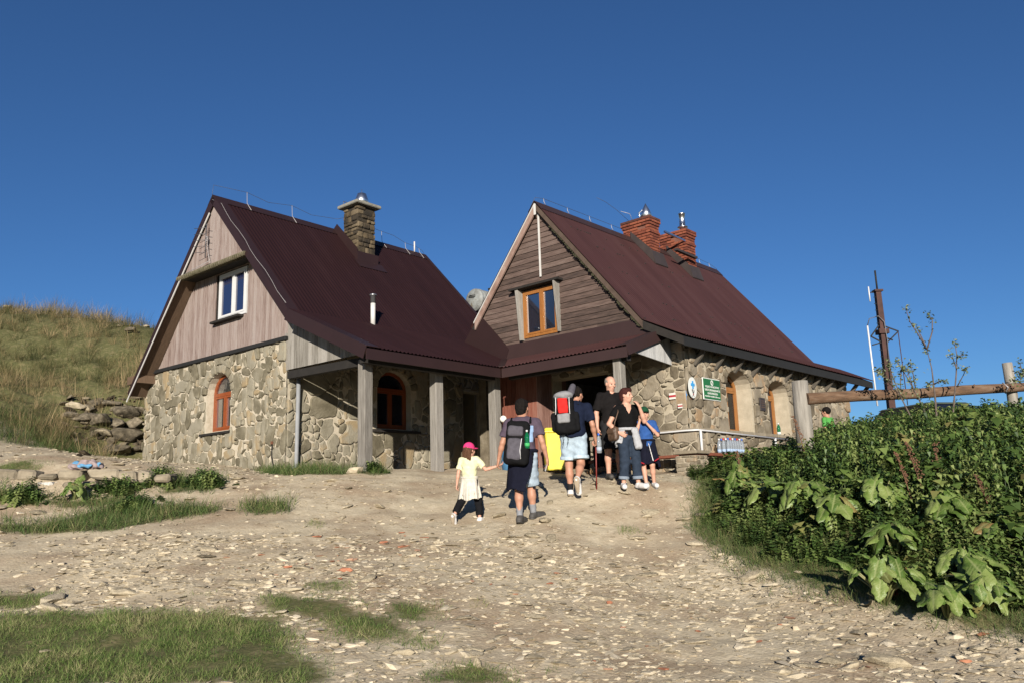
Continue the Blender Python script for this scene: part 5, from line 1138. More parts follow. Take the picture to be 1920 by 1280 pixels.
hair_br = mat('hair_brown', [(.045, .022, .012), (.10, .05, .028)], 30, .85, .4, 90, spec=.12, stretch=(3, 3, .6)); hair_rd = mat('hair_auburn', [(.022, .007, .006), (.05, .015, .012)], 30, .85, .4, 90, spec=.12)
eye_m = mat('eye', [(.01, .008, .006), (.02, .015, .012)], 5, .3); lip_m = mat('lips', [(.32, .12, .10), (.36, .15, .12)], 5, .5); shoe_w = mat('white_shoe', [(.42, .41, .40), (.50, .49, .48)], 12, .6); sole_m = mat('shoe_sole', [(.20, .16, .11), (.28, .23, .17)], 12, .8)
shoe_d = mat('dark_shoe', [(.03, .028, .026), (.05, .046, .042)], 12, .7)
class Fig:
    """one person: joints in a local frame (x to the person's right, y forward, z up), metres for a 1.75 m adult, scaled by height"""
    def __init__(s, label, height, loc, yaw, J=None, girth=1.0, head_yaw=0.0, head_pitch=0.0, headk=1.07, group=None, skin=None):
        s.sc = height/1.75; s.g = girth; s.skin = skin or skin_m
        s.root = empty('person', loc, yaw, label, 'person', group); s.J = {k: V3(*v) for k, v in dict(
            pelvis=(0, 0, .96), waist=(0, 0, 1.10), chest=(0, -.005, 1.30), neck=(0, -.01, 1.475), head=(0, .02, 1.635),
            shL=(-.185, -.01, 1.42), shR=(.185, -.01, 1.42), elL=(-.235, -.03, 1.13), elR=(.235, -.03, 1.13), wrL=(-.235, .05, .88), wrR=(.235, .05, .88),
            hipL=(-.09, 0, .92), hipR=(.09, 0, .92), knL=(-.10, .02, .50), knR=(.10, .02, .50), anL=(-.10, -.02, .085), anR=(.10, -.02, .085), toL=(-.12, .15, .03), toR=(.12, .15, .03),
            hdL=(0, .35, -.95), hdR=(0, .35, -.95), pmL=(1, 0, 0), pmR=(-1, 0, 0)).items()}
        for k, v in (J or {}).items(): s.J[k] = V3(*v)
        s.hy, s.hp, s.hk = head_yaw, head_pitch, headk; s.curl = dict(L=.55, R=.55)
        pts = np.array([s.J[k] for k in s.J if k[:2] not in ('hd', 'pm')]); s.lo = pts.min(0)-.26; s.hi = pts.max(0)+.26; s.lo[2] = min(s.lo[2], -.08)
    def grid(s, h=.011, lo=None, hi=None): return SDF(s.lo if lo is None else lo, s.hi if hi is None else hi, h)
    def out(s, G, name, m, parent=None):
        me = G.mesh(name); me.transform(Matrix.Scale(s.sc, 4)); return put(name, me, parent or s.root, [m])
    def headframe(s): return rotz(s.hy) @ rotx(s.hp)
    def hp_(s, x, y, z): return s.J['head']+s.headframe() @ (V3(x, y, z)*s.hk)
    def body(s):
        J = s.J; G = s.grid(.0112); g = s.g
        G.ell(J['pelvis'], (.165*g, .115*g, .13), .05); G.ell(J['waist'], (.142*g, .10*g, .15), .06); G.ell(J['chest'], (.165*g, .112*g, .19), .06)
        G.cone(J['pelvis'], J['chest'], .10*g, .105*g, .05)
        G.cone((J['chest']+J['neck'])/2+V3(0, -.01, .02), J['neck']+V3(0, 0, .02), .085, .058, .05); G.cone(J['neck'], s.hp_(0, -.015, -.06), .056, .052, .03)
        for q in 'LR':
            sh, el, wr = J['sh'+q], J['el'+q], J['wr'+q]; G.cone(J['neck']+V3(0, -.005, -.05), sh, .05, .055, .05)
            G.cone(sh, el, .052*g**.5, .038*g**.5, .035); G.cone(el, el+(wr-el)*.35, .038*g**.5, .039*g**.5, .02); G.cone(el+(wr-el)*.3, wr, .039*g**.5, .025, .02)
            hip, kn, an, to = J['hip'+q], J['kn'+q], J['an'+q], J['to'+q]
            G.cone(hip, kn, .092*g, .058*g**.5, .05); ax = nrmz(an-kn); bk = nrmz(np.cross(ax, V3(1, 0, 0))); bk = bk if bk[1] < 0 else -bk
            G.cone(kn, kn+(an-kn)*.38+bk*.012, .056*g**.5, .057*g**.5, .03); G.cone(kn+(an-kn)*.35+bk*.010, an, .054*g**.5, .034, .03)
            G.cone(an-V3(0, 0, .02), to, .038, .03, .03)
            s.hand(G, q)
        s.head(G)
        b = s.out(G, 'body', s.skin); s.bodyo = b; return b
    def hand(s, G, q):
        """palm, four unequal curled fingers and a thumb leaving the side of the palm"""
        J = s.J; wr = J['wr'+q]; d = nrmz(J['hd'+q]); n_ = nrmz(J['pm'+q]-d*(J['pm'+q] @ d)); sd = np.cross(d, n_); sd = sd if q == 'R' else -sd
        # sd: across the palm, towards the thumb
        kn = wr+d*.085
        for o in (-.026, -.008, .010, .027): G.cone(wr+d*.015+sd*o*.6, kn+sd*o, .017, .013, .012)
        cu = s.curl[q]
        for o, L in ((-.030, .060), (-.010, .074), (.010, .080), (.029, .072)):
            a = kn+sd*o; d1 = nrmz(d*math.cos(cu)+n_*math.sin(cu)); d2 = nrmz(d*math.cos(cu*2.4)+n_*math.sin(cu*2.4)); b = a+d1*L*.55; G.cone(a, b, .0095, .0088, .006); G.cone(b, b+d2*L*.5, .0088, .0072, .005)
        a = wr+d*.035+sd*.026; b = a+nrmz(d*.75+sd*.6+n_*.25)*.042; G.cone(a, b, .014, .0105, .012); G.cone(b, b+nrmz(d*.9+sd*.1+n_*.45)*.034, .0102, .0085, .006)
    def head(s, G):
        R = s.headframe(); k = s.hk; e = lambda c, r, kk, **q: G.ell(s.hp_(*c), np.array(r)*k, kk, R, **q)
        e((0, -.012, .03), (.078, .098, .092), .02); e((0, .02, -.035), (.062, .075, .078), .04); e((0, .045, -.085), (.036, .035, .030), .03)
        e((0, .083, .022), (.052, .018, .013), .015)                                       # brow
        G.cone(s.hp_(0, .088, .012), s.hp_(0, .112, -.028), .009*k, .014*k, .012)          # nose
        for x in (-1, 1):
            e((x*.032, .098, .002), (.017, .014, .012), .008, cut=True); e((x*.079, -.002, -.008), (.010, .020, .030), .008)
            e((x*.045, .06, -.03), (.022, .02, .022), .02)
        e((0, .086, -.062), (.026, .012, .010), .008)                                      # mouth
    def face(s):
        for x in (-1, 1):
            mb = MB(); c = s.hp_(x*.032, .083, .002)*s.sc; r = .0105*s.sc*s.hk
            mb.lathe([(r*math.sin(math.pi*i/6)+1e-5, -r*math.cos(math.pi*i/6)) for i in range(7)], c, 10); mb.build('eye', eye_m, s.bodyo)
        R = s.headframe(); P = [s.hp_(x, .0985-abs(x)*.25, -.062+z)*s.sc for x, z in ((-.022, 0), (-.008, .004), (.008, .004), (.022, 0), (.008, -.006), (-.008, -.006))]; f = (R @ V3(0, .004, 0))*s.sc
        MB().prism([p-f*2 for p in P], [p+f for p in P]).build('lips', lip_m, s.bodyo)
    def hair(s, m, kind='short'):
        G = s.grid(.0085, s.J['head']-.3, s.J['head']+.3); R = s.headframe(); k = s.hk
        up = R @ V3(0, -.25, .97); fr = R @ V3(0, 1, 0); cl = []
        if kind == 'short':
            G.ell(s.hp_(0, -.016, .034), V3(.086, .104, .098)*k, .01, R, clips=[(s.hp_(0, .075, .045), R @ nrmz(V3(0, .8, -.55))), (s.hp_(0, -.09, -.06), R @ V3(0, 0, -1))])
        elif kind == 'full':
            G.ell(s.hp_(0, -.020, .036), V3(.087, .106, .100)*k, .01, R, clips=[(s.hp_(0, .07, .05), R @ nrmz(V3(0, .85, -.5)))]); G.ell(s.hp_(0, -.055, -.035), V3(.066, .062, .075)*k, .03, R); G.ell(s.hp_(0, .055, .085), V3(.06, .045, .035)*k, .02, R)
        elif kind == 'rim':
            G.ell(s.hp_(0, -.016, .028), V3(.083, .102, .095)*k, .01, R, clips=[(s.hp_(0, .02, .05), R @ nrmz(V3(0, .9, .5))), (s.hp_(0, -.02, .062), R @ nrmz(V3(0, .25, .95))), (s.hp_(0, -.09, -.055), R @ V3(0, 0, -1))])
        elif kind == 'long':
            G.ell(s.hp_(0, -.02, .02), V3(.090, .106, .105)*k, .01, R, clips=[(s.hp_(0, .06, .0), R @ nrmz(V3(0, .9, -.2)))]); 
            for x in (-.06, -.03, 0, .03, .06): G.cone(s.hp_(x, -.07, -.02), s.hp_(x*1.35, -.085+abs(x)*.3, -.16), .035*k, .022*k, .02)
        G.fold(.0055, 62, 2); return s.out(G, 'hair', m, s.bodyo)
    def patch(s, m, lo, hi, name='print'):
        """thin printed area on the shirt surface inside a box"""
        G = s.sg; g = [G.lo[i]+G.h*np.arange(G.n[i]) for i in range(3)]; x, y, z = np.meshgrid(*g, indexing='ij', sparse=True)
        b = np.maximum(np.maximum(np.maximum(lo[0]-x, x-hi[0]), np.maximum(lo[1]-y, y-hi[1])), np.maximum(lo[2]-z, z-hi[2])); K = SDF(s.lo, s.hi, G.h); K.D = np.maximum(G.D-.004, b).astype(np.float32); return s.out(K, name, m)
    def limb_clip(s, a, b, f): p = a+(b-a)*f; return [(p, nrmz(b-a))]
    def shirt(s, m, sleeve=.6, hem=.90, inf=.020, neck='crew', name='shirt', vdeep=0.0):
        J = s.J; g = s.g; G = s.grid(.0115); c = [(V3(0, 0, hem), V3(0, 0, -1))]
        G.ell(J['pelvis'], (.165*g+inf, .115*g+inf, .15), .05, clips=c); G.ell(J['waist'], (.145*g+inf, .104*g+inf, .17), .06, clips=c); G.ell(J['chest'], (.165*g+inf, .114*g+inf, .19+inf*.5), .06, clips=c)
        G.cone(J['pelvis'], J['chest'], .11*g+inf, .11*g+inf, .04, clips=c)
        for q in 'LR':
            sh, el, wr = J['sh'+q], J['el'+q], J['wr'+q]; G.cone(J['neck']+V3(0, -.01, -.075), sh-V3(0, 0, .012), .050+inf*.5, .050+inf*.5, .05)
            if sleeve <= 1: G.cone(sh, sh+(el-sh)*sleeve*1.3, (.053*g**.5+inf*.8), (.046*g**.5+inf*1.15), .035, clips=s.limb_clip(sh, el, sleeve))
            else: G.cone(sh, el, .058+inf, .044+inf, .04); G.cone(el, el+(wr-el)*(sleeve-1)*1.1, .044+inf, .032+inf, .03, clips=s.limb_clip(el, wr, sleeve-1))
        nk = J['neck']; up = nrmz(s.hp_(0, 0, 0)-nk)
        G.cone(nk-up*.06, nk+up*.15, .064, .068, .005, cut=True)
        if neck == 'v': G.cone(nk+V3(0, .085, .02), nk+V3(0, .15, -.13-vdeep), .075, .012, .005, cut=True)
        if neck == 'collar': G.cone(nk-up*.02, nk+up*.035, .076, .07, .01); G.cone(nk-up*.06, nk+up*.15, .060, .064, .005, cut=True); G.cone(nk+V3(0, .05, .03), nk+V3(0, .12, -.07), .03, .01, .005, cut=True)
        G.fold(.0065, 22, 1); s.sg = SDF(s.lo, s.hi, .0115); s.sg.D = G.D.copy(); return s.out(G, name, m)
    def legs(s, m, length=1.0, inf=.022, top=1.0, flare=.0, name='trousers', cuff=None):
        """length 0..1 along the thigh, 1..2 along the calf"""
        J = s.J; g = s.g; G = s.grid(.0115); c = [(V3(0, 0, top), V3(0, 0, 1))]
        G.ell(J['pelvis']-V3(0, 0, .01), (.165*g+.009, .115*g+.009, .15), .05, clips=c); G.ell(J['waist'], (.140*g+.006, .098*g+.006, .12), .04, clips=c)
        for q in 'LR':
            h_, k_, a_ = J['hip'+q], J['kn'+q], J['an'+q]
            if length <= 1: G.cone(h_, h_+(k_-h_)*1.05, .088*g+inf*.7, .062*g**.5+inf*.8+flare, .05, clips=s.limb_clip(h_, k_, length))
            else:
                G.cone(h_, k_, .088*g+inf*.8, .060*g**.5+inf*.8, .05); G.cone(k_, a_, .062*g**.5+inf, .040+inf+flare, .04, clips=s.limb_clip(k_, a_, length-1))
        G.fold(.007, 21, 4); o = s.out(G, name, m)
        if cuff:
            G2 = s.grid(.0115)
            for q in 'LR':
                h_, k_, a_ = J['hip'+q], J['kn'+q], J['an'+q]; A_, B_, f = (h_, k_, length) if length <= 1 else (k_, a_, length-1); L_ = np.linalg.norm(B_-A_)
                ra = (.088*g+(.062*g**.5-.088*g)*f) if length <= 1 else (.062*g**.5+(.040-.062*g**.5)*f); p = A_+(B_-A_)*f; d = nrmz(B_-A_); G2.cone(p-d*.07, p+d*.08, ra+inf+flare*f+.010, ra+inf+flare*f+.012, .0, clips=[(p+d*.006, d), (p-d*.05, -d)])
            s.out(G2, 'rolled_cuff', cuff, o)
        return o
    def socks(s, m, f=.45):
        J = s.J; G = s.grid(.011)
        for q in 'LR': k_, a_ = J['kn'+q], J['an'+q]; G.cone(k_, a_-V3(0, 0, .02), .062, .042, .01, clips=[(a_+(k_-a_)*f, nrmz(k_-a_))])
        return s.out(G, 'socks', m)
    def shoes(s, m, sm=None, big=1.0):
        J = s.J
        for q in 'LR':
            a_, t_ = J['an'+q], J['to'+q]; G = SDF(np.minimum(a_, t_)-.2, np.maximum(a_, t_)+.2, .009); d = nrmz(t_-a_+V3(0, 0, 1e-4)); f = nrmz(t_-a_); leg = nrmz(J['kn'+q]-a_)
            he = a_-leg*.05-f*.02; he = a_+nrmz(a_-J['kn'+q])*.045-f*.03; n_ = nrmz(np.cross(np.cross(f, leg), f)); 
            G.cone(he, t_+n_*.01, .040*big, .036*big, .02); G.cone(a_-leg*.01, he, .047*big, .042*big, .02, clips=[(a_+leg*.025, leg)]); G.cone((he+t_)/2+n_*.015, t_+n_*.008, .044*big, .038*big, .03)
            low = -n_; G.put(np.minimum(a_, t_)-.2, np.maximum(a_, t_)+.2, lambda x, y, z: (x-he[0])*low[0]+(y-he[1])*low[1]+(z-he[2])*low[2]-.028, 0, False) if False else None
            sh = s.out(G, 'shoe', m); G2 = SDF(np.minimum(a_, t_)-.2, np.maximum(a_, t_)+.2, .009)
            G2.cone(he-n_*.028, t_-n_*.018+f*.01, .041*big, .039*big, .01, clips=[(he-n_*.018, n_), (he-n_*.047, -n_)]); s.out(G2, 'sole', sm or sole_m, sh)
    def skirt(s, m, z0, z1, r0, r1, name='tied_jacket', off=(0, 0), slant=0.0, amp=.02, nf=9, dep=.72, open_=None, seed=0, cut=None):
        """cloth hanging from the waist: a flared, folded shell"""
        G = s.grid(.012); cx, cy = s.J['pelvis'][0]+off[0], s.J['pelvis'][1]+off[1]
        def f(x, y, z):
            t = np.clip((z0-z)/(z0-z1), 0, 1); dx, dy = x-cx-off[0]*t, (y-cy)/dep; a = np.arctan2(dy, dx); R_ = r0+(r1-r0)*t+amp*t*np.sin(nf*a+seed)+.4*amp*t*np.sin(2.3*nf*a+1)
            d = np.abs(np.hypot(dx, dy)-R_)*.75-.009; zb_ = z1+slant*np.sin(a+seed)+.02*np.sin(5*a); d = np.maximum(np.maximum(d, z-z0), zb_-z)
            if open_ is not None: dl = np.abs((a-open_[0]+np.pi) % (2*np.pi)-np.pi); d = np.maximum(d, (open_[1]+.25*t*open_[2]-dl)*.2)
            return d
        m_ = max(r0, r1)+.08; G.put((cx-m_, cy-m_, z1-.15), (cx+m_, cy+m_, z0+.05), f, .0); o = s.out(G, name, m)
        G = s.grid(.012)
        def f2(x, y, z):
            dx, dy = x-cx, (y-cy)/dep; return np.sqrt((np.hypot(dx, dy)-r0)**2+(z-z0)**2)-.028
        G.put((cx-m_, cy-m_, z0-.08), (cx+m_, cy+m_, z0+.08), f2, .0); s.out(G, 'sleeve_roll', m, o); return o
    def cap(s, m, brim=None, back=False):
        R = s.headframe(); k = s.hk; G = s.grid(.0085, s.J['head']-.3, s.J['head']+.3)
        G.ell(s.hp_(0, -.012, .04), V3(.092, .110, .105)*k, .01, R, clips=[(s.hp_(0, 0, .022), R @ nrmz(V3(0, -.18, -1)))]); o = s.out(G, 'cap', m, s.bodyo)
        G = s.grid(.0085, s.J['head']-.35, s.J['head']+.35)
        G.ell(s.hp_(0, .10, .035), V3(.075, .085, .016)*k, .01, R, clips=[(s.hp_(0, .07, .03), R @ V3(0, -1, 0))]); s.out(G, 'cap_peak', brim or m, o); return o
    def world(s, v): r = s.root; return Matrix.Translation(r.location) @ Matrix.Rotation(r.rotation_euler.z, 4, 'Z') @ Vector((V3(*v)*s.sc).tolist())
def gpos(px, py, y):
    """standing point: the photo column at distance y, on the ground"""
    q = at(px, py, y); return Vector((q.x, y, gz(q.x, y)))
# --- girl in the pink cap
gl = Fig('girl in a pink cap and pale yellow top holding the hand of a man', 1.16, gpos(882, 972, 12.0), -.28, dict(
    shL=(-.175, 0, 1.36), shR=(.175, 0, 1.36), neck=(0, 0, 1.42), head=(0, .03, 1.56), chest=(0, 0, 1.24), waist=(0, 0, 1.06), pelvis=(0, 0, .90), elL=(-.25, -.02, 1.08), wrL=(-.29, -.02, .83), hdL=(-.1, .1, -1),
    elR=(.36, .05, 1.13), wrR=(.62, .14, 1.20), hdR=(.9, .25, .3), pmR=(0, 0, 1), hipL=(-.09, 0, .86), hipR=(.09, 0, .86),
    knL=(-.19, -.02, .47), anL=(-.27, -.28, .17), toL=(-.29, -.22, -.0), knR=(.14, .16, .48), anR=(.18, .10, .085), toR=(.20, .27, .03)), girth=1.0, head_yaw=-.5, headk=1.28, skin=skin_p)
gl.body(); gl.face(); gl.hair(hair_br, 'long'); gl.cap(cloth('pink_cap', (.48, .035, .13)))
gl.shirt(cloth('pale_yellow_top', (.48, .475, .30)), .75, .86, .022); gl.legs(cloth('black_leggings', (.007, .007, .008)), 1.82, .026, 1.0, .012); gl.skirt(cloth('cream_jacket', (.40, .375, .32)), .97, .52, .175, .235, 'tied_jacket', slant=.04, amp=.03, nf=7, dep=.8); gl.shoes(shoe_w, sole_m, 1.25)
# --- man with the grey day pack
m1 = Fig('dark-haired man in a purple-grey shirt walking uphill with a grey day pack', 1.77, gpos(985, 974, 11.8), -.10, dict(
    chest=(0, .03, 1.31), neck=(0, .05, 1.47), head=(.0, .085, 1.62), shL=(-.195, .03, 1.41), shR=(.195, .03, 1.41),
    elL=(-.29, .0, 1.13), wrL=(-.36, .06, .90), hdL=(-.25, .2, -.9), pmL=(1, .3, 0), elR=(.275, -.02, 1.13), wrR=(.335, .06, .88), hdR=(.05, .25, -1), pmR=(-1, .2, 0),
    knL=(-.08, .02, .50), anL=(-.07, -.06, .09), toL=(-.02, .12, .035), knR=(.08, .20, .52), anR=(.10, .22, .13), toR=(.22, .36, .10)), girth=1.03, head_yaw=-.35)
m1.body(); m1.face(); m1.hair(hair_dk, 'full'); m1.shirt(cloth('purple_grey_tee', (.060, .045, .062)), .72, .88, .024); m1.legs(cloth('pale_denim', (.26, .32, .38)), .93, .030, 1.0, .03, 'shorts')
m1.patch(cloth('pale_blue_print', (.19, .28, .42)), (.10, -.4, 1.12), (.165, -.05, 1.36)); m1.skirt(cloth('navy_jacket', (.006, .0065, .013)), 1.0, .47, .19, .25, 'tied_jacket', slant=.02, amp=.012, nf=5, open_=(-.25, .30, 3.6)); m1.socks(cloth('grey_sock', (.16, .165, .175)), .36); m1.shoes(shoe_d, shoe_d, 1.08)
# --- man with the red and black pack and a walking stick
m2 = Fig('man in navy shirt and pale denim shorts with a red and black rucksack', 1.76, gpos(1080, 932, 13.0), -.12, dict(
    pelvis=(0, -.02, .97), waist=(.01, .0, 1.10), chest=(.03, .05, 1.31), neck=(.05, .09, 1.46), head=(.08, .14, 1.61), shL=(-.15, .06, 1.41), shR=(.235, .05, 1.40), elL=(-.27, .10, 1.13), wrL=(-.20, .32, 1.08), hdL=(.3, .9, .1),
    elR=(.31, .02, 1.11), wrR=(.345, .14, .88), hdR=(0, .55, -.55), pmR=(-1, .0, -.2), knL=(-.09, .05, .50), anL=(-.08, .04, .09), toL=(-.07, .20, .03), knR=(.10, -.02, .50), anR=(.05, -.30, .26), toR=(.06, -.26, .06)), girth=1.10, head_yaw=-.55)
m2.curl['R'] = .95
m2.body(); m2.face(); m2.hair(hair_dk, 'short'); m2.shirt(cloth('navy_tee', (.007, .010, .022)), .8, .92, .026); m2.legs(cloth('washed_denim', (.25, .31, .36)), .80, .040, 1.03, .02, 'shorts', cloth('denim_cuff', (.30, .37, .42))); m2.socks(cloth('black_sock', (.014, .014, .015)), .3); m2.shoes(shoe_w, sole_m, 1.1)
# --- bald man
m3 = Fig('balding man in a black polo shirt standing behind the woman', 1.74, gpos(1153, 895, 14.0), math.pi+.25, dict(
    elR=(.27, -.02, 1.13), wrR=(.28, .03, .88), hdR=(.0, .2, -1), pmR=(-1, 0, 0), elL=(-.26, .02, 1.13), wrL=(-.24, .14, .90)), girth=1.05, head_yaw=.25, head_pitch=-.22, skin=skin_p)
m3.body(); m3.face(); m3.hair(hair_gr, 'rim'); m3.shirt(cloth('black_polo', (.008, .007, .007)), .85, .88, .026, 'collar'); m3.legs(cloth('charcoal_shorts', (.016, .016, .017)), .98, .035, 1.0, .03, 'shorts'); m3.shoes(shoe_d, shoe_d, 1.05)
# --- woman
wo_f = Fig('woman in a black V-neck top with a grey sweater tied round her hips', 1.60, gpos(1183, 909, 13.2), math.pi+.18, dict(
    shL=(-.175, -.01, 1.41), shR=(.175, -.01, 1.41), elR=(.33, -.03, 1.14), wrR=(.19, .10, .97), hdR=(-.7, .5, -.45), pmR=(-.5, -.5, 0), elL=(-.27, .14, 1.16), wrL=(-.16, .22, 1.42), hdL=(.45, -.2, .85), pmL=(.7, -.7, -.2),
    knL=(-.10, .05, .50), anL=(-.13, .03, .085), toL=(-.20, .19, .03), knR=(.10, .03, .50), anR=(.13, .0, .085), toR=(.17, .17, .03)), girth=1.10, head_yaw=.75, skin=skin_p)
wo_f.body(); wo_f.face(); wo_f.hair(hair_rd, 'full'); wo_f.shirt(cloth('black_top', (.005, .0048, .005)), .55, .93, .014, 'v', vdeep=.05); wo_f.legs(cloth('dark_jeans', (.019, .027, .042)), 1.78, .022, 1.02, .018, 'jeans', cloth('jeans_cuff', (.15, .18, .22))); wo_f.shoes(shoe_w, shoe_d, 1.08)
wo_f.skirt(cloth('grey_sweater', (.26, .265, .275)), 1.04, .76, .185, .235, 'tied_sweater', slant=.05, amp=.02, nf=6, open_=(math.pi/2, .45, 1.6))
G = wo_f.grid(.0115)
for x in (-.05, -.09): G.cone((x, .155, 1.02), (x-.05, .18, .72), .038, .05, .02)
G.fold(.006, 30, 2); wo_f.out(G, 'sweater_sleeve', MATS['grey_sweater'])
# --- boy
by = Fig('boy in a blue T-shirt and dark green cap with a jacket round his waist', 1.32, gpos(1216, 908, 13.3), math.pi-.02, dict(
    chest=(0, 0, 1.25), neck=(0, 0, 1.43), head=(0, .02, 1.57), shL=(-.18, 0, 1.37), shR=(.18, 0, 1.37), pelvis=(0, 0, .92), waist=(0, 0, 1.06), elR=(.20, .17, 1.20), wrR=(.13, .20, 1.42), hdR=(-.1, -.1, 1), pmR=(-.8, -.5, 0), elL=(-.24, .14, 1.10), wrL=(-.0, .24, 1.36), hdL=(.5, .0, .85), pmL=(.3, -.9, 0),
    hipL=(-.09, 0, .88), hipR=(.09, 0, .88), knL=(-.10, .04, .48), anL=(-.13, -.06, .085), toL=(-.16, .10, .03), knR=(.09, .03, .48), anR=(.05, .05, .085), toR=(.06, .22, .03)), girth=.92, headk=1.16, skin=skin_p)
by.body(); by.face(); by.hair(hair_br, 'short'); by.cap(cloth('green_cap', (.010, .045, .022))); by.shirt(cloth('blue_tee', (.022, .062, .19)), .85, .88, .024); by.legs(cloth('navy_shorts', (.006, .0065, .013)), .96, .040, 1.0, .03, 'shorts'); by.shoes(shoe_w, shoe_w, 1.2)
jk = by.skirt(cloth('navy_track_top', (.006, .0065, .013)), 1.0, .44, .18, .27, 'tied_jacket', slant=.06, amp=.02, nf=5, open_=(math.pi/2+.35, .35, .8), seed=1)
by.skirt(cloth('red_trim', (.22, .012, .02)), .47, .41, .276, .285, 'jacket_trim', slant=.06, amp=.02, nf=5, open_=(math.pi/2+.35, .55, .8), seed=1) if False else None
G = by.grid(.0115); G.cone((.10, .225, .50), (.22, .20, .56), .016, .014, .01); G.cone((-.22, .19, .60), (-.13, .23, .55), .016, .014, .01); by.out(G, 'red_trim', cloth('red_trim', (.22, .012, .02)), jk)
G = by.grid(.0115); G.cone((-.03, .165, .93), (-.10, .215, .56), .009, .012, .01); by.out(G, 'white_stripe', shoe_w, jk)
# --- seated person in the shade
q = wr(4.25, -5.45, .0); sp = Fig('person in black sitting on the bench behind the balding man', 1.70, Vector((q.x, q.y, gz(q.x, q.y)-.40*0)), math.pi*.5+.35, dict(
    pelvis=(0, 0, .56), waist=(0, .04, .70), chest=(0, .10, .88), neck=(0, .16, 1.03), head=(0, .22, 1.17), shL=(-.18, .13, .98), shR=(.18, .13, .98), elL=(-.23, .20, .72), elR=(.23, .20, .72), wrL=(-.16, .42, .68), wrR=(.16, .42, .68), hdL=(.2, .9, 0), hdR=(-.2, .9, 0), pmL=(0, 0, -1), pmR=(0, 0, -1),
    hipL=(-.10, .02, .54), hipR=(.10, .02, .54), knL=(-.14, .44, .52), knR=(.14, .44, .52), anL=(-.14, .48, .10), anR=(.14, .46, .10), toL=(-.15, .66, .03), toR=(.15, .64, .03)), skin=skin_p)
sp.body(); sp.face(); sp.hair(hair_dk, 'short'); sp.shirt(cloth('black_jacket', (.010, .010, .011)), 1.9, .48, .024, name='jacket'); sp.legs(cloth('black_trousers', (.011, .011, .012)), 1.9, .024, .66); sp.shoes(mat('tan_boot', [(.13, .07, .03), (.2, .11, .05)], 8, .7), shoe_d, 1.1)
# --- head behind the nettles
q = at(1550, 775, 15.6); gzv = gz(q.x, q.y)
gb_ = Fig('dark-haired child in a green shirt whose head shows above the nettles', 1.12, Vector((q.x, q.y, q.z+.06-1.12+.045)), math.pi*.5-.9, None, headk=1.25, girth=.95, head_yaw=.2)
gb_.body(); gb_.face(); gb_.hair(hair_dk, 'short'); gb_.shirt(cloth('green_tee', (.06, .22, .05)), .8, .88, .022); gb_.legs(cloth('grey_shorts', (.1, .1, .11)), .95, .03, 1.0, .02, 'shorts'); gb_.shoes(shoe_d, shoe_d, 1.1)
# ------------------------------------------------------------------ packs and hand-held things
black_c = cloth('black_nylon', (.006, .006, .0065)); grey_c = cloth('grey_nylon', (.062, .058, .068)); grey_l = cloth('light_grey_nylon', (.17, .17, .175)); red_c = cloth('red_nylon', (.42, .018, .016)); white_c = cloth('white_webbing', (.5, .5, .5))
green_g = glass('green_bottle', (.004, .10, .035), .25); clear_g = glass('clear_bottle', (.35, .38, .42), .6)
def pack_at(fig, label, name='backpack', cat='backpack'):
    e = empty(name, fig.root.location, fig.root.rotation_euler.z, label, cat); return e
def sdf_part(fig, G, name, m, parent): me = G.mesh(name); me.transform(Matrix.Scale(fig.sc, 4)); return put(name, me, parent, [m])
# grey day pack
e = pack_at(m1, 'grey and black day pack on the back of the dark-haired man'); Rt = rotx(-.10) @ roty(.10)
def gridl(c, r, h=.009): return SDF(V3(*c)-r, V3(*c)+r, h)
G = gridl((-.06, -.2, 1.1), .5); G.box((-.06, -.185, 1.12), (.165, .085, .30), .07, .02, Rt); G.box((-.075, -.21, .93), (.175, .10, .13), .07, .04, Rt); G.fold(.004, 22, 1); sdf_part(m1, G, 'bag', black_c, e)
G = gridl((-.06, -.25, 1.1), .45); G.box((-.095, -.275, 1.02), (.105, .045, .155), .04, .01, Rt); G.fold(.004, 30, 2); sdf_part(m1, G, 'front_pocket', grey_c, e)
G = gridl((-.06, -.25, 1.2), .45); G.box((-.075, -.255, 1.27), (.11, .04, .075), .035, .01, Rt); G.fold(.003, 30, 3); sdf_part(m1, G, 'top_pocket', grey_c, e)
for x in (-.155, .125): MB().tube([Vector((x, -.10, 1.40))*m1.sc, Vector((x*.95, .02, 1.475))*m1.sc, Vector((x*1.0, .14, 1.40))*m1.sc, Vector((x*1.15, .15, 1.2))*m1.sc, Vector((x*1.3, .02, 1.02))*m1.sc, Vector((x*1.1, -.12, .95))*m1.sc], .018, 7).build('strap', black_c, e)
MB().tube([Vector((-.09+.105, -.318, 1.16))*m1.sc, Vector((-.015, -.325, 1.0))*m1.sc, Vector((-.01, -.31, .88))*m1.sc], .005, 5).build('piping', white_c, e)
def bottle(label, base, h, r_, gm, capm, name='bottle', cat='bottle', axis=None, parent=None, labelm=None):
    pr = [(r_*.85, 0), (r_, h*.04), (r_, h*.30), (r_*.92, h*.36), (r_, h*.42), (r_, h*.62), (r_*.75, h*.76), (r_*.36, h*.87), (r_*.34, h*.91)]
    o = MB().lathe(pr, (0, 0, 0), 14).build(name, gm, parent); o.location = base
    if axis is not None: o.rotation_euler = Vector((0, 0, 1)).rotation_difference(Vector(axis)).to_euler()
    MB().lathe([(r_*.42, h*.90), (r_*.42, h), (r_*.3, h*1.005)], (0, 0, 0), 12).build('cap', capm, o)
    if labelm: MB().lathe([(r_*1.02, h*.12), (r_*1.02, h*.30)], (0, 0, 0), 14).build('paper_label', labelm, o)
    if label: tag(o, label, cat)
    return o
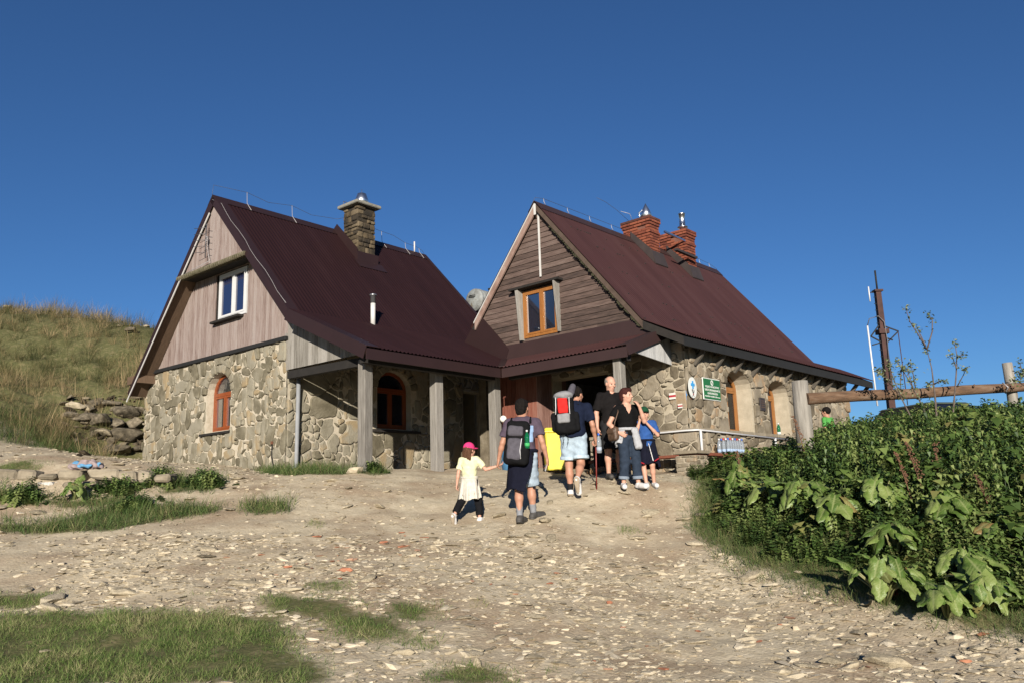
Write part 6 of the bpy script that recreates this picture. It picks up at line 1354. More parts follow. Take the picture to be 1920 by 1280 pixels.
bottle('green plastic bottle with white cap in the side of the grey day pack', m1.world((.085, -.265, 1.02)), .26, .036, green_g, white_pvc, labelm=cloth('pale_green_label', (.05, .30, .10)))
# print on the shirt
pr = MB(); 
for (x0, z0, x1, z1) in ((.115, 1.385, .165, 1.14),): pr.add([m1.world((x, -.135-.0, z)) for x, z in ((.105, 1.36), (.165, 1.37), (.15, 1.14), (.10, 1.14))], [(0, 1, 2, 3)])
# phone in his right hand
ph = m1.world(m1.J['wrR']+nrmz(m1.J['hdR'])*.10); o = MB().box((0, 0, 0), (.012, .05, .10)).build('phone', cloth('silver', (.35, .35, .36), .3), None, .004); o.location = ph+Vector((-.03, -.0, -.02)); o.rotation_euler = (.3, .2, .2); tag(o, 'small silver phone in the right hand of the dark-haired man', 'phone')
# red and black rucksack
e = pack_at(m2, 'tall black rucksack with red pocket and grey lid on the man with a stick', 'rucksack'); Rt = rotx(-.12) @ roty(-.06); ox = -.10
G = gridl((ox, -.2, 1.28), .5); G.box((ox, -.17, 1.28), (.145, .10, .28), .07, .02, Rt); G.box((ox, -.19, 1.08), (.165, .12, .12), .07, .05, Rt); G.box((ox+.17, -.16, 1.15), (.05, .08, .15), .04, .03, Rt); G.box((ox-.17, -.16, 1.15), (.05, .08, .15), .04, .03, Rt); G.fold(.005, 24, 1); sdf_part(m2, G, 'bag', black_c, e)
G = gridl((ox, -.25, 1.5), .45); G.ell((ox-.02, -.20, 1.56), (.155, .125, .075), .02, Rt); G.fold(.004, 26, 2); sdf_part(m2, G, 'lid', grey_l, e)
G = gridl((ox, -.3, 1.3), .45); G.box((ox-.03, -.280, 1.40), (.080, .035, .125), .03, .01, Rt); G.fold(.003, 30, 2); sdf_part(m2, G, 'red_pocket', red_c, e)
G = gridl((ox, -.3, 1.2), .45); G.box((ox-.02, -.30, 1.20), (.10, .04, .075), .03, .01, Rt); G.fold(.003, 30, 3); sdf_part(m2, G, 'grey_pocket', grey_l, e)
G = gridl((ox, -.1, 1.6), .45); G.cone((ox+.10, -.14, 1.62), (ox+.13, -.06, 1.72), .06, .05, .02); sdf_part(m2, G, 'rolled_top', grey_c, e)
for x in (-.17, .10): MB().tube([Vector((x, -.06, 1.42))*m2.sc, Vector((x+.02, .08, 1.50))*m2.sc, Vector((x+.03, .20, 1.40))*m2.sc, Vector((x*1.1, .18, 1.2))*m2.sc, Vector((x*1.3, .03, 1.05))*m2.sc], .02, 7).build('strap', black_c, e)
for x in (-.135, .075): MB().tube([Vector((ox+x, -.30, 1.53))*m2.sc, Vector((ox+x, -.325, 1.38))*m2.sc, Vector((ox+x*1.05, -.33, 1.26))*m2.sc], .006, 5).build('piping', white_c, e)
for x in (-.05, .02): MB().tube([Vector((ox+x, -.25, .98))*m2.sc, Vector((ox+x+.02, -.27, .88))*m2.sc, Vector((ox+x-.01, -.24, .80))*m2.sc], .004, 5).build('cord', black_c, e)
hb_ = m2.world(m2.J['wrR']+nrmz(m2.J['hdR'])*.085); gp = Vector((hb_.x-.02, hb_.y+.02, 0)); gp.z = gz(gp.x, gp.y)
stick_m = mat('red_stick', [(.10, .012, .010), (.16, .022, .016)], 12, .5)
e = empty('walking_stick', gp, 0, 'dark red walking stick in the right hand of the rucksack man', 'walking stick'); top = hb_-gp+Vector((0, 0, .05))
MB().tube([(0, 0, -.01), top*.5, top], [.010, .011, .012], 8).build('shaft', stick_m, e); MB().tube([top-Vector((0, 0, .10)), top+Vector((0, 0, .03))], .017, 8).build('grip', black_c, e)
# bottle held by the balding man, shoulder bag of the woman
hb_ = m3.world(m3.J['wrR']+nrmz(m3.J['hdR'])*.11); bottle('clear plastic water bottle in the hand of the balding man', hb_+Vector((0, -.03, -.33)), .33, .045, clear_g, cloth('blue_cap', (.03, .1, .4)), labelm=cloth('blue_label', (.3, .35, .42)))
e = empty('shoulder_bag', wo_f.root.location, wo_f.root.rotation_euler.z, 'brown leather shoulder bag at the right hip of the woman', 'bag'); leather = mat('brown_leather', [(.045, .026, .015), (.085, .05, .03)], 14, .55, .3, 60)
G = gridl((.3, .0, .96), .35); G.box((.27, .01, .96), (.055, .12, .12), .045, .02, rotz(.35)); G.fold(.004, 30, 1); sdf_part(wo_f, G, 'pouch', leather, e)
G = gridl((.3, .0, 1.0), .3); G.box((.295, .01, 1.0), (.05, .115, .05), .04, .02, rotz(.35)); sdf_part(wo_f, G, 'flap', leather, e)
MB().tube([Vector(p)*wo_f.sc for p in ((.26, -.08, 1.05), (.245, -.10, 1.25), (.15, -.03, 1.47), (.19, .09, 1.34), (.27, .12, 1.15), (.28, .10, 1.05))], .010, 6).build('shoulder_strap', leather, e)
# ------------------------------------------------------------------ porch things
yel = mat('yellow_plastic', [(.50, .41, .035), (.56, .46, .05)], 4, .45, .05, 80)
q = at(1043, 888, 16.9); bz_ = gz(q.x, 16.9); e = empty('yellow_bin', (q.x, 16.9, bz_), .12, 'yellow wheeled bin standing between the two rucksack carriers', 'bin')
P = lambda z, a, b: [Vector((-a, -b, z)), Vector((a, -b, z)), Vector((a, b, z)), Vector((-a, b, z))]
MB().prism(P(.04, .19, .20), P(.80, .235, .25)).build('tub', yel, e, .02); MB().prism(P(.80, .25, .265), P(.84, .25, .265)).build('rim', yel, e, .008); MB().prism(P(.843, .255, .27), P(.90, .225, .23)).build('lid', yel, e, .015); MB().tube([(-.2, .29, .86), (.2, .29, .86)], .014, 8).build('handle', yel, e)
for x in (-.2, .2): MB().tube([(x-.025, .2, .085), (x+.025, .2, .085)], .085, 14).build('wheel', black_m, e)
blue_p = mat('blue_plastic', [(.035, .11, .20), (.055, .16, .28)], 5, .5, .1, 40)
q = at(966, 888, 17.3); e = empty('blue_barrel', (q.x, 17.3, gz(q.x, 17.3)), 0, 'blue plastic barrel beside the last porch post', 'barrel')
MB().lathe([(.24, -.02), (.27, .03), (.285, .2), (.285, .22), (.27, .24), (.285, .45), (.285, .47), (.27, .49), (.27, .62), (.25, .66)], (0, 0, 0), 24).build('drum', blue_p, e); MB().lathe([(.262, .655), (.262, .70), (.23, .71)], (0, 0, 0), 24).build('lid', blue_p, e)
lampm = mat('white_enamel', [(.55, .53, .48), (.62, .60, .55)], 5, .4); x, y = wl(3.62, -2.80); o = empty('round_lamp', (x, y, EYE+1.78), 0, 'round white lamp fitting on the last porch post', 'lamp')
MB().lathe([(.01, -.075), (.05, -.06), (.075, -.02), (.075, .02), (.05, .06), (.01, .075)], (.06, -.02, 0), 14).build('globe', lampm, o); MB().tube([(.06, .06, 0), (.06, .0, 0)], .045, 10).build('bracket', black_m, o)
# bench, piers, handrail
bench_m = mat('bench_plank', [(.10, .030, .016), (.16, .050, .026)], 8, .7, .3, 50, rand=.2, stretch=(.6, 3, 3)); BW_ = H(.74)
e = empty('plank_bench', wr(0, 0, BZ)[:], math.pi/2-THR, 'red-brown plank bench running along the foot of the right hut', 'bench')
MB().box((6.1, -7.36, BW_), (4.9, .36, .055)).build('seat_plank', bench_m, e, .006); MB().box((4.30, -5.95, BW_+.002), (.34, 2.4, .055)).build('seat_plank', bench_m, e, .006)
for k, (u, v) in enumerate(((3.80, -7.36), (4.3, -4.95), (6.6, -7.36), (8.3, -7.36))):
    su, sv = (.46, .44) if k == 0 else (.34, .36); zg = gz(*wr(u, v, 0).xy)-EYE; p_ = MB().box((u, v, (BW_-.03+H(zg)-.2)/2), (su-.05, sv-.05, BW_-.03-H(zg)+.2)).build('pier', mortar_r, e); r = random.Random(k)
    for face in range(3):
        z = H(zg)-.1
        while z < BW_-.06:
            h = min(r.uniform(.07, .15), BW_-.03-z); s = -(sv if face == 0 else su)/2; L_ = -s*2
            while s < L_/2-.03:
                w_ = min(r.uniform(.12, .28), L_/2-s); w_ = L_/2-s if L_/2-s-w_ < .07 else w_
                f_ = [lambda a, b, d: Vector((u-su/2+.03-d, v+a, b)), lambda a, b, d: Vector((u+a, v-sv/2+.03-d, b)), lambda a, b, d: Vector((u+a, v+sv/2-.03+d, b))][face]
                stone_obj([(s+.006, z+.006), (s+w_-.006, z+.006), (s+w_-.006, z+h-.006), (s+.006, z+h-.006)], f_, stoneR, p_, r, .01, .035); s += w_
            z += h
MB().box((3.80, -7.36, BW_+.03), (.50, .48, .06)).build('pier_cap', cop, e, .01)
e = empty('handrail', wr(0, 0, BZ)[:], math.pi/2-THR, 'white pipe handrail along the ledge of the right hut', 'handrail')
MB().tube([VV(4.55, -4.6, 1.24), VV(4.54, -6.85, 1.245), VV(4.58, -7.08, 1.24), VV(4.75, -7.12, 1.235), VV(9.0, -7.12, 1.18)], .018, 8).build('pipe', white_pvc, e); MB().tube([VV(4.62, -7.12, .72), VV(4.62, -7.12, 1.24)], .026, 8).build('upright', white_pvc, e); MB().tube([VV(7.9, -7.12, .72), VV(7.9, -7.12, 1.20)], .026, 8).build('upright', white_pvc, e)
# shrink-wrapped bottles on the bench, green bottle on the ledge
e = empty('water_bottle_pack', wr(5.0, -7.36, .77)[:], math.pi/2-THR, 'shrink-wrapped pack of clear water bottles on the plank bench', 'bottle pack'); bcap = [cloth('blue_cap', (.03, .1, .4)), cloth('red_cap', (.4, .03, .03)), white_pvc]
for i in range(7):
    for j in range(3): b = bottle(None, (i*.095, j*.095-.12, 0), .30, .043, clear_g, bcap[(i+j) % 3], parent=e, labelm=cloth('pack_label', (.25, .33, .45)))
bottle('green glass bottle with white cap on the window ledge of the right hut', wr(8.68, WV-.22, 1.29)[:], .30, .042, green_g, white_pvc, labelm=cloth('white_label', (.5, .52, .5)))
# ------------------------------------------------------------------ signs on the right hut
def text_mesh(name, txt, size, m, parent, loc, ax, az, width=None):
    """flat lettering: ax = reading direction, az = up"""
    cu_ = bpy.data.curves.new(name, 'FONT'); cu_.body = txt; cu_.size = size; cu_.align_x = 'CENTER'; cu_.align_y = 'CENTER'; cu_.extrude = .0012; cu_.offset = size*.012; to = bpy.data.objects.new(name, cu_); COL.objects.link(to)
    me = bpy.data.meshes.new_from_object(to.evaluated_get(bpy.context.evaluated_depsgraph_get())); bpy.data.objects.remove(to); bpy.data.curves.remove(cu_)
    ax = Vector(ax); az = Vector(az); n_ = ax.cross(az); M = Matrix((ax, az, n_)).transposed()
    xs = [v.co.x for v in me.vertices]; k = width/(max(xs)-min(xs)) if width else 1
    for v in me.vertices: v.co = Vector(loc)+M @ Vector((v.co.x*k, v.co.y, v.co.z))
    return put(name, me, parent, [m])
sg = mat('sign_green', [(.010, .085, .026), (.016, .11, .035)], 3, .5); sw = mat('sign_white', [(.46, .47, .44), (.52, .53, .50)], 6, .5); sb = mat('sign_blue', [(.03, .20, .42), (.045, .25, .5)], 3, .5); sr = mat('mark_red', [(.24, .012, .02), (.32, .02, .03)], 8, .8); mw = mat('mark_white', [(.44, .42, .38), (.52, .5, .46)], 8, .9); ink = mat('sign_ink', [(.03, .03, .035), (.05, .05, .055)], 5, .7)
e = empty('hut_name_sign', wr(0, 0, BZ)[:], math.pi/2-THR, 'green rectangular name sign with white lettering by the arched window', 'sign')
cu0, cz = 5.93, H(2.175); yv = WV-.075
MB().box((cu0, yv+.012, cz), (.73, .02, .46)).build('frame', sw, e, .004); MB().box((cu0, yv-.002, cz), (.69, .012, .42)).build('board', sg, e)
for t, s_, w_, dz in (('POLSKIE TOWARZYSTWO', .060, .57, .045), ('TURYSTYCZNO-KRAJOZNAWCZE', .060, .65, -.025), ('CHATKA PUCHATKA', .060, .43, -.095), ('POŁONINA WETLIŃSKA 1228 m n.p.m.', .042, .64, -.158)): text_mesh('lettering', t, s_, sw, e, (cu0, yv-.010, cz+dz), (1, 0, 0), (0, 0, 1), w_)
def disc(name, c, rx_, rz_, y, m, parent, t=.004, n=24, inner=0):
    P = [Vector((c[0]+rx_*math.cos(2*math.pi*k/n), y, c[1]+rz_*math.sin(2*math.pi*k/n))) for k in range(n)]; return MB().prism(P, [p-Vector((0, t, 0)) for p in P]).build(name, m, parent)
disc('emblem', (cu0, cz+.135), .052, .060, yv-.008, sw, e); disc('emblem_center', (cu0-.012, cz+.145), .016, .022, yv-.012, sg, e); disc('emblem_center', (cu0+.016, cz+.118), .012, .016, yv-.012, sg, e)
e = empty('rescue_sign', wr(0, 0, BZ)[:], math.pi/2-THR, 'white oval rescue sign with blue cross on the corner of the right hut', 'sign'); c = (5.07, H(2.14))
yv = WV-.10
disc('plate', c, .155, .215, yv, sw, e, .015, 32); MB().box((c[0], yv-.018, c[1]+.055), (.055, .008, .16)).build('cross', sb, e); MB().box((c[0], yv-.0182, c[1]+.06), (.15, .007, .055)).build('cross_arm', sb, e)
for (x0, z0, x1, z1) in ((-.05, -.04, .03, -.19), (.055, -.05, -.04, -.19), (.0, -.04, .01, -.12), (-.025, -.03, .015, -.13)): MB().beam((c[0]+x0, yv-.018, c[1]+z0), (c[0]+x1, yv-.018, c[1]+z1), .004, .010).build('ski_mark', ink, e)
disc('flower_mark', (c[0]+.005, c[1]-.135), .018, .018, yv-.016, sr, e)
MB().tube([(c[0], yv, c[1]-.2), (c[0]+.0, yv+.06, c[1]-.24)], .012, 6).build('bracket', mat('rust', [(.12, .04, .02), (.2, .08, .04)], 9, .9), e)
for (v, w_, s_, lb) in ((-6.34, 2.005, .15, 'white and red trail blaze painted on a stone, the larger one'), (-6.505, 1.785, .10, 'smaller white and red trail blaze at the corner of the right hut')):
    e = empty('trail_mark', wr(0, 0, BZ)[:], math.pi/2-THR, lb, 'trail mark'); x = WU-.062
    for k, m_ in ((1, mw), (0, sr), (-1, mw)): MB().box((x, v, H(w_)+k*.043*s_/.15), (.012, s_, .0425*s_/.15)).build('stripe', m_, e)
e = empty('memorial_plaque', wr(0, 0, BZ)[:], math.pi/2-THR, 'small dark plaque on the wall between the two arched windows', 'plaque'); pm_ = mat('dark_plaque', [(.02, .016, .015), (.035, .027, .024)], 10, .5)
MB().box((8.27, WV-.065, H(2.015)), (.26, .03, .30)).build('plate', pm_, e, .005)
for k in range(4): MB().box((8.27, WV-.083, H(2.095)-.05*k), (.16+.03*(k % 2), .004, .012)).build('engraved_line', mat('bronze', [(.10, .06, .035), (.13, .08, .05)], 6, .6), e)
# ------------------------------------------------------------------ tank behind the roofs
tank_m = mat('old_tank', [(.08, .08, .065), (.15, .155, .15), (.22, .235, .23), (.12, .095, .06)], 3.5, .6, .3, 20, metal=.2)
tp = at(889, 563, 23.6); e = empty('water_tank', (tp.x, 23.6, tp.z), math.pi/2-TH, 'grey cylindrical tank sticking out behind the roofs of both huts', 'tank')
def xl(prof, n=28): return [[Vector((x, r_*math.cos(2*math.pi*k/n), r_*math.sin(2*math.pi*k/n))) for k in range(n)] for r_, x in prof]
def xlathe(name, prof, m, parent, n=28):
    V = []; F = []
    for ring in xl(prof, n): V += ring
    for i in range(len(prof)-1):
        for k in range(n): F.append((i*n+(k+1) % n, i*n+k, (i+1)*n+k, (i+1)*n+(k+1) % n))
    F += [tuple(range(n)), tuple(range((len(prof)-1)*n+n-1, (len(prof)-1)*n-1, -1))]; mb = MB(); mb.add(V, F[:-2], 0, True); mb.add(V, F[-2:]); return mb.build(name, m, parent)
xlathe('shell', [(.345, 0), (.35, .02), (.35, 1.6), (.345, 1.62)], tank_m, e); xlathe('end_cap', [(.06, -.09), (.2, -.075), (.30, -.035), (.345, -.002)], tank_m, e)
for x in (.12, .75, 1.4): xlathe('band', [(.350, x-.015), (.36, x-.01), (.36, x+.01), (.350, x+.015)], tank_m, e)
MB().tube([(-.10, .12, .10), (-.13, .10, .10), (-.13, -.10, .07), (-.09, -.12, .07), (-.08, -.12, .12), (-.09, .10, .14)], .012, 6).build('handle', black_m, e); MB().tube([(-.06, .05, -.28), (-.12, .2, -.34), (-.10, .42, -.36)], .025, 8).build('outlet_pipe', black_m, e); MB().box((.8, -.1, .42), (.5, .06, .06)).build('filler_bracket', black_m, e)
gzt = gz(tp.x, 24)-tp.z
for x in (.3, 1.3):
    for y in (-.25, .25): MB().box((x, y, (gzt-.25)/2), (.07, .07, -gzt-.1)).build('stand_leg', black_m, e)
    MB().box((x, 0, -.33), (.08, .62, .06)).build('stand_beam', black_m, e)
# ------------------------------------------------------------------ aerial on the left gable
e = empty('tv_antenna', (LX, LY, EYE+BZ), math.pi/2-TH, 'small aerial with short rods fixed to the top of the left gable', 'antenna')
MB().tube([VV(-.52, 2.62, 5.80), VV(-.52, 2.62, 6.62)], .012, 6).build('mast', wire_m, e)
for k in range(5):
    w_ = 5.92+.15*k; MB().tube([VV(-.54, 2.62, w_), VV(-.66, 2.92, w_+.02)], .007, 5).build('rod', wire_m, e)
    MB().tube([VV(-.54, 2.62, w_+.04), VV(-.60, 2.38, w_+.0)], .006, 5).build('rod', wire_m, e)
MB().tube([VV(-.50, 2.62, 6.3), VV(-.46, 2.60, 5.9), VV(-.47, 2.5, 5.70), VV(-.44, 3.3, 5.66), VV(-.43, 3.9, 5.62)], .008, 5).build('cable', wire_l, e); MB().box(VV(-.50, 2.62, 6.25)[:], (.04, .05, .12)).build('amplifier', wire_l, e)
# ------------------------------------------------------------------ log fence
log_m = mat('grey_log', [(.11, .10, .083), (.19, .175, .15), (.26, .24, .208)], 6, .9, .4, 40, stretch=(4, 4, .3)); rail_m = mat('brown_log', [(.045, .026, .014), (.10, .056, .03), (.14, .10, .068)], 5, .85, .4, 40, stretch=(.4, 4, 4))
t1 = at(1499, 714, 12.7); t2 = at(1888, 680, 13.3); e = empty('log_fence', (t1.x, t1.y, gz(t1.x, t1.y)), 0, 'log fence with a thick grey post and a long peeled rail', 'fence'); O_ = Vector(e.location)
MB().tube([Vector((0, 0, -.2)), Vector((0, 0, (t1.z-O_.z)*.5)), t1-O_], [.135, .13, .122], 20).build('post', log_m, e)
p2 = t2-O_; MB().tube([Vector((p2.x, p2.y, gz(t2.x, t2.y)-O_.z-.2)), Vector((p2.x+.01, p2.y, p2.z-.4)), p2], [.085, .08, .076], 16).build('post', log_m, e)
a = at(1512, 747, 12.6); b = at(1880, 727, 13.15); c = at(2080, 716, 13.5); MB().tube([a-O_, a.lerp(b, .25)-O_+Vector((0, 0, .005)), a.lerp(b, .55)-O_-Vector((0, 0, .012)), a.lerp(b, .8)-O_+Vector((0, 0, .004)), b-O_, c-O_], [.092, .088, .082, .08, .074, .07], 16).build('rail', rail_m, e)
for t in (.28, .6, .83): p_ = a.lerp(b, t)-O_; MB().tube([p_+Vector((0, -.07, .03)), p_+Vector((.01, -.12, .07))], [.02, .012], 6).build('knot', rail_m, e)
MB().tube([b-O_+Vector((.0, -.02, .085)), b-O_+Vector((.03, -.10, .0)), b-O_+Vector((.02, -.02, -.085))], .012, 6).build('wire_tie', wire_l, e)
# ------------------------------------------------------------------ mast far behind
rust_m = mat('rusty_steel', [(.028, .013, .011), (.055, .024, .018)], 3, .85, .2, 20); D_ = 42.0
b0 = at(1669, 745, D_); tp = at(1650, 545, D_); gb0 = gz(b0.x, D_); e = empty('radio_mast', (b0.x, D_, gb0), 0, 'rusty steel mast with brackets and aerials beyond the log fence', 'mast'); zt = tp.z-gb0
MB().prism([Vector((x*.20, y*.20, 0)) for x, y in ((-1, -1), (1, -1), (1, 1), (-1, 1))], [Vector((x*.135, y*.135, zt)) for x, y in ((-1, -1), (1, -1), (1, 1), (-1, 1))]).build('column', rust_m, e)
MB().tube([(0, 0, zt), (0, 0, zt+1.1)], .05, 8).build('top_rod', black_m, e); MB().box((0, 0, zt-.02), (.44, .44, .10)).build('head_plate', rust_m, e)
zz = lambda py: at(1655, py, D_).z-gb0
MB().box((0, 0, zz(622)), (.52, .52, .25)).build('joint_collar', rust_m, e)
for k in range(16): MB().tube([(-.18, -.18, zt-.4-.35*k), (-.34, -.2, zt-.4-.35*k)], .018, 5).build('step_iron', black_m, e)
for a_, b_ in (((-.15, 0, zz(610)), (-.62, 0, zz(630))), ((-.15, 0, zz(640)), (-.62, 0, zz(630))), ((.18, 0, zz(612)), (.85, 0, zz(622))), ((.2, 0, zz(642)), (.85, 0, zz(622))), ((-.15, 0, zz(642)), (-.6, 0, zz(646))), ((.2, 0, zz(634)), (.5, 0, zz(638)))): MB().beam(a_, b_, .06, .06).build('bracket', black_m, e)
MB().tube([(-.70, 0, zz(760)), (-.72, 0, zz(690)), (-.74, 0, zz(610))], .045, 8).build('whip_antenna', white_pvc, e); MB().tube([(-.45, 0, zz(565)), (-.45, 0, zz(537))], .035, 8).build('short_antenna', white_pvc, e); MB().beam((-.45, 0, zz(548)), (0, 0, zz(548)), .04, .04).build('bracket', black_m, e)
MB().tube([(-.74, 0, zz(610)), (-.6, 0, zz(597)), (-.2, -.2, zz(594)), (.05, -.25, zz(605)), (.1, -.25, zz(640)), (.0, -.25, zz(720))], .025, 6).build('cable', wire_m, e); MB().tube([(.83, 0, zz(622)), (.86, 0, zz(760))], .022, 6).build('guy_wire', rust_m, e)
# ------------------------------------------------------------------ saplings by the fence
bark_m = mat('sapling_bark', [(.055, .040, .032), (.11, .085, .07)], 15, .9, .3, 60); sl_m = mat('sapling_leaf', [(.06, .085, .025), (.12, .15, .06), (.19, .21, .11)], 6, .6, rand=.6, attr='rnd', trans=.3)
LV = (np.array([(0, 0, 0), (.5, .45, .1), (-.5, .45, .1), (0, 1, -.1)], float), np.array([(0, 1, 2), (2, 1, 3)]))
def sapling(label, D, stems, leafy, seed, r0=.022):
    """stems: list of pixel paths; the first starts in the ground"""
    r = np.random.default_rng(seed); b = at(*stems[0][0], D); g0 = gz(b.x, D); e = empty('sapling', (b.x, D, g0), 0, label, 'sapling', 'saplings by the fence'); O_ = Vector(e.location); L = []
    for i, st in enumerate(stems):
        pts = [at(px, py, D+.12*math.sin(i*2.1+k*.8))-O_ for k, (px, py) in enumerate(st)]
        if i == 0: pts = [Vector((pts[0].x+.03, pts[0].y, -.1))]+pts
        ra = r0 if i == 0 else r0*.55; MB().tube(pts, [ra+(.004-ra)*k/(len(pts)-1) for k in range(len(pts))], 7).build('trunk' if i == 0 else 'branch', bark_m, e)
        for k in range(leafy):
            t = r.random()**.7; f = t*(len(pts)-1); j = min(int(f), len(pts)-2); q = pts[j].lerp(pts[j+1], f-j)
            if i == 0 and t < .45: continue
            for _ in range(r.integers(2, 6)): L.append((q.x+r.normal(0, .03), q.y+r.normal(0, .03), q.z+r.normal(0, .03)))
        for _ in range(10): q = pts[-1]; L.append((q.x+r.normal(0, .025), q.y+r.normal(0, .025), q.z+r.normal(-.01, .03)))
    L = np.array(L); n = len(L); V, F, A = merge([LV], L, r.uniform(0, 6.28, n), np.stack([r.uniform(.02, .04, n), r.uniform(.035, .06, n), np.full(n, .04)], -1), np.zeros(n, int), r.normal(0, .7, (n, 2))); o = put('crown', np_mesh('crown', V, F, False, {'rnd': A}), e, [sl_m]); o['kind'] = 'stuff'
sapling('tallest bare sapling with a forked crown behind the log rail', 12.3, [[(1757, 790), (1753, 740), (1747, 690), (1738, 655)], [(1738, 655), (1722, 628), (1706, 603), (1698, 578)], [(1738, 655), (1748, 622), (1748, 600), (1738, 588)], [(1735, 648), (1728, 632), (1718, 612)], [(1750, 720), (1765, 712), (1772, 716)], [(1748, 720), (1738, 722)]], 7, 3)
sapling('slim sapling right of the tallest one, with a side shoot', 12.4, [[(1787, 775), (1793, 700), (1794, 665), (1790, 640)], [(1794, 725), (1805, 705), (1812, 690)], [(1794, 668), (1808, 664)], [(1793, 690), (1784, 662)]], 6, 4, .016)
sapling('leafy leaning sapling left of the tallest one', 12.1, [[(1742, 790), (1722, 745), (1700, 705), (1680, 675)], [(1717, 730), (1712, 700), (1706, 678)], [(1715, 735), (1700, 690)], [(1690, 690), (1688, 720), (1692, 740)]], 12, 5, .016)
sapling('bushy sapling in front of the rusty mast', 12.0, [[(1715, 795), (1690, 745), (1668, 712), (1652, 690)], [(1675, 725), (1655, 700), (1645, 695)], [(1690, 745), (1672, 700), (1668, 680)]], 14, 6, .014)
sapling('leafy sapling beside the thin fence post at the right edge', 12.6, [[(1935, 770), (1925, 720), (1915, 690), (1912, 678)], [(1925, 725), (1905, 712), (1898, 712)], [(1920, 705), (1908, 695)]], 14, 7, .014)
# ------------------------------------------------------------------ car roof behind the nettles
cp_ = at(1750, 757, 19.5); cg = gz(cp_.x, 19.5); ch_ = cp_.z-cg; olive = mat('olive_paint', [(.05, .06, .04), (.065, .078, .052)], 3, .4, coat=.3); e = empty('parked_car', (cp_.x, 19.5, cg), .25, 'olive car whose roof shows above the nettles under the rail', 'car')
k = ch_/1.5
def pz(z, a, b0_, b1_): return [Vector((-a, b0_, z*k)), Vector((a, b0_, z*k)), Vector((a, b1_, z*k)), Vector((-a, b1_, z*k))]
MB().prism(pz(.30, .78, -1.9, 1.9), pz(.92, .80, -1.9, 1.85)).build('body', olive, e, .06); MB().prism(pz(.92, .74, -1.0, 1.5), pz(1.44, .58, -.45, 1.2)).build('cabin', black_m, e, .03); MB().prism(pz(1.44, .60, -.50, 1.25), pz(1.50, .55, -.42, 1.15)).build('roof', olive, e, .02)
MB().prism([Vector((-.62, -.96, .97*k)), Vector((.62, -.96, .97*k)), Vector((.52, -.52, 1.40*k)), Vector((-.52, -.52, 1.40*k))], [Vector((-.62, -.98, .98*k)), Vector((.62, -.98, .98*k)), Vector((.52, -.54, 1.41*k)), Vector((-.52, -.54, 1.41*k))]).build('windscreen', pane_m, e)
for x in (-.72, .72):
    for y in (-1.25, 1.25): MB().tube([(x-.09, y, .3), (x+.09, y, .3)], .30, 20).build('wheel', black_m, e)
    MB().tube([(x*.75, -1.88, .66*k), (x*.75, -1.95, .66*k)], .09, 14).build('headlight', white_pvc, e)
# ------------------------------------------------------------------ low stone wall on the left with the crumpled jacket
wst = mat('terrace_stone', [(.10, .083, .056), (.17, .142, .10), (.23, .195, .14)], 4, .95, .6, 20, rand=.35); wht = mat('whitewashed_stone', [(.30, .28, .24), (.44, .42, .38)], 3, .9, .4, 20)
def block(a, b, c_, d_, dep, m, parent, r):
    """rough block whose front face is given by four points"""
    J_ = lambda q, s: Vector(q)+Vector((r.uniform(-s, s), r.uniform(-s, s), r.uniform(-s, s))); fr = [J_(q, .035) for q in (a, b, c_, d_)]; bk = [J_(Vector(q)+Vector((0, dep, 0)), .03) for q in (a, b, c_, d_)]
    me = MB().prism(bk, fr).build('stone', m, parent, .035); return me
w0 = ghit(20, 940); e = empty('low_stone_wall', (w0.x, w0.y, w0.z), 0, 'low dry-stone wall with a whitewashed stone at the left', 'stone wall'); O_ = Vector(e.location); r = random.Random(12)
for row, (ya, yb, xs_) in enumerate((((926, 902), (922, 900), [-30, 25, 62, 100, 112, 178, 200, 232, 262]), ((903, 878), (898, 878), [-30, 30, 68, 104, 152, 162, 220, 256, 285, 318]))):
    for i in range(len(xs_)-1):
        x0_, x1_ = xs_[i]+1.5, xs_[i+1]-1.5; f = lambda x: (x+30)/350
        if row == 0 and xs_[i] > 215: continue
        dd = 13.15+.2*f(x0_)+.10*row; yb0 = ya[0]+(ya[1]-ya[0]) if False else None
        lo_, hi_ = (929-4*f(x0_)+r.uniform(-2, 2), 904-2*f(x0_)+r.uniform(-3, 1)) if row == 0 else (902-4*f(x0_)+(6 if xs_[i] > 215 else 0)+r.uniform(-2, 2), 881+3*f(x0_)+r.uniform(-4, 5)); dd += r.uniform(-.06, .08); 
        m_ = wht if (row == 0 and i in (2, 3)) or (row == 1 and i == -1) or (row == 0 and i == 0) else wst
        block(at(x0_, lo_, dd)-O_, at(x1_, lo_, dd+.02)-O_, at(x1_, hi_, dd+.02)-O_, at(x0_, hi_, dd)-O_, .34, m_, e, r)
jq = at(160, 873, 13.5); e = empty('crumpled_jacket', jq, .2, 'crumpled grey and blue jacket lying on the low stone wall', 'jacket'); G = SDF((-.35, -.3, -.12), (.35, .3, .25), .010)
for x, y, z, a, b, c_ in ((-.10, 0, .0, .16, .12, .06), (.08, .02, .03, .13, .11, .07), (.20, -.02, .0, .09, .09, .045), (.0, -.05, .04, .10, .07, .06)): G.ell((x, y, z), (a, b, c_), .03)
G.fold(.016, 30, 1); put('lining', G.mesh('lining'), e, [cloth('dusty_pink', (.22, .175, .17))]); G = SDF((-.35, -.3, -.12), (.35, .3, .25), .010)
for x, y, z, a, b, c_ in ((-.13, -.03, .05, .05, .07, .035), (.22, -.06, .02, .05, .05, .03), (.02, -.10, .0, .12, .04, .03)): G.ell((x, y, z), (a, b, c_), .02)
G.fold(.012, 34, 2); put('sleeve', G.mesh('sleeve'), e, [cloth('sky_blue', (.09, .22, .36))])
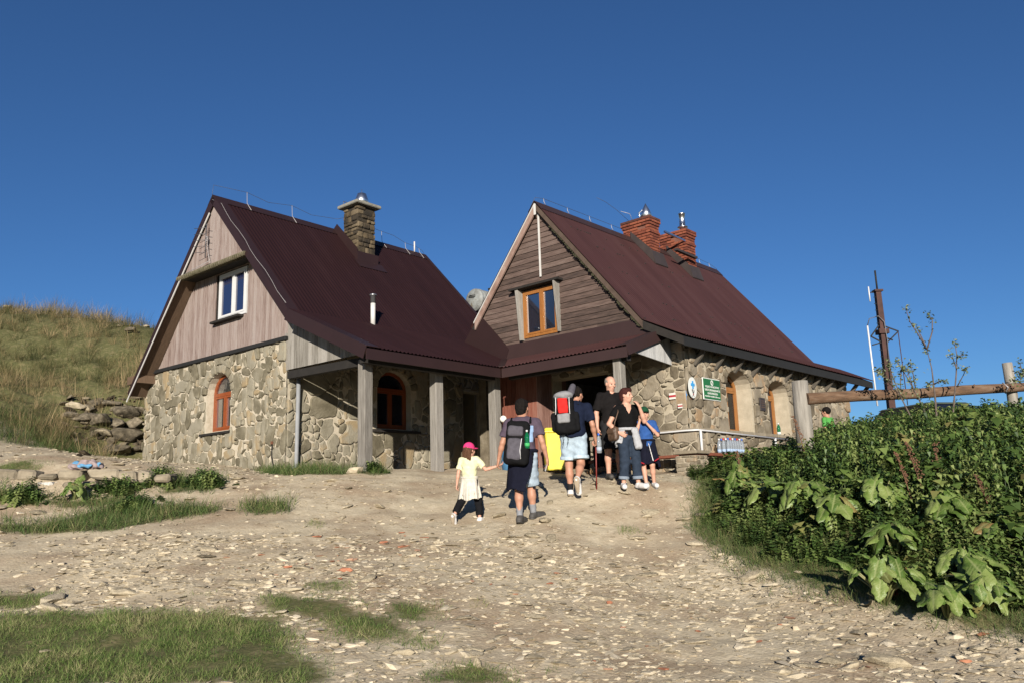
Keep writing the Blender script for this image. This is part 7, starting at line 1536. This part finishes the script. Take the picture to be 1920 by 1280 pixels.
# ------------------------------------------------------------------ outcrop between hill and hut
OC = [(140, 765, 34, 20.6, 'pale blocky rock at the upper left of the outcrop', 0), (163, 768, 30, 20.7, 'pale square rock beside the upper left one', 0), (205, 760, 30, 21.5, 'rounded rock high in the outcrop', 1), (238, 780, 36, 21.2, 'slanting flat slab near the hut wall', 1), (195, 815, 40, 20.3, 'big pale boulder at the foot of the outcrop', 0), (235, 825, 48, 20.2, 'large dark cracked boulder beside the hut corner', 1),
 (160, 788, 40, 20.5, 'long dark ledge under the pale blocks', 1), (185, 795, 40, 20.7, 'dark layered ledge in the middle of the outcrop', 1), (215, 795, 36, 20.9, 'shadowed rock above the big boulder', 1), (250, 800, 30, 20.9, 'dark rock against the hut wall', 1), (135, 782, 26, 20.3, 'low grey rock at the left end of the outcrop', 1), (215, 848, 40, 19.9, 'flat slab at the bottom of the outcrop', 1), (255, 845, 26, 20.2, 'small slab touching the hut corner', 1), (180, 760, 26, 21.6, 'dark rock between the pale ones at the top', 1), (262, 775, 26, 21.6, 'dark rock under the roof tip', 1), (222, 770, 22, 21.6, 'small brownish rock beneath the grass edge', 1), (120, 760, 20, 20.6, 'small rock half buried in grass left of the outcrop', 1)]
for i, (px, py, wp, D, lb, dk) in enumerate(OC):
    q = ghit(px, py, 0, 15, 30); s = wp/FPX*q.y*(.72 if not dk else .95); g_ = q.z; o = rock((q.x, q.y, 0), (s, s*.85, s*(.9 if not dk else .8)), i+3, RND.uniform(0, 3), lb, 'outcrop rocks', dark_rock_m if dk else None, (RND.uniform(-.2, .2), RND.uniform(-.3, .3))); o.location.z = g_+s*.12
for i, (px, py, wp, lb) in enumerate(((245, 618, 26, 'dark rock on the hill crest beside the roof'), (225, 610, 16, 'small pale rock on the hill crest'), (15, 578, 24, 'grey rock on the hill crest at the left edge'), (275, 612, 20, 'flat pale rock on the crest next to the roof edge'), (200, 850, 18, 'pale stone at the edge of the trodden ground'), (36, 835, 12, 'small stone at the foot of the hillside'))):
    q = ghit(px, py+3, .0, 14, 45); s = wp/FPX*q.y*.6; rock(q, (s, s*.8, s*.7), i, RND.uniform(0, 3), lb, None, dark_rock_m if 'dark' in lb else None)

r = np.random.default_rng(91); q = np.array([(lambda h: (h.x, h.y))(ghit(px, py, 0, 15, 30)) for px, py in zip(r.uniform(118, 268, 170), r.uniform(745, 858, 170))]); k = len(q); sz = .05+.16*r.random(k)**2
V, F, A = merge(ROCKS, np.stack([q[:, 0], q[:, 1], ground_np(q[:, 0], q[:, 1])+sz*.1], -1), r.uniform(0, 6.28, k), np.stack([sz*1.4, sz, sz*.8], -1), r.integers(0, len(ROCKS), k), r.normal(0, .4, (k, 2)), r.random(k))
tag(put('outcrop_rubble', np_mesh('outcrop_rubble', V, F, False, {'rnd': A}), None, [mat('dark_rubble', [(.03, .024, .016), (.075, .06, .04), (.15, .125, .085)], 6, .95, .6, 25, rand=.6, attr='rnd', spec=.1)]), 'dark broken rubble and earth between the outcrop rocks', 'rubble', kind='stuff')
